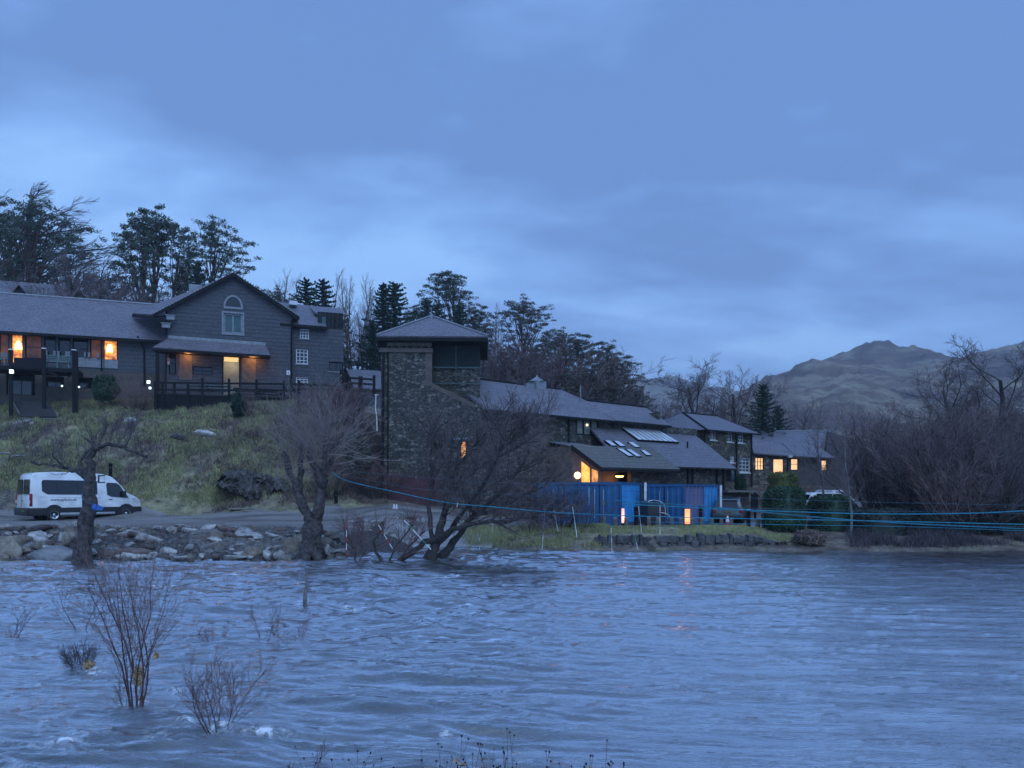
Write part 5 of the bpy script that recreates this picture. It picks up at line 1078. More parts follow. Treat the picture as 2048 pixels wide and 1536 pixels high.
# right bank: big trees and thicket
put('broad0', 'bare_tree', 'tall round-headed leafless tree above the thicket, left of the right-edge pair', 'tree', 1912, 712, 58, 1.1, None, 1.05)
put('broad2', 'bare_tree', 'tallest leafless tree at the right edge, above the thicket', 'tree', 2003, 676, 56, 2.1, None, 1.25)
put('broad1', 'bare_tree', 'dark leafless tree cut by the right edge of the photo', 'tree', 2075, 700, 52, 3.4, None, 1.2)
put('broad1', 'bare_tree', 'leafless tree low between the two tall ones on the right', 'tree', 1960, 760, 56, .2, None, 1.2)
R = random.Random(9); TH = 'leafless thicket on the right bank'
for i in range(23):
    px = 1762 + i * 14.5 + R.uniform(-10, 10); d = R.uniform(36, 56); top = np.interp(px, [1630, 1680, 1760, 1850, 1950, 2100], [860, 835, 820, 812, 805, 785]) + R.uniform(-5, 50) + (d < 42) * R.uniform(0, 70)
    put('shrub%d%s' % (i % 3, R.choice(['', 'r', '', 'd'])), 'bare_shrub', 'leafless dark shrub in the dense thicket along the right bank', 'shrub', px, top, d, R.random() * 6, TH, R.uniform(.95, 1.35), n1='stems', n2='twigs')
for px, top, d, lab, sx in ((1650, 790, 50, 'pale birch leaning left beside the cottage end', .9), (1702, 800, 35.2, 'white-stemmed birch at the water edge in front of the thicket', .8), (1745, 810, 44, 'thin birch inside the thicket, right of the water-edge birch', .8)):
    put('birch0', 'birch_tree', lab, 'tree', px, top, d, px, None, sx)
# brush on the slope beside the tower and below the terrace
R = random.Random(12); BR = 'reddish brush on the slope by the tower'
for i in range(22):
    px = R.uniform(648, 756); d = R.uniform(43.5, 54); put('shrub%dr' % (i % 3), 'bare_shrub', 'reddish leafless brush on the steep slope left of the tower', 'shrub', px, 0, d, R.random() * 6, BR, 1.4, n1='stems', n2='twigs').scale *= 0; o = C.objects[-1] if False else None
for o in [o for o in C.objects if o.get('group') == BR]:
    s = R.uniform(.30, .48); o.scale = (s * 1.35, s * 1.35, s)
def bush_small(key, lab, px, d, hgt, sx=1.3, cat='shrub', group=None):
    g = G(px, d); g.z -= .1; return tree(key, 'bare_shrub', lab, cat, g, hgt, px * 1.7, group, sx, n1='stems', n2='twigs')
bush_small('shrub0r', 'round brown leafless bush against the wing wall, right of the green one', 262, 55.5, 2.4, .95); bush_small('shrub1r', 'second half of the brown bush by the terrace corner', 283, 55.6, 2.1, .9)
for i, px in enumerate((470, 505, 535, 560, 590, 610, 640, 520, 575, 625)):
    bush_small('shrub%dr' % (i % 3), 'dead brown scrub clump on the slope above the dark outcrop', px, 46.5 + (i * 37 % 80) / 10, R.uniform(.7, 1.2), 1.6, group='brown scrub on the slope')
bush_small('shrub2', 'low pale willow bush at the water edge under the centre tree', 1060, 35.5, 1.4, 1.4); bush_small('shrub1d', 'dark tangled bush at the left end of the containers', 1120, 36.5, 2.6, 1.3); bush_small('shrub0d', 'dark bush hiding the left container corner', 1160, 36, 2.0, 1.4); bush_small('shrub2d', 'low dark bush by the first car park stake', 1085, 37, 2.3, 1.4)
# leafy solids
def leafy(name, lab, cat, c, rx, ry, h, mat, n=5200, boxy=.5, seed=1, s=.075, core=M['twig_dark']):
    R = random.Random(seed); t = thing(name, lab, cat, c); K = MB(); e = 2 - boxy
    def sp(a, b, k=1.0):
        ca, sa, cb, sb = cos(a), sin(a), cos(b), sin(b); f = lambda v: math.copysign(abs(v) ** (e / 2), v)
        return Vector((rx * f(ca) * f(cb) * k, ry * f(sa) * f(cb) * k, h / 2 + h / 2 * f(sb) * k))
    for _ in range(n):
        a = R.uniform(0, 2 * pi); b = math.asin(R.uniform(-.98, 1)); k = R.uniform(.86, 1.04) * (1 + (.10 if boxy > .8 else .42) * mnoise.noise(Vector((cos(a) * 1.6, sin(a) * 1.6, b * 1.8 + seed)))); p = sp(a, b, k)
        u = rvec(R).normalized(); v = u.cross(rvec(R)).normalized(); q = s * R.uniform(.5, 1.3); K.poly([p - u * q, p + v * q * .45, p + u * q, p - v * q * .45])
    cb_ = MB(); na, nb = 20, 10; g = [[sp(2 * pi * i / na, -pi / 2 + pi * j / nb, .82 if boxy > .8 else .72) for i in range(na)] for j in range(nb + 1)]
    for j in range(nb):
        for i in range(na): cb_.poly([g[j][i], g[j][(i + 1) % na], g[j + 1][(i + 1) % na], g[j + 1][i]])
    cb_.build('inner_branches', mat, t, smooth=True); K.build('foliage', mat, t); return t
def lf(name, lab, px0, px1, y0, y1, d, mat, boxy, seed, n=5200, ry=None, s=.075):
    x0 = (px0 - CX) / F * d; x1 = (px1 - CX) / F * d; zt = EYE + (HZ - y0) / F * d; zb_ = EYE + (HZ - y1) / F * d; rx = (x1 - x0) / 2
    return leafy(name, lab, 'bush', ((x0 + x1) / 2, d, zb_), rx, ry or rx * .9, zt - zb_, mat, n, boxy, seed, s)
lf('clipped_conifer', 'clipped dark green dome-topped conifer at the end of the car park bank', 1530, 1606, 974, 1072, 37.2, M['hedge'], .9, 3, 12000, s=.06)
lf('hedge', 'dark rounded hedge hiding the lower part of the white cars', 1622, 1700, 992, 1082, 38, M['hedge'], 1.1, 4, 12000, s=.06)
lf('hedge', 'long low dark hedge continuing right under the thicket', 1690, 1810, 1016, 1088, 37.5, M['scrub'], 1.1, 5, 11000, 1.2, s=.07)
lf('hedge', 'dark evergreen scrub at the water edge below the big right-hand trees', 1795, 1925, 1018, 1090, 38.5, M['scrub'], .7, 6, 11000, 1.3, s=.08)
lf('hedge', 'low evergreen growth at the far right waterline', 1930, 2080, 1044, 1092, 37.5, M['scrub'], .6, 7, 8000, 1.3, s=.08)
lf('golden_bush', 'rounded yellow-green bush below the cottage windows', 1538, 1592, 944, 990, 58, M['bushyel'], .9, 8, 4500)
lf('evergreen_bush', 'dark green bush against the wing wall beside the brown one', 186, 232, 752, 803, 55.4, M['hedge'], .2, 9, 4500)
lf('evergreen_bush', 'small dark bush at the corner of the stone house', 1470, 1492, 950, 985, 58, M['hedge'], .2, 10, 2000)
t_ = lf('young_conifer', 'young dark green conifer on the grass below the terrace', 462, 492, 786, 838, 53.5, M['fir'], -.5, 11, 3500); 
bush_small('shrub1r', 'reddish bare sapling beside the young conifer', 497, 53.5, 2.2, .55)
lf('ivy_bush', 'olive ivy-covered bush on the slope left of the tower foot', 690, 742, 868, 950, 43.6, M['needle_red'], .0, 12, 5500, s=.09)
lf('bank_bush', 'low brownish clump at the waterline under the clipped conifer', 1590, 1650, 1062, 1088, 34.3, M['bracken'], .2, 13, 3000, .6)

# --- traced willows -------------------------------------------------
def traced(name, lab, base, limbs, mat, shoots, shoot_mat, P, seed, spread=.5, cat='tree', upv=1.0):
    """limbs: list of (pts[(px,py,d)], r0, r1); shoots: (limb index, from fraction, count, length)"""
    R = random.Random(seed); t = thing(name, lab, cat, base); T, K = MB(), MB(); W3 = []
    for pts, r0, r1 in limbs:
        q = [W(*p) - base for p in pts]; qq = []
        for i in range(len(q) - 1):
            for k in range(3):
                a = k / 3; qq.append(q[i].lerp(q[i + 1], a) + (rvec(R) * .25 * min(r0, .12) if (i or k) else Vector()))
        qq.append(q[-1]); n = len(qq); T.tube(qq, [(r0 + (r1 - r0) * (i / (n - 1)) ** .62) * R.uniform(.88, 1.14) for i in range(n)], 10, cap=True); W3.append(qq)
    for li, f0, f1, cnt, L, r in shoots:
        q = W3[li]; n = len(q) - 1
        for j in range(cnt):
            f = min(.999, f0 + (f1 - f0) * R.random()) * n; i = int(f); p = q[i].lerp(q[i + 1], f - i); bd = (q[i + 1] - q[i]).normalized()
            d = (bd * .55 + rvec(R) * spread + Vector((0, 0, upv))).normalized(); grow([T, K], p, d, L * R.uniform(.6, 1.15), r * R.uniform(.7, 1.2), 0, P, R, [])
    T.build('trunk', mat, t, smooth=True); K.build('crown', shoot_mat, t); return t
PS = [dict(n=7, wob=.15, tap=.25, s=3, mb=1, cnt=7, st=.2, trop=(0, 0, .04)), dict(n=3, wob=.08, tap=.4, s=3, mb=1, cnt=3, st=.2, ang=26, len=.42, rmin=.0045, trop=(0, 0, .05)), dict(n=2, wob=.08, tap=.5, s=3, mb=1, ang=24, len=.5, rmin=.0035)]
b0 = W(620, 1124, 28.0); b0.z = -.4
D0 = 28.2
traced('willow_tree', 'big forked pollard willow with a fan of upright twigs standing at the flooded bank', b0, [
  ([(618, 1135, D0), (622, 1100, D0), (625, 1060, D0), (628, 1035, D0)], .50, .30),
  ([(626, 1045, D0), (606, 1015, D0), (596, 985, D0 + .1), (585, 955, D0 + .2), (573, 925, D0 + .3), (568, 903, D0 + .3)], .22, .09),
  ([(630, 1045, D0), (640, 1005, D0 - .1), (645, 975, D0), (637, 948, D0 - .2), (624, 925, D0 - .3), (619, 895, D0 - .3)], .23, .09),
  ([(640, 985, D0), (650, 945, D0 + .3), (662, 920, D0 + .4), (672, 890, D0 + .5), (686, 864, D0 + .6)], .17, .06),
  ([(645, 975, D0), (650, 935, D0 - .2), (648, 900, D0 - .3), (652, 865, D0 - .2)], .15, .07),
  ([(596, 985, D0), (604, 945, D0 + .5), (603, 905, D0 + .7), (600, 880, D0 + .8)], .13, .07),
  ([(622, 1100, D0 - .2), (612, 1118, D0 - .5), (598, 1132, D0 - .7)], .28, .12), ([(626, 1100, D0 - .2), (636, 1112, D0 - .5), (640, 1134, D0 - .6)], .20, .13)],
  M['bark_pale'], [(1, .4, 1, 30, 2.1, .012), (2, .5, 1, 30, 2.2, .012), (3, .3, 1, 38, 2.3, .012), (4, .35, 1, 28, 2.3, .012), (5, .4, 1, 26, 2.1, .012), (3, .0, .5, 12, 1.4, .010)], M['twig_pale'], PS, 5, .70)
D1 = 27.2; b1 = W(165, 1128, D1); b1.z = -.4
traced('willow_tree', 'old thick-trunked willow stump with few crooked limbs, in front of the minibus', b1, [
  ([(160, 1150, D1), (164, 1105, D1), (170, 1060, D1), (178, 1015, D1), (180, 975, D1), (178, 945, D1), (180, 915, D1), (190, 893, D1)], .44, .10),
  ([(176, 960, D1), (158, 945, D1 + .3), (138, 936, D1 + .4), (112, 931, D1 + .6), (85, 931, D1 + .8), (62, 924, D1 + .8)], .12, .03),
  ([(190, 898, D1), (205, 892, D1 - .2), (225, 889, D1 - .3), (250, 894, D1 - .4), (272, 905, D1 - .4), (292, 913, D1 - .5)], .09, .055),
  ([(192, 899, D1), (187, 886, D1 - .1), (168, 876, D1 - .2)], .08, .035), ([(130, 936, D1 + .4), (112, 918, D1 + .2), (103, 908, D1), (70, 920, D1)], .04, .015),
  ([(196, 895, D1), (206, 870, D1 + .3), (216, 845, D1 + .4)], .035, .012), ([(250, 894, D1), (262, 870, D1 + .3), (266, 845, D1 + .5)], .03, .01), ([(176, 950, D1), (160, 925, D1), (178, 900, D1 + .3)], .10, .05), ([(285, 905, D1 - .4), (278, 888, D1 - .4), (276, 872, D1 - .4)], .025, .012)],
  M['bark_pale'], [(1, .3, 1, 26, 1.0, .010), (2, .2, 1, 22, 1.3, .010), (3, .2, 1, 8, .9, .01), (4, .2, 1, 10, .9, .008), (5, .2, 1, 12, .9, .008), (6, .2, 1, 12, .9, .008), (0, .6, .95, 10, .8, .008), (0, .02, .2, 36, .9, .008)], M['twig_dark'], PS, 8, .6)
D2 = 28.4; b2 = W(868, 1122, D2); b2.z = -.4
PC = [dict(n=6, wob=.10, tap=.3, s=4, mb=0, cnt=8, st=.15, trop=(.02, 0, .02)), dict(n=4, wob=.13, tap=.35, s=3, mb=1, cnt=6, st=.15, ang=38, len=.52, rr=.5, rmin=.009, trop=(0, 0, .05)), dict(n=3, wob=.12, tap=.4, s=3, mb=1, cnt=4, st=.1, ang=32, len=.5, rmin=.006, trop=(0, 0, .04)), dict(n=2, wob=.1, tap=.5, s=3, mb=1, ang=28, len=.5, rmin=.004)]
traced('alder_tree', 'dark multi-stemmed tree leaning right out of the water with a wide tangled crown', b2, [
  ([(855, 1128, D2), (866, 1095, D2), (880, 1065, D2), (888, 1030, D2 + .3), (902, 985, D2 + .6), (915, 930, D2 + .8), (925, 870, D2 + 1)], .26, .05),
  ([(878, 1125, D2 + .3), (900, 1095, D2 + .4), (922, 1065, D2 + .2), (942, 1035, D2), (985, 1000, D2 - .2), (1030, 950, D2 - .3), (1065, 900, D2)], .20, .04),
  ([(868, 1090, D2), (860, 1050, D2 + .4), (858, 1010, D2 + .7), (868, 965, D2 + 1), (862, 915, D2 + 1.2), (868, 860, D2 + 1.4)], .12, .03),
  ([(872, 1085, D2), (905, 1060, D2 - .5), (950, 1045, D2 - .8), (1000, 1045, D2 - 1.1), (1060, 1035, D2 - 1.2), (1100, 1020, D2 - 1.2)], .16, .03),
  ([(905, 1055, D2), (935, 1010, D2 - .6), (975, 960, D2 - .8), (1000, 900, D2 - 1), (1035, 850, D2 - 1)], .11, .03),
  ([(790, 1130, D2 - .5), (825, 1105, D2 - .5), (850, 1085, D2 - .2), (880, 1075, D2)], .09, .11),
  ([(942, 1035, D2), (1000, 1015, D2 + .8), (1060, 985, D2 + 1.3), (1110, 960, D2 + 1.6)], .09, .03),
  ([(888, 1030, D2), (905, 975, D2 + 1.2), (890, 920, D2 + 2), (845, 850, D2 + 2.3)], .08, .025),
  ([(915, 930, D2 + .8), (960, 880, D2 + 1), (1000, 840, D2 + 1.2)], .06, .02), ([(1000, 900, D2 - 1), (1060, 860, D2 - .6), (1100, 840, D2)], .05, .02), ([(902, 985, D2 + .6), (950, 940, D2 + 1.4), (1010, 905, D2 + 1.8), (1070, 880, D2 + 2)], .07, .02)],
  M['bark'], [(0, .4, 1, 19, 1.7, .028), (1, .4, 1, 20, 1.7, .028), (2, .4, 1, 17, 1.6, .024), (3, .35, 1, 18, 1.3, .024), (4, .3, 1, 20, 1.6, .024), (6, .2, 1, 19, 1.5, .024), (7, .3, 1, 18, 1.6, .024), (8, .1, 1, 19, 1.5, .024), (9, .1, 1, 18, 1.4, .024), (10, .2, 1, 20, 1.5, .024), (3, .4, 1, 10, 1.0, .02)], M['twig'], PC, 3, .62, upv=.42)
# low willow stems in the water left of it
D3 = 27.6
for i, (base, lb, r, lab) in enumerate([
  (748, [(768, 1128), (752, 1105), (746, 1080), (765, 1060)], .07, 'twisted low willow stem in the water, second clump right of the big willow'),
  (700, [(706, 1130), (712, 1105), (702, 1085), (690, 1066)], .035, 'thin low willow stems nearest the big willow, in the water'),
  (775, [(774, 1130), (790, 1095), (812, 1068), (826, 1050)], .045, 'low willow stem slanting right beside the striped poles'),
  (800, [(792, 1131), (806, 1110), (822, 1090), (850, 1062)], .06, 'low dark branch slanting right at the foot of the leaning tree'),
  (725, [(712, 1131), (728, 1108), (722, 1080), (728, 1055)], .03, 'middle low willow stems in the shallow water')]):
    bb = W(base, 1128, D3); bb.z = -.3
    traced('willow_shrub', lab, bb, [([(x, y, D3) for x, y in lb], r, r * .4)], M['bark'], [(0, .1, 1, 22, .95, .012), (0, .6, 1, 14, .8, .010)], M['twig_red'], PS, 30 + i, .7, 'shrub', .8)
# saplings standing in the flood
def sapling(lab, px, py, top, seed, stems, lean=.25, r=.012, L=None, mat='twig_red', kids=7, cat='sapling'):
    d = EYE * F / (py - HZ); b = W(px, py, d); b.z = -.1; h = (py - top) / F * d + .1; R = random.Random(seed); t = thing('sapling', lab, cat, b); T, K = MB(), MB()
    P = [dict(n=8, wob=.09, tap=.22, s=5, mb=0, cnt=kids + 3, st=.2, trop=(0, 0, .06)), dict(n=6, wob=.10, tap=.3, s=4, mb=1, cnt=6, st=.2, ang=30, len=.62, rr=.5, rmin=.0034, trop=(0, 0, .09)), dict(n=3, wob=.12, tap=.5, s=3, mb=1, cnt=2, st=.3, ang=28, len=.4, rmin=.0022, trop=(0, 0, .05)), dict(n=2, wob=.12, tap=.5, s=3, mb=1, ang=28, len=.5, rmin=.0018)]; r *= .8
    for k in range(stems):
        a = k * 2.4 + seed; grow([T, K], Vector((cos(a) * .04, sin(a) * .04, 0)), Vector((cos(a) * lean, sin(a) * lean, 1)).normalized(), h * R.uniform(.78, 1), r * R.uniform(.6, 1.1), 0, P, R, [])
    T.build('stems', M['bark_pine'] if mat == 'twig_red' else M['twig_dark'], t, smooth=True); K.build('twigs', M[mat], t); return t, b
s0, sb = sapling('tallest leafless sapling standing in the flood at lower left, with straw caught in it', 272, 1424, 1130, 2, 8, .20, .017, kids=7)
sapling('bushy reddish sapling in the flood at lower centre-left', 438, 1468, 1325, 5, 8, .5, .010, kids=8)
sapling('two thin dark forked stems in the water upstream of the tall sapling', 168, 1264, 1165, 7, 3, .6, .014, mat='twig_dark', kids=5)
sapling('thin sapling pair in the water at far left, near the frame edge', 15, 1290, 1215, 8, 3, .6, .010, mat='twig_dark', kids=5)
sapling('small forked sapling in mid river, right of the tall one', 532, 1290, 1210, 9, 3, .7, .012, kids=5)
sapling('low half-drowned twigs just left of the small forked sapling', 428, 1285, 1250, 10, 4, .9, .008, kids=5)
sapling('half-drowned twigs right of the small forked sapling', 590, 1288, 1235, 12, 3, .9, .008, kids=5)
sapling('low brown bush with dead leaves half under water at lower left', 160, 1335, 1288, 14, 12, .7, .006, mat='twig_dark', kids=8)
sapling('thin leaning sapling at the foot of the tall one', 250, 1415, 1350, 15, 3, .6, .007, kids=5)
sapling('bent twig showing at the lower middle edge of the water', 600, 1535, 1490, 17, 2, 1.1, .006, kids=4)
for i, (px, py, rx, rz, n, lab) in enumerate(((276, 1352, .05, .13, 260, 'pale straw bundle caught in the tall sapling'), (312, 1312, .03, .035, 60, 'small tuft of dead leaves caught high in the tall sapling'), (178, 1328, .08, .05, 160, 'clump of orange-brown dead leaves in the half-drowned bush'))):
    d = sb.y - .03 if i < 2 else 11.2; R = random.Random(i); K = MB(); leafquads(K, Vector((0, 0, 0)), rx, rz, n, .035, R, 2.0); tag(K.build('flood_debris', M['straw'], None, loc=W(px, py, d)), lab, 'debris')
d = EYE * F / (1216 - HZ); mb = MB(); mb.tube([(0, 0, -.2), (.0, 0, .25), (.03, 0, .5), (.035, 0, .86)], [.05, .045, .03, .02], 8, cap=True); o = mb.build('stake', M['pale_wood'], None, smooth=True, loc=W(610, 1216, d)); tag(o, 'single weathered stake standing upright in mid river', 'stake')
# seed-head plants on the near bank
R = random.Random(3); SH_ = 'dead knapweed stems on the near bank'
def weed(px, top, d, lab, grp, nst, sp, lf_=False):
    b = Vector(((px - CX) / F * d, d, float(np.interp(d, [3, 4.6, 6.2], [.85, .25, -.6])))); hgt = EYE + (HZ - top) / F * d - b.z; t = thing('weed_plant', lab, 'plant', b, 0, grp); S, Hh, Lf = MB(), MB(), MB()
    for k in range(nst):
        a = R.uniform(0, 6.28); q = Vector((R.uniform(-sp, sp), R.uniform(-.1, .1), 0)); dd = Vector((cos(a) * .16, sin(a) * .1, 1)).normalized(); pts = [q.copy()]; L = hgt * R.uniform(.72, 1.0)
        for i in range(7): dd = (dd + rvec(R) * .05).normalized(); q = q + dd * L / 7; pts.append(q.copy())
        S.tube(pts, [.0028 * (1 - .5 * i / 7) for i in range(8)], 4)
        ends = [pts[-1]]
        for j in range(R.randint(1, 4)):
            i = R.randint(3, 6); e = pts[i] + Vector((R.gauss(0, .5), R.gauss(0, .3), 1)).normalized() * R.uniform(.06, .16); S.tube([pts[i], pts[i].lerp(e, .5) + rvec(R) * .008, e], [.0018, .0015, .0012], 3); ends.append(e)
        for e in ends: r_ = R.uniform(.0045, .008); Hh.lathe([(.001, -r_ * .9), (r_ * .9, -r_ * .2), (r_, r_ * .4), (r_ * .5, r_ * 1.3), (.001, r_ * 1.5)], 6, c=e)
        if lf_:
            for j in range(7): c = pts[R.randint(3, 6)] + rvec(R) * .03; leafquads(Lf, c, .03, .02, 3, .028, R, .6)
    S.build('stem', M['twig'], t, smooth=True); Hh.build('seed_head', M['dark'], t)
    if lf_: Lf.build('dead_leaf', M['straw'], t)
for i in range(24):
    px = R.choice([R.uniform(640, 870), R.uniform(640, 900), R.uniform(1000, 1060), R.uniform(1170, 1250)]); weed(px, R.uniform(1455, 1515), R.uniform(4.7, 5.6), 'thin dead stem with small dark seed heads at the bottom edge', SH_, 2, .04)
weed(1010, 1440, 5.2, 'tall reddish-brown dead plant with curled leaves at the bottom centre', None, 6, .10, True); weed(915, 1470, 5.1, 'brown dead plant with curled leaves left of the tall one at the bottom', None, 5, .06, True); weed(1180, 1500, 5.0, 'small brown dead tuft at the bottom, right of centre', None, 6, .05, True); weed(1225, 1505, 5.0, 'smallest brown tuft beside the right-of-centre one', None, 5, .03, True)

# grass and ground cover --------------------------------------------------
def grass(name, mat, px0, px1, d0, d1, n, h0, h1, seed, cond=None, w_=.02):
    rs = np.random.RandomState(seed); nc = n // 7; P = rs.uniform(px0, px1, nc); D = rs.uniform(d0, d1, nc)
    keep = fbm((P - CX) / F * D * .8 + seed, D * .8, 3) > .42
    if cond is not None: keep &= cond(P, D)
    P, D = P[keep], D[keep]; P = np.repeat(P, 7); D = np.repeat(D, 7); X = (P - CX) / F * D + rs.normal(0, .12, len(P)); Y = D + rs.normal(0, .12, len(P)); Z = hbase(X, Y) + relief(X, Y) - .02
    m = len(X); a = rs.uniform(0, 2 * pi, m); hh = rs.uniform(h0, h1, m); tx, ty = rs.normal(0, .45, m) * hh, rs.normal(0, .45, m) * hh; wx, wy = np.cos(a) * w_, np.sin(a) * w_
    V = np.zeros((m, 3, 3)); V[:, 0] = np.stack([X - wx, Y - wy, Z], -1); V[:, 1] = np.stack([X + wx, Y + wy, Z], -1); V[:, 2] = np.stack([X + tx, Y + ty, Z + hh], -1)
    me = bpy.data.meshes.new(name); me.vertices.add(m * 3); me.vertices.foreach_set('co', V.astype(np.float32).ravel()); me.loops.add(m * 3); me.loops.foreach_set('vertex_index', np.arange(m * 3, dtype=np.int32)); me.polygons.add(m); me.polygons.foreach_set('loop_start', np.arange(0, m * 3, 3, dtype=np.int32)); me.update(calc_edges=True); me.materials.append(mat)
    o = bpy.data.objects.new(name, me); C.objects.link(o); return o
def st(o, lab, cat): return tag(o, lab, cat, kind='stuff')
st(grass('grass', M['grassblade'], -90, 700, 44, 60, 120000, .06, .34, 1, lambda p, d: d > np.interp(p, [-100, 350, 560], [46.3, 45.2, 43]), .03), 'rough green and yellow grass covering the slope behind the minibus', 'grass')
st(grass('dead_grass', M['bracken'], -90, 460, 45, 58, 22000, .12, .42, 9, lambda p, d: d > 46, .03), 'brown tussocks and dead stalks among the grass of the slope', 'ground cover')
st(grass('bracken', M['bracken'], 430, 770, 43.2, 58, 70000, .10, .34, 2, lambda p, d: (p - 430) / 300 + .3 > np.random.RandomState(1).rand(len(p)), .03), 'dead brown bracken and grass on the slope left of the tower', 'bracken')
st(grass('grass', M['grassblade'], 1200, 1620, 34.6, 38.3, 42000, .03, .12, 3, None, .02), 'mown grass strip above the low stone wall by the car park', 'grass')
st(grass('grass', M['grassblade'], 930, 1210, 33.8, 38.3, 22000, .08, .28, 4, None, .02), 'rough grass bank between the slipway and the containers', 'grass')
st(grass('dead_grass', M['bracken'], 1440, 1900, 52, 66, 30000, .08, .3, 5, None, .03), 'brown leaf litter and dead grass on the bank below the stone house', 'ground cover')
st(grass('dead_grass', M['bracken'], -90, 700, 27.8, 31.2, 7000, .05, .2, 6, None, .012), 'dry weeds between the stones of the left bank', 'ground cover')
st(grass('dead_grass', M['twig_dark'], 1700, 2120, 33.9, 44, 34000, .15, .5, 7, None, .02), 'dark tangle of weeds under the thicket', 'ground cover')

# ================= ROCKS, WALLS =================
import bmesh
def rock_mesh(seed, mat, flat=.6):
    R = random.Random(seed); bm = bmesh.new()
    for _ in range(15):
        q = rvec(R).normalized(); q *= R.uniform(.8, 1.05); bm.verts.new((q.x, q.y * .8, q.z * flat))
    bmesh.ops.convex_hull(bm, input=bm.verts)
    for v in [v for v in bm.verts if not v.link_faces]: bm.verts.remove(v)
    bmesh.ops.triangulate(bm, faces=bm.faces); bmesh.ops.subdivide_edges(bm, edges=bm.edges, cuts=3, use_grid_fill=True); bmesh.ops.triangulate(bm, faces=bm.faces)
    for _ in range(3): bmesh.ops.smooth_vert(bm, verts=bm.verts, factor=.5, use_axis_x=True, use_axis_y=True, use_axis_z=True)
    bmesh.ops.subdivide_edges(bm, edges=bm.edges, cuts=1, use_grid_fill=True)
    for v in bm.verts: v.co += v.co.normalized() * (mnoise.noise(v.co * 3 + Vector((seed, 0, 0))) * .07 + mnoise.noise(v.co * 9) * .025)
    me = bpy.data.meshes.new('boulder'); bm.to_mesh(me); bm.free(); me.materials.append(mat); me.polygons.foreach_set('use_smooth', [True] * len(me.polygons)); return me
def stone_mat(name, a, b_, c):
    m, nt, b = newmat(name); co = objco(nt); oi = nn(nt, 'ShaderNodeObjectInfo'); n = noise_tex(nt, co, 2.2, 7, .7); n2 = noise_tex(nt, co, 9, 5, .7)
    col = ramp(nt, n, [(.35, a), (.5, b_), (.68, c)]); col = mixc(nt, 1.0, col, ramp(nt, oi.outputs['Random'], [(0, (.55, .58, .62)), (.5, (1, .97, .93)), (1, (1.35, 1.3, 1.25))]), 'MULTIPLY')
    nt.links.new(col, b.inputs['Base Color']); b.inputs['Roughness'].default_value = .75; bump(nt, b, math_(nt, 'ADD', n, n2), .7, .08); return m
M['stone'] = stone_mat('boulder_stone', (.13, .125, .125), (.32, .31, .30), (.50, .48, .46)); M['stone_tan'] = stone_mat('tan_boulder_stone', (.13, .105, .08), (.24, .205, .165), (.36, .32, .27)); M['stone_brown'] = stone_mat('brown_boulder_stone', (.06, .04, .038), (.12, .085, .075), (.18, .14, .12)); M['stone_dark'] = stone_mat('dark_outcrop_stone', (.022, .020, .020), (.060, .054, .050), (.13, .12, .11))
RM = {'g': [rock_mesh(i, M['stone'], .55 + .05 * (i % 4)) for i in range(8)], 't': [rock_mesh(20 + i, M['stone_tan'], .7) for i in range(3)], 'b': [rock_mesh(30 + i, M['stone_brown'], .5) for i in range(3)], 'd': [rock_mesh(40 + i, M['stone_dark'], .8) for i in range(3)]}
def boulder(kind, i, loc, sc, rot, lab, group=None, name='boulder', cat='boulder'):
    ms = RM[kind]; o = bpy.data.objects.new(name, ms[i % len(ms)]); C.objects.link(o); o.location = loc; o.scale = sc; o.rotation_euler = rot; return tag(o, lab, cat, group)
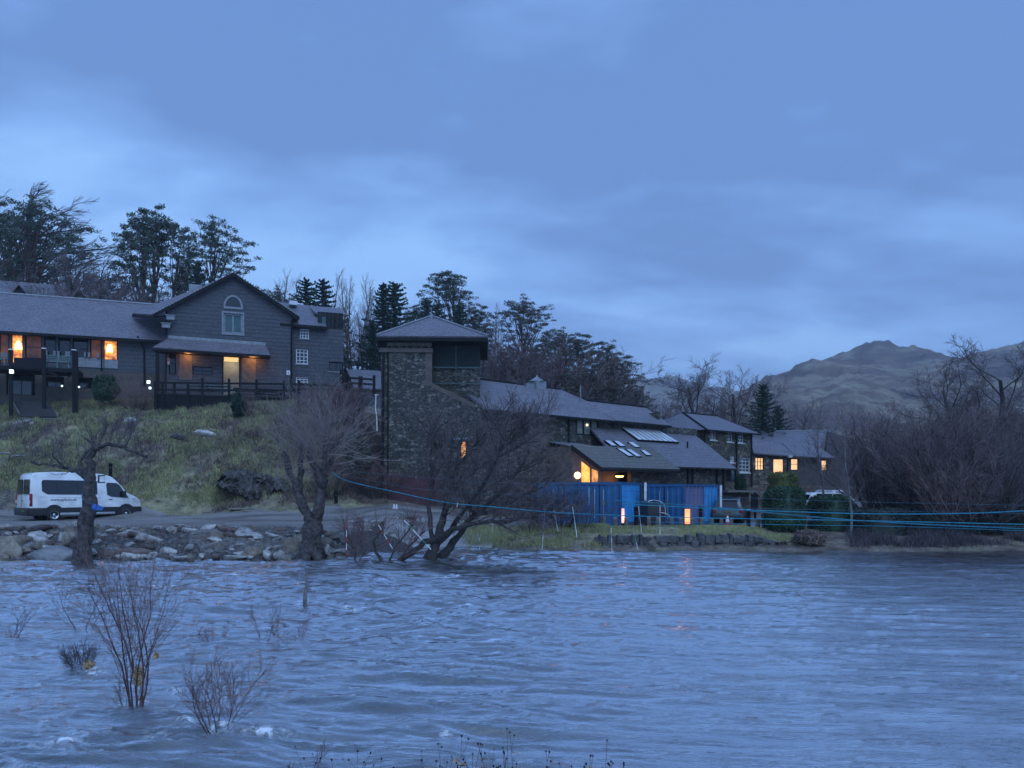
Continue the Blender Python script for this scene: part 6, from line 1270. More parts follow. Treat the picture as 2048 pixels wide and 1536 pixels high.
BIG = [  # px, py centre, width px, height px, kind, label
 (10, 1108, 78, 56, 't', 'big rounded pale boulder cut by the left edge at the waterline'), (92, 1113, 118, 50, 'g', 'widest flat-topped pale boulder at the waterline left of the stump'),
 (75, 1080, 62, 50, 'g', 'steep grey boulder standing above the widest one'), (36, 1090, 46, 30, 't', 'olive-grey boulder between the edge boulder and the steep one'), (128, 1082, 40, 44, 'g', 'dark-topped slab just left of the stump'), (135, 1066, 30, 22, 't', 'small yellowish stone on top of the bank left of the stump'), (30, 1060, 40, 14, 'b', 'low brown slab at the road edge by the left frame edge'),
 (268, 1108, 92, 30, 'b', 'long low brown boulder at the waterline right of the stump'), (212, 1110, 62, 30, 'b', 'dark brown boulder against the foot of the stump'), (225, 1100, 44, 16, 'g', 'pale flat stone on the brown boulders'), (245, 1075, 46, 17, 'b', 'dark reddish slab below the road behind the stump'), (297, 1090, 34, 22, 't', 'pale rounded stone above the long brown boulder'), (335, 1103, 56, 22, 'g', 'grey wedge of stone at the waterline'), (378, 1117, 36, 15, 't', 'greenish flat stone touching the water'), (345, 1066, 38, 20, 't', 'tan pointed slab under the road'), (304, 1072, 28, 18, 't', 'light tan stone below the road edge'), (375, 1062, 44, 22, 'g', 'grey-green boulder at the road edge in the middle of the bank'), (405, 1080, 34, 22, 'b', 'reddish-brown stone in the middle of the bank'), (428, 1084, 34, 24, 'g', 'upright purple-grey stone beside the gravel patch'), (500, 1062, 78, 17, 't', 'long flat olive slab along the road edge'), (553, 1060, 40, 16, 'b', 'dark slab near the end of the road edge'), (430, 1113, 36, 15, 'b', 'small brown stone at the waterline'), (505, 1108, 46, 22, 't', 'tilted tan boulder at the waterline'), (535, 1110, 40, 20, 'g', 'pale blue-grey wedge at the waterline'), (470, 1114, 54, 13, 'g', 'low wet grey slab at the waterline'), (585, 1098, 56, 32, 't', 'large tan boulder against the big willow'), (598, 1082, 46, 20, 't', 'flat buff block behind the big willow foot'), (560, 1110, 30, 18, 'g', 'small grey stone left of the big willow foot'), (403, 1112, 24, 15, 'g', 'dark green-grey stone in a gap at the waterline'), (440, 1098, 30, 14, 'g', 'flat grey stone low in the gravel patch'),
 (655, 1100, 30, 26, 'g', 'rounded grey boulder right of the big willow'), (690, 1072, 26, 24, 'g', 'upright grey boulder behind the striped poles'), (708, 1075, 28, 20, 'g', 'whitish boulder behind the low willow stems'), (745, 1058, 42, 18, 'g', 'flat slab at the top of the slipway bank'), (770, 1046, 46, 16, 'g', 'long low slab at the slipway head'), (765, 1066, 34, 14, 't', 'buff stone at the slipway edge'), (850, 1052, 44, 18, 'g', 'broad pale boulder behind the leaning tree'), (830, 1042, 30, 14, 'b', 'dark round boulder behind the leaning tree'), (815, 1034, 40, 12, 'g', 'low slab by the maroon doors'), (733, 1088, 20, 16, 'g', 'small white stone by the slipway'), (1306, 1088, 22, 16, 't', 'pale boulder at the foot of the low stone wall')]
for i, (px, py, w_, h_, k, lab) in enumerate(BIG):
    d = 27.75 + (1118 - py) * .05 if px < 700 else (33.0 + (1100 - py) * .11 if px < 1000 else 33.4); sx = w_ / F * d / 2; sz = h_ / F * d / 2; boulder(k, i, W(px, py, d), (sx * 1.3, sx * .75, sz / .46), (0, 0, (i * 1.3) % 6.2 if abs(sx - sz) < .2 else .2 * sin(i * 3)), lab)
R = random.Random(77)
for i in range(185):
    px = R.uniform(-20, 700) if i < 160 else R.uniform(690, 900); d = R.uniform(27.9, 31.2) if px < 700 else R.uniform(33.8, 37.5); g = G(px, d); s = R.uniform(.16, .40) * (1.25 if R.random() < .25 else .85); g.z += s * .15
    k = R.choice('gggtb'); boulder(k, R.randint(0, 7), g, (s * R.uniform(1, 1.6), s, s * .9), (R.uniform(-.3, .3), R.uniform(-.3, .3), R.uniform(0, 6)), {'g': 'small grey stone among many in the river bank', 't': 'small tan stone among many in the river bank', 'b': 'small brown stone among many in the river bank'}[k], {'g': 'small grey bank stones', 't': 'small tan bank stones', 'b': 'small brown bank stones'}[k], 'bank_stone', 'stone')
def pebbles(name, px0, px1, d0, d1, n, s0, s1, seed, mat):
    R = random.Random(seed); mb = MB()
    for _ in range(n):
        px = R.uniform(px0, px1); d = R.uniform(d0, d1); g = G(px, d); s = R.uniform(s0, s1); a = [g + Vector((R.uniform(-1, 1) * s * 1.3, R.uniform(-1, 1) * s, R.uniform(-.1, .2) * s)) for _ in range(4)]; top = g + Vector((R.uniform(-.3, .3) * s, R.uniform(-.3, .3) * s, s * .8))
        c = g; a = [c + Vector((cos(t) * s * R.uniform(.8, 1.4), sin(t) * s * R.uniform(.7, 1.1), -s * .1)) for t in (0, 1.5, 3.1, 4.6)]; tt = [top + (q - c) * .45 for q in a]
        mb.poly(tt)
        for k in range(4): mb.poly([a[k], a[(k + 1) % 4], tt[(k + 1) % 4], tt[k]])
    return mb.build(name, mat)
M['gravel'] = pm('loose_gravel', (.22, .21, .20), (.06, .055, .055), 3.5, .8)
tag(pebbles('gravel', 380, 600, 28.4, 31, 2600, .03, .10, 5, M['gravel']), 'patch of pale broken stone between the boulders left of the big willow', 'gravel', kind='stuff')
tag(pebbles('gravel', -60, 700, 27.8, 31.3, 2200, .02, .07, 6, M['gravel']), 'loose gravel filling the gaps along the left bank', 'gravel', kind='stuff')
# dark outcrop on the slope, pale hillside stones
for px, py, w_, h_, d, k, lab in ((358, 872, 40, 16, 48, 'd', 'smooth dark grey boulder half buried in the middle of the slope'), (405, 868, 60, 22, 48.5, 'g', 'grey rock slab showing through the grass in the middle of the slope'), (260, 840, 40, 18, 51, 'g', 'grey rock face behind the wispy saplings'), (62, 847, 16, 8, 52, 't', 'white stone below the wooden steps'), (116, 839, 16, 6, 53, 't', 'small white stone at the path end'), (10, 906, 30, 6, 46.5, 'g', 'pale stone line at the left edge of the slope'), (35, 912, 36, 6, 46.2, 'g', 'pale stone slab above the minibus roof'), (470, 1018, 70, 5, 43.0, 't', 'long low pale kerb log at the foot of the slope'), (505, 1026, 60, 5, 42.4, 't', 'second pale kerb log nearer the road')):
    g = G(px, d); q = W(px, py, d); q.z = max(q.z, g.z); sx = w_ / F * d / 2; boulder(k, int(px), q, (sx, sx * .5, h_ / F * d / 2 / .7), (0, .05, px), lab) if w_ > 50 and k == 'd' else boulder(k, int(px), q, (sx, sx * .4, h_ / F * d / 2 / .6), (0, .0, .1), lab)
xs_ = np.linspace(432, 592, 60); zs_ = np.linspace(0, 1, 22); Pm, Tm = np.meshgrid(xs_, zs_); topz = np.interp(Pm, [428, 450, 480, 520, 560, 600], [2.9, 3.7, 3.9, 3.6, 3.3, 2.7]); botz = np.interp(Pm, [428, 500, 600], [2.9, 2.0, 1.5]); Zm = botz + (topz - botz) * Tm
step = np.floor(vn(Pm * .07, Tm * 3.1) * 4) / 4; Ym = 44.0 + Tm * .9 - step * .75 + (fbm(Pm * .2, Tm * 6, 3) - .5) * .5; Ym[-1] = Ym[-2] + 1.8; Ym[-2] += .1; Zm = Zm + (fbm(Pm * .25 + 4, Tm * 3, 3) - .5) * .35; Ym[0] += 1
Ym[:, 0] += 2; Ym[:, -1] += 2
oc = grid_mesh('rock_outcrop', (Pm - CX) / F * Ym, Ym, Zm, M['stone_dark'], False); oc.data.polygons.foreach_set('use_smooth', [False] * len(oc.data.polygons)); tag(oc, 'dark jagged rock outcrop in the slope left of the big willow', 'rock outcrop')
R = random.Random(8)
for i in range(46):
    px = R.uniform(0, 620); d = R.uniform(44, 56); g = G(px, d); s = R.uniform(.05, .14); boulder('gt'[i % 2], i, g + Vector((0, 0, s * .3)), (s * 1.4, s, s), (0, 0, i), 'small pale stone lying in the grass of the slope', 'pale stones scattered on the slope', 'field_stone', 'stone')
# low stone wall at the car park water edge
def at(px, d): return (px - CX) / F * d
mb = MB(); R = random.Random(31)
for row in range(3):
    px = 1198.0
    while px < 1580:
        w_ = R.uniform(5, 19); d = 33.75 + row * .12 + R.uniform(-.1, .1); a, b = (px - CX) / F * d, (px + w_ - .8 - CX) / F * d; z0 = -.25 + row * .26 + R.uniform(-.03, .03); top = z0 + .30 + R.uniform(-.10, .07); sag = .0 if px < 1500 else (px - 1500) * .004
        if top - sag > .05: c = [(a, d, z0), (b, d + R.uniform(-.04, .04), z0), (b - .02, d + .03, top - sag), (a + .02, d + .05, top - sag)]; n0 = len(mb.v); mb.v += [tuple(p) for p in c] + [(p[0], p[1] + .5, p[2]) for p in c]; mb.f += [(n0, n0+1, n0+2, n0+3), (n0+3, n0+2, n0+6, n0+7), (n0, n0+3, n0+7, n0+4), (n0+1, n0+5, n0+6, n0+2)]
        px += w_
M['stone_wall'] = stone_mat('river_wall_stone', (.035, .034, .036), (.085, .08, .078), (.15, .145, .14))
for px in range(1190, 1560, 10):
    a, b = at(px, 34.05), at(px + 10.3, 34.05); mb.box((a, 34.02 + .01 * (px % 20), -.3), (b, 34.5, .52 + .05 * sin(px * .7) - max(0, (px - 1480) * .004)))
o = mb.build('river_wall', M['stone_wall'], None); tag(o, 'low wall of grey stone blocks holding the grass bank at the waterline', 'wall')
o.modifiers.new('b', 'BEVEL').width = .03

# ================= CONTAINERS =================
def container(lab, cx, cy, z, ang, L, door_mat, side_mat, door=True, group=None, side2=None):
    """local x = along door end (2.44), y = length; corner nearest the camera at origin: door end runs to -x, side runs to +y"""
    t = thing('shipping_container', lab, 'shipping container', (cx, cy, z), ang, group); Wd, Hh = 2.44, 2.42
    def corr(mb, p, u, nrm, length, h0, h1, pitch=.28, dep=.04):
        n = int(length / pitch)
        for i in range(n):
            a = i * pitch; pts = [(a, 0), (a + pitch * .3, 0), (a + pitch * .45, -dep), (a + pitch * .85, -dep), (a + pitch, 0)]
            for k in range(4):
                A = p + u * pts[k][0] + nrm * pts[k][1]; B = p + u * pts[k + 1][0] + nrm * pts[k + 1][1]; mb.poly([A + Vector((0, 0, h0)), B + Vector((0, 0, h0)), B + Vector((0, 0, h1)), A + Vector((0, 0, h1))])
    mb = MB(); corr(mb, Vector((-.02, .1, 0)), Vector((0, 1, 0)), Vector((1, 0, 0)), L - .2, .15, Hh - .12, .66, .13); part(t, 'side_panel', mb, side_mat)
    if side2: mb = MB(); corr(mb, Vector((-.018, L * .55, 0)), Vector((0, 1, 0)), Vector((1, 0, 0)), L * .44, .15, Hh - .12, .66, .13); mb2 = mb; part(t, 'side_panel', mb2, side2, label='unfaded blue rear half')
    mb = MB(); corr(mb, Vector((-Wd + .02, L, 0)), Vector((0, -1, 0)), Vector((-1, 0, 0)), L, .15, Hh - .12); part(t, 'side_panel', mb, side_mat)
    mb = MB()
    for x in (-.1, -Wd): mb.box((x, 0, 0), (x + .1, .1, Hh)); mb.box((x, L - .1, 0), (x + .1, L, Hh))
    mb.box((-Wd, .1, Hh - .12), (-Wd + .06, L - .1, Hh)); mb.box((-.06, .1, Hh - .12), (.0, L - .1, Hh)); mb.box((-.06, .1, 0), (0, L - .1, .15)); mb.box((-Wd + .1, .003, Hh - .14), (-.1, .09, Hh)); mb.box((-Wd + .1, .003, 0), (-.1, .09, .15)); part(t, 'corner_frame', mb, door_mat)
    mb = MB(); mb.box((-Wd + .06, .1, Hh - .06), (-.06, L - .1, Hh - .03)); part(t, 'roof', mb, side_mat)
    mb = MB()
    for a, b in ((-Wd + .11, -Wd / 2 - .01), (-Wd / 2 + .01, -.11)): corr(mb, Vector((a, .04, 0)), Vector((1, 0, 0)), Vector((0, -1, 0)), b - a, .16, Hh - .15, .36, .03)
    dd = part(t, 'door_panel', mb, door_mat); mb = MB()
    for x in (-Wd / 2 - .28, -Wd / 2 + .22) if door else (): mb.tube([(x, -.03, .4), (x, -.03, Hh - .4)], .022, 6)
    if door: part(dd, 'locking_bar', mb, M['steel_b'], uv=False); mb = MB(); mb.box((-Wd / 2 + .13, -.05, 1.15), (-Wd / 2 + .33, -.02, 1.4)); part(dd, 'lock_plate', mb, M['bushyel'] if side2 else M['pale_wood'])
    return t
def at(px, d): return (px - CX) / F * d
container('dark blue container with locking bars on its end, left one of the row', at(1243, 42), 42, .62, radians(-20), 6.06, M['cont_dark'], M['cont_bright'])
container('blue container with one pale faded corrugated side and door bars, right one of the row', at(1369, 44), 44, .52, radians(-33), 6.06, M['cont_dark'], M['cont_fade'], side2=M['cont_bright'])
container('dark blue container half hidden by the tangled bush, farthest left of the row', at(1160, 43.5), 43.5, .62, radians(-6), 6.06, M['cont_dark'], M['cont_dark'])
q = Vector((at(1291, 41.2), 41.2, .5)); mb = MB(); mb.box((-.06, 0, 1.25), (.06, .06, 2.5)); o = mb.build('white_board', M['white'], None, loc=q); tag(o, 'upright white strip on the corner between the two blue containers', 'marker board')
q = Vector((at(1442, 43.6), 43.6, .5)); mb = MB(); mb.box((-.06, 0, 1.1), (.06, .06, 2.38)); o = mb.build('white_board', M['white'], None, loc=q); tag(o, 'upright white strip at the right end of the containers beside the dark car', 'marker board')

# ================= VEHICLES =================
def extr(mb, prof, w0, zs=None):
    """profile [(x,z)] (counter-clockwise seen from -y) to a solid with half width w0(z)"""
    n = len(prof); a = [Vector((x, -w0(z), z)) for x, z in prof]; b = [Vector((x, w0(z), z)) for x, z in prof]; n0 = len(mb.v)
    mb.v += [tuple(p) for p in a + b]; mb.f.append(tuple(range(n0, n0 + n))); mb.f.append(tuple(range(n0 + 2 * n - 1, n0 + n - 1, -1)))
    for i in range(n): j = (i + 1) % n; mb.f.append((n0 + j, n0 + i, n0 + n + i, n0 + n + j))
def wheel(t, x, y, r, side, w_=.22):
    tg = 'wheel'; mb = MB(); s = side; mb.lathe([(r * .62, -w_ / 2), (r * .93, -w_ / 2), (r, -w_ * .3), (r, w_ * .3), (r * .93, w_ / 2), (r * .62, w_ / 2), (r * .62, -w_ / 2)], 24, c=(x, y, r), axis='y')
    o = mb.build(tg, M['rubber'], t, smooth=True); m2 = MB(); yy = w_ / 2 * .75 * s
    m2.lathe([(r * .63, yy), (r * .58, yy * 1.05), (r * .50, yy * .55), (r * .22, yy * .5), (r * .18, yy * 1.0), (.001, yy * 1.02)], 20, c=(x, y, r), axis='y')
    m2.build('rim', M['steel_b'], o, smooth=True); m3 = MB()
    for k in range(5): a = k * 2 * pi / 5; m3.lathe([(.001, yy * .72), (r * .09, yy * .7), (r * .09, yy * .5)], 8, c=(x + cos(a) * r * .38, y, r + sin(a) * r * .38), axis='y')
    m3.build('rim_hole', M['plastic_dark'], o)
def bev(o, w_=.03, seg=3):
    m = o.modifiers.new('bevel', 'BEVEL'); m.width = w_; m.segments = seg; m.limit_method = 'ANGLE'; m.angle_limit = radians(25)
    o.data.polygons.foreach_set('use_smooth', [True] * len(o.data.polygons)); return o
def panel(t, name, pts, mat, th=.012):
    mb = MB(); mb.slab(pts, th); return mb.build(name, mat, t)
# minibus --------------------------------------------------------------
VX, VY = at(44, 40.3), 40.3
van = thing('minibus', 'white high-roofed minibus with dark lower cladding parked on the road behind the old stump', 'minibus', (VX, VY, .93), radians(50))
S_ = 2.60 / 2.60; w0 = lambda z: 1.02 if z < 1.25 else 1.02 - (z - 1.25) * .15
body = [(.02, .46), (.06, 1.2), (.10, 2.0), (.20, 2.45), (.36, 2.58), (1.2, 2.63), (2.6, 2.62), (3.7, 2.55), (4.15, 2.42), (4.5, 2.1), (4.95, 1.52), (5.45, 1.28), (5.62, 1.12), (5.70, .85), (5.70, .46)][::-1]
body = [(x, z) for x, z in body]
mb = MB(); extr(mb, body[::-1][::-1], w0); o = bev(mb.build('body', M['vanwhite'], van), .05)
clad = [(.0, .32), (.0, .74), (5.73, .74), (5.73, .40), (5.66, .30)][::-1]; mb = MB(); extr(mb, clad, lambda z: 1.035); o = bev(mb.build('lower_cladding', M['plastic_dark'], van), .03)
sd = lambda x, z, off=.012: Vector((x, -(w0(z) + off), z))
panel(van, 'side_window', [sd(*p) for p in ((.62, 1.62), (.86, 1.44), (2.2, 1.42), (3.32, 1.42), (3.36, 1.5), (3.36, 2.12), (3.28, 2.18), (.70, 2.20), (.62, 2.12))], M['glass'])
mb = MB()
for x in (1.32, 2.35): mb.slab([sd(x, 1.45, .016), sd(x + .03, 1.45, .016), sd(x + .03, 2.16, .016), sd(x, 2.16, .016)], .004)
mb.build('window_divider', M['plastic_dark'], van)
panel(van, 'cab_window', [sd(*p) for p in ((3.86, 1.40), (4.1, 1.30), (5.02, 1.22), (4.93, 1.36), (4.52, 1.98), (4.40, 2.06), (3.9, 2.08), (3.84, 1.98))], M['glass'])
panel(van, 'windscreen', [Vector((4.985, -.80, 1.52)), Vector((4.985, .80, 1.52)), Vector((4.30, .72, 2.36)), Vector((4.30, -.72, 2.36))], M['glass'], .01)
for s in (-1, 1): panel(van, 'rear_window', [Vector((.045 - .0, s * .90, 1.45))] + [Vector((.04, s * .10, 1.45)), Vector((.085, s * .10, 2.22)), Vector((.085, s * .84, 2.22))] if s > 0 else [Vector((.04, -.10, 1.45)), Vector((.04, -.90, 1.45)), Vector((.085, -.84, 2.22)), Vector((.085, -.10, 2.22))], M['glass'], -.02)
for s in (-1, 1):
    mb = MB(); mb.box((.03, s * .985 - .055, .82), (.16, s * .985 + .05, 1.48)); o = bev(mb.build('tail_light', M['lampred'], van), .02); mb = MB(); mb.box((.022, s * .985 - .05, .98), (.1, s * .985 + .056, 1.14)); mb.build('reversing_lens', M['white'], o)
panel(van, 'headlight', [sd(5.16, 1.22, .015), sd(5.40, .98, .015), sd(5.60, .90, .015), sd(5.55, 1.10, .015), sd(5.38, 1.24, .015)], M['skyglass'])
mb = MB(); mb.box((-.08, -.95, .34), (.06, .95, .72)); o = bev(mb.build('rear_bumper', M['plastic_dark'], van), .03); mb = MB(); mb.box((-.095, -.6, .52), (-.084, -.08, .64)); mb.build('number_plate', M['bushyel'], van)
mb = MB(); mb.tube([(-.03, .0, .8), (-.03, 0, 2.3)], .008, 5); mb.tube([(.02, -.02, 1.1), (-.02, -.02, 1.1)], .03, 6); mb.build('door_seam', M['plastic_dark'], van)
mb = MB(); mb.box((1.45, -1.10, .33), (4.25, -1.0, .46)); bev(mb.build('side_step', M['steel_b'], van), .02)
mb = MB(); mb.box((4.62, -1.24, 1.32), (4.80, -1.06, 1.62)); bev(mb.build('wing_mirror', M['plastic_dark'], van), .03)
mb = MB(); mb.box((3.93, -1.05, 1.13), (4.13, -1.035, 1.17)); mb.build('door_handle', M['plastic_dark'], van)
mb = MB()
for x in (3.72, 4.98): mb.slab([sd(x, .76, .004), sd(x + .012, .76, .004), sd(x + .012, 1.9 if x < 4 else 1.2, .004), sd(x, 1.9 if x < 4 else 1.2, .004)], .003)
mb.slab([sd(.5, 1.30, .004), sd(3.5, 1.24, .004), sd(3.5, 1.25, .004), sd(.5, 1.31, .004)], .003)
mb.build('panel_seam', pm('seam_shadow', (.3, .3, .32), None, 3, .5), van)
for x in (1.18, 4.88):
    mb = MB(); n = 14; mb.slab([Vector((x + .50 * cos(pi * i / n), -1.045, .34 + .56 * sin(pi * i / n))) for i in range(n + 1)][::-1][::-1], .01) ; oo = mb.build('wheel_arch', M['plastic_dark'], van)
    for s in (-1, 1): wheel(van, x, s * .93 - (.04 if s < 0 else 0), .36, s, .24)
tc = bpy.data.curves.new('web_address', 'FONT'); tc.body = 'www.pyb.co.uk'; tc.size = .205; tc.extrude = .002; tx = bpy.data.objects.new('web_address', tc); C.objects.link(tx); tx.parent = van; tx.location = (1.0, -1.036, 1.10); tx.rotation_euler = (radians(90), 0, 0); tc.materials.append(M['plastic_dark']); bpy.context.view_layer.update(); me_ = bpy.data.meshes.new_from_object(tx); lo_ = tx.location.copy(); bpy.data.objects.remove(tx); tx = bpy.data.objects.new('web_address', me_); C.objects.link(tx); tx.parent = van; tx.location = lo_; tx.rotation_euler = (radians(90), 0, 0)
# cars ------------------------------------------------------------------
def car(lab, loc, rz, paint, Hc=1.65, L=4.5, cat='car', name='parked_car', suv=True):
    t = thing(name, lab, cat, loc, rz); k = Hc / 1.65; lw = lambda z: .90; low = [(.04, .32), (.0, .62), (.06, .95), (.14, 1.02), (L - 1.35, 1.02), (L - .35, .86), (L - .06, .68), (L, .45), (L - .05, .30)]
    mb = MB(); extr(mb, [(x, z * k) for x, z in low][::-1], lw); bev(mb.build('body', paint, t), .06)
    gw = lambda z: .86 - (z - 1.0 * k) * .30; gr = [(.12, 1.0), (.30, 1.50), (.55, 1.62), (2.1, 1.65), (2.55, 1.58), (3.25, 1.0)]; mb = MB(); extr(mb, [(x, z * k) for x, z in gr][::-1], gw); bev(mb.build('roof', paint, t), .05)
    for s in (-1, 1):
        g = [Vector((x, s * (gw(z * k) + .010), z * k)) for x, z in ((.55, 1.06), (3.0, 1.06), (2.50, 1.50), (.66, 1.54))]; panel(t, 'side_window', g if s < 0 else g[::-1], M['glass'], .008)
        mb = MB(); mb.box((1.75, s * (gw(1.3 * k) + .0) - .012, 1.06 * k), (1.82, s * (gw(1.3 * k)) + .028 * s, 1.5 * k)); mb.build('door_pillar', paint, t)
        mb = MB(); mb.box((.0, s * .80 - .12, .72 * k), (.22, s * .80 + .11, .92 * k)); bev(mb.build('tail_light', M['lampred'], t), .03)
        mb = MB(); mb.box((L - .32, s * .74 - .14, .62 * k), (L - .03, s * .74 + .14, .76 * k)); bev(mb.build('headlight', M['skyglass'], t), .03)
        mb = MB(); mb.box((2.9, s * 1.0 - .1, 1.0 * k), (3.05, s * 1.0 + .06, 1.14 * k)); bev(mb.build('wing_mirror', paint, t), .03)
        for x in (.85, L - .9):
            mb = MB(); n = 12; mb.slab([Vector((x + .42 * cos(pi * i / n), s * .912, .30 + .46 * sin(pi * i / n))) for i in range(n + 1)][::(1 if s > 0 else -1)], .01); mb.build('wheel_arch', M['plastic_dark'], t); wheel(t, x, s * .84, .34, s)
    panel(t, 'rear_window', [Vector((.105, .62, 1.08 * k)), Vector((.105, -.62, 1.08 * k)), Vector((.26, -.55, 1.47 * k)), Vector((.26, .55, 1.47 * k))], M['glass'], .008)
    panel(t, 'windscreen', [Vector((3.21, -.70, 1.06 * k)), Vector((3.21, .70, 1.06 * k)), Vector((2.62, .58, 1.53 * k)), Vector((2.62, -.58, 1.53 * k))], M['glass'], .008)
    mb = MB(); mb.box((-.06, -.82, .34 * k), (.1, .82, .58 * k)); bev(mb.build('bumper', M['plastic_dark'], t), .04); mb = MB(); mb.box((-.02, -.26, .74 * k), (.02, .26, .85 * k)); mb.build('number_plate', M['bushyel'], t)
    if suv: mb = MB(); mb.tube([(.6, -.62, 1.70 * k), (2.3, -.62, 1.70 * k)], .02, 5); mb.tube([(.6, .62, 1.70 * k), (2.3, .62, 1.70 * k)], .02, 5); mb.build('roof_rail', M['metal'], t); mb = MB(); mb.slab([Vector((.1, -.6, 1.62 * k)), Vector((.4, -.6, 1.64 * k)), Vector((.4, .6, 1.64 * k)), Vector((.1, .6, 1.62 * k))], .03); mb.build('spoiler', paint, t)
    return t
car('dark teal-grey estate car parked with its tail towards the river, right of the containers', (at(1462, 47.5) - .3, 47.2, .47), radians(70), pm('teal_car_paint', (.065, .105, .115), (.05, .08, .09), 1, .25, coat=.6), 1.62, 4.5)
car('white car end showing between the clipped conifer and the hedge', (at(1604, 53), 53, 1.0), radians(8), M['vanwhite'], 1.45, 4.1, suv=False)
car('white estate car parked side-on above the dark hedge', (at(1646, 58), 58, 1.1), radians(48), M['vanwhite'], 1.5, 4.5, suv=True)
# covered trailer with hoops between the containers, red canoe at its foot
q = Vector((at(1308, 40.4), 40.4, .5)); t = thing('covered_trailer', 'dark rounded trailer cover with pale curved edges in front of the containers', 'trailer', q, radians(8))
mb = MB(); extr(mb, [(-.55, .45), (-.55, 1.45), (-.35, 1.55), (.05, 1.5), (.28, 1.35), (.36, 1.1), (.38, .45)][::-1], lambda z: .7); mb.build('cover', M['plastic_dark'], t, smooth=False)
mb = MB(); mb.tube([(-.56, -.72, 1.50), (-.3, -.72, 1.58), (.05, -.72, 1.53), (.28, -.72, 1.38), (.36, -.72, 1.15), (.38, -.72, .8)], .028, 6); mb.build('hoop', M['steel_b'], t, smooth=True); mb = MB(); mb.tube([(.0, -.75, .95), (.3, -.75, .9), (.55, -.75, .8), (.66, -.75, .6), (.68, -.75, .4)], .028, 6); mb.build('hoop', M['steel_b'], t, smooth=True)
mb = MB(); mb.box((-.6, -.66, .32), (.75, .66, .45)); mb.build('chassis', M['plastic_dark'], t)
for s in (-1, 1): wheel(t, .0, s * .72, .24, s, .16)
q = Vector((at(1318, 38.9), 38.9, .62)); mb = MB(); n = 12
for i in range(n):
    pass
prof = [(max(.01, .26 * sin(pi * i / n) ** .6), -1.0 + 2.0 * i / n) for i in range(n + 1)]; mb.lathe(prof, 12, axis='x'); o = mb.build('canoe', M['maroon'], None, smooth=True, loc=q); o.data.materials[0] = M['lampred']; o.scale = (1, 1, .8); t = thing('canoe', 'dark red canoe hull lying behind the stakes below the trailer', 'canoe', q); o.name = 'hull'; o.location = (0, 0, 0); o.parent = t; mb = MB(); mb.lathe([(.001, -.3), (.16, -.26), (.2, 0), (.16, .26), (.001, .3)], 10, c=(0, 0, .14), axis='x'); mb.build('cockpit', M['plastic_dark'], t, smooth=True)
# low wooden shelter right of the containers
q = Vector((at(1490, 50), 50, .45)); t = thing('timber_shelter', 'low pale timber shelter with a flat roof between the dark car and the house', 'shelter', q, radians(12)); mb = MB(); mb.box((-1.2, 0, 2.0), (.9, 1.4, 2.14)); mb.build('roof', M['pale_wood'], t); mb = MB(); mb.box((-1.1, .9, 0), (.8, 1.0, 2.0)); mb.build('back_panel', M['brownwood'], t)
for x in (.7, -1.1): mb = MB(); mb.box((x, .0, 0), (x + .12, .12, 2.0)); mb.build('post', M['dark'], t)
mb = MB(); mb.box((.45, .02, .9), (.95, .08, 1.9)); mb.build('hanging_board', M['dark'], t)

# ================= SMALL THINGS =================
GR = 'short timber stakes edging the car park'
def stake(px, top, d, w_=.09):
    g = G(px, d); g.z -= .1; h = EYE + (HZ - top) / F * d - g.z; mb = MB(); mb.slab([(-w_, -w_, h), (w_, -w_, h), (w_, w_, h + .04), (-w_, w_, h + .04)], h); o = mb.build('timber_stake', M['pale_wood'], None, loc=g); o.rotation_euler = (0, .01 * sin(px), .3 * sin(px)); bev(o, .015, 2); tag(o, 'short weathered timber stake at the car park edge', 'stake', GR)
for px, y in ((1208, 1034), (1230, 1036), (1253, 1036), (1298, 1034), (1316, 1036), (1343, 1035), (1362, 1036), (1386, 1037), (1404, 1037), (1424, 1037), (1443, 1037), (1463, 1037), (1517, 1037)): stake(px, y, 38.2)
for px, y0, lab in ((1272, 1013, 'black bollard in front of the bright blue container side'), (1401, 1012, 'black bollard in front of the right-hand blue container'), (1497, 1017, 'black bollard with a pale reflector, right of the dark car'), (221, 926, 'dark post standing on the slope above the minibus cab'), (672, 981, 'dark stub post in the grass right of the big willow')):
    d = 38.6 if px > 1000 else (44.5 if px < 400 else 43.0); g = G(px, d); h = EYE + (HZ - y0) / F * d - g.z; t = thing('bollard', lab, 'post', g); mb = MB(); mb.lathe([(.10, -.1), (.10, h - .12), (.115, h - .1), (.115, h - .04), (.07, h), (.001, h)], 12); part(t, 'shaft', mb, M['dark'], uv=False, smooth=True)
    if px == 1497: mb = MB(); mb.lathe([(.118, h - .1), (.118, h - .03)], 12); part(t, 'reflector', mb, M['white'], uv=False)
    else: mb = MB(); mb.lathe([(.104, h - .3), (.104, h - .25)], 12); part(t, 'band', mb, M['deckwood'], uv=False)
def cone(lab, px, py, d, h):
    t = thing('traffic_cone', lab, 'traffic cone', W(px, py, d)); mb = MB(); r = h * .22; mb.box((-r * 1.35, -r * 1.35, 0), (r * 1.35, r * 1.35, h * .05)); part(t, 'base', mb, M['red'], uv=False); mb = MB(); mb.lathe([(r, h * .05), (r * .74, h * .4)], 14); mb.lathe([(r * .3, h * .88), (r * .22, h), (.001, h)], 14); part(t, 'cone_body', mb, M['red'], uv=False, smooth=True); mb = MB(); mb.lathe([(r * .74, h * .4), (r * .3, h * .88)], 14); part(t, 'reflective_sleeve', mb, M['polewhite'], uv=False, smooth=True)
cone('red and white traffic cone on the road edge left of the maroon doors', 788, 1025, 40.5, .5); cone('second red and white cone just behind the left one', 793, 1025, 40.9, .5); cone('red and white traffic cone on the grass in front of the dark car', 1455, 1054, 37.6, .62)
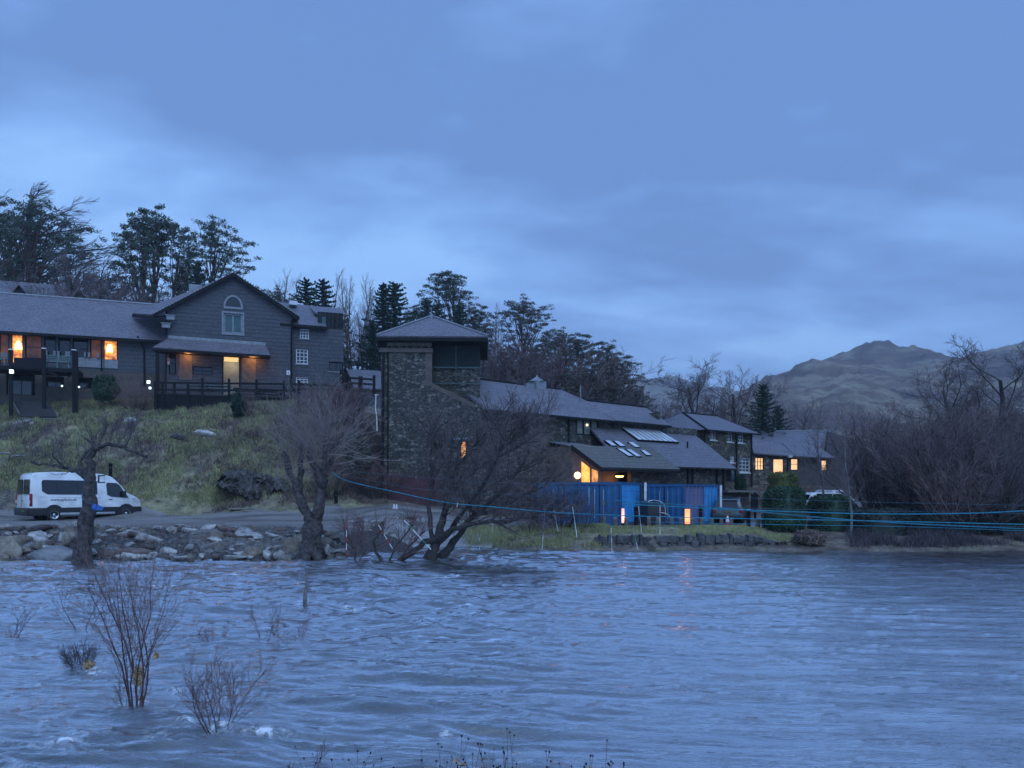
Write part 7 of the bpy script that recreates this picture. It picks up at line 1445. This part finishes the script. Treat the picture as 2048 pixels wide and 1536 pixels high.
for px, y0, y1, mat, lab, w_ in ((1246, 1017, 1046, 'pinklamp', 'slim glowing pinkish light box at the foot of the left container', .07), (1375, 1018, 1048, 'orangelamp', 'wide glowing orange light box at the foot of the right container', .13)):
    d = 39.6; A = W(px, y1, d); h = (y1 - y0) / F * d; t = thing('light_box', lab, 'lamp', A); mb = MB(); mb.box((-w_, 0, 0), (w_, .05, h)); part(t, 'diffuser', mb, M[mat], uv=False); mb = MB(); mb.box((-w_ * 1.15, .052, -.3), (w_ * 1.15, .14, h * 1.03)); part(t, 'housing', mb, M['dark'], uv=False)
    point('lamp_light', (0, -.25, h * .4), 5, (1, .5, .3), .15, t)
mb = MB(); R = random.Random(2); leafquads(mb, Vector((0, 0, .08)), .35, .07, 160, .06, R, .5); o = mb.build('leaf_pile', pm('orange_leaves', (.40, .20, .05), (.25, .12, .03), 9, .8), None, loc=G(1481, 37.6)); tag(o, 'small heap of orange leaves on the bank by the cone', 'leaf pile')
# blue dry bag, strap and framed plate on the stump
q = W(189, 1014, 26.5); t = thing('dry_bag', 'blue bag with a rope sling hanging on the old stump', 'bag', q); mb = MB(); mb.lathe([(.001, -.12), (.07, -.11), (.09, -.04), (.085, .06), (.05, .1), (.001, .11)], 12); o = mb.build('bag', M['blue'], t, smooth=True); mb = MB(); mb.slab([(.06, -.05, -.10), (.27, -.02, -.12), (.30, 0, .0), (.12, -.03, .08)], .05); mb.build('flap', M['blue'], t); mb = MB(); mb.tube([(-.38, -.1, .45), (-.30, -.22, .30), (-.12, -.2, .16), (.0, -.08, .1)], .02, 5); mb.build('sling', M['ropegrey'], t, smooth=True)
q = W(203, 958, 26.6); t = thing('gauge_plate', 'small white plate in a black frame fixed to the stump', 'sign', q); mb = MB(); mb.box((-.13, 0, -.14), (.11, .04, -.10)); mb.box((-.13, 0, .10), (.11, .04, .14)); mb.box((-.13, 0, -.10), (-.08, .04, .10)); mb.box((-.3, .0, -.12), (-.13, .04, -.08)); mb.build('frame', M['plastic_dark'], t); mb = MB(); mb.box((-.075, .01, -.095), (.10, .03, .095)); mb.build('plate', M['white'], t)
for px, py, d, lab in ((754, 830, 44.6, 'thin white bent pole on the slope at the tower corner'),):
    t = thing('marker_pole', lab, 'pole', W(px, 862, d)); mb = MB(); mb.tube([(0, 0, 0), (-.02, 0, .9), (-.09, 0, 1.3), (-.06, 0, 2.1)], .03, 6, cap=True); mb.build('pole', M['polewhite'], t); mb = MB(); mb.tube([(-.15, 0, 2.1), (.08, 0, 2.1)], .02, 5); mb.build('crossbar', M['polewhite'], t)
# ropes over the river
ROPES = [
 ('upper thin blue-grey rope running from the big willow across above the containers', [(682, 942, 28.2), (933, 961, 27.5), (1180, 977, 26.5), (1420, 992, 25.5), (1660, 1002, 24.5), (2060, 1011, 23)], .010, 'ropegrey'),
 ('second thin rope from the big willow, passing over the leaning tree', [(684, 948, 28.2), (783, 969, 27.8), (851, 979, 27.6), (1097, 994, 26.8), (1300, 1008, 26), (1600, 1019, 25), (2060, 1027, 23)], .010, 'ropegrey'),
 ('main blue rope sagging from the big willow past the maroon doors', [(664, 944, 28.2), (695, 962, 28), (791, 984, 27.6), (892, 1005, 27), (988, 1014, 26.6), (1097, 1024, 26.2), (1218, 1030, 26), (1420, 1036, 25.4), (1700, 1041, 24.4), (2060, 1049, 23)], .018, 'rope'),
 ('thick blue rope rising to the right edge over the hedges', [(1245, 1008, 27), (1400, 1016, 26.5), (1600, 1024, 26), (1760, 1028, 25), (1930, 1027, 23.6), (2060, 1021, 22.5)], .022, 'rope'),
 ('blue rope sloping down to the right edge', [(1230, 1001, 27.4), (1400, 1012, 27), (1600, 1031, 26), (1792, 1046, 25), (2060, 1058, 23.6)], .016, 'rope'),
 ('lowest thin blue rope crossing the hedges', [(1300, 1044, 27), (1600, 1050, 26), (1800, 1053, 25), (2060, 1062, 23.6)], .011, 'rope'),
 ('thin slanting rope over the containers towards the hedge', [(1170, 985, 27.6), (1290, 998, 27), (1380, 1008, 26.6), (1460, 1018, 26), (1640, 1036, 25), (1900, 1050, 24), (2060, 1054, 23)], .010, 'ropegrey')]
for lab, pts, r, mat in ROPES:
    q = [W(*p) for p in pts]; out = []
    for i in range(len(q) - 1):
        p0 = q[max(i - 1, 0)]; p1 = q[i]; p2 = q[i + 1]; p3 = q[min(i + 2, len(q) - 1)]
        for k in range(8): u = k / 8; out.append(.5 * ((2 * p1) + (p2 - p0) * u + (2 * p0 - 5 * p1 + 4 * p2 - p3) * u * u + (3 * p1 - p0 - 3 * p2 + p3) * u ** 3))
    out.append(q[-1]); mb = MB(); mb.tube(out, r * (.78 if mat == 'rope' else .6), 6); o = mb.build('rope', M[mat], None, smooth=True); tag(o, lab, 'rope')
def gate(lab, x0, y0, x1, y1, d, cols, top=None, r=.018):
    A = W(x0, y0, d); B = W(x1, y1, d); t = thing('gate_pole', lab, 'slalom pole', A); n = len(cols); v = B - A; r *= .8
    for i, c in enumerate(cols): mb = MB(); mb.tube([v * (i / n), v * ((i + 1) / n)], r, 8, cap=True); o = mb.build('pole_band', M[c], t)
    mb = MB(); mb.tube([Vector((0, 0, 0)), Vector((-.02, 0, (y0 - (top or y0 - 22)) / F * d))], .004, 4); mb.build('cord', M['ropegrey'], t)
w5, r5, g5 = 'polewhite', 'red', 'cont_bright'
M['polegreen'] = pm('green_band', (.03, .22, .12), None, 3, .5)
gate('red and white striped pole hanging upright just right of the big willow', 693, 1047, 693, 1113, 27.2, [w5, r5, w5, r5, w5, r5][1:], 1000); gate('red and white pole slanting beside the low willow stem', 757, 1050, 785, 1097, 27.2, [w5, r5, w5, r5, w5])
gate('white and green pole slanting in front of the slipway, nearest the leaning tree', 808, 1040, 862, 1099, 27, [w5, 'polegreen', w5, w5, 'polegreen', w5], r=.022); gate('small white pole end hanging in the crown of the leaning tree', 915, 1006, 913, 1022, 27, [w5, r5]); gate('thin white pole right of the leaning trunk', 985, 1036, 984, 1066, 29, [w5, w5], 1015, .014)
gate('short white and green pole near the grass bank waterline', 959, 1074, 959, 1100, 29, [w5, 'polegreen', w5], 1015, .014); gate('tall thin grey-white pole before the tangled bush', 1090, 1018, 1084, 1100, 29, ['metal', 'metal', w5], None, .014); gate('white tilted pole hanging over the tangled bush, left of two', 1108, 1020, 1116, 1063, 28, [w5, 'metal', w5], None, .016); gate('white tilted pole hanging over the tangled bush, right of two', 1145, 1013, 1154, 1075, 28, [w5, 'metal', w5, w5], None, .018)
gate('white pole upright before the first car park stakes', 1222, 1056, 1224, 1106, 30, [w5, 'metal', w5, 'metal', w5], 1028, .017); gate('thin slanting white and green pole near the low wall', 1266, 1055, 1276, 1100, 30, ['metal', 'polegreen', w5], 1030, .014); gate('thin white pole in front of the first bollard', 1277, 1012, 1283, 1064, 30, [w5, 'metal', w5], 990, .013); gate('white pole hanging in front of the trailer', 1320, 1010, 1320, 1069, 30, [w5, 'metal', w5, 'metal', w5], 1000, .018)
gate('thin pale pole hanging over the left dark container', 1178, 975, 1178, 1010, 29, [w5, 'metal'], 960, .012)

# ================= HAZE =================
mb = MB(); mb.box((-2600, -60, -6), (3800, 2900, 330)); hz = mb.build('haze', None); tag(hz, 'thin blue dusk haze over the valley', 'haze', kind='stuff')
m = bpy.data.materials.new('haze'); m.use_nodes = True; nt = m.node_tree
for n in list(nt.nodes):
    if n.type == 'BSDF_PRINCIPLED': nt.nodes.remove(n)
v = nt.nodes.new('ShaderNodeVolumePrincipled'); v.inputs['Color'].default_value = (.84, .88, .95, 1); v.inputs['Density'].default_value = .00036; v.inputs['Anisotropy'].default_value = .1
out = [n for n in nt.nodes if n.type == 'OUTPUT_MATERIAL'][0]; nt.links.new(v.outputs[0], out.inputs['Volume']); hz.data.materials.append(m)
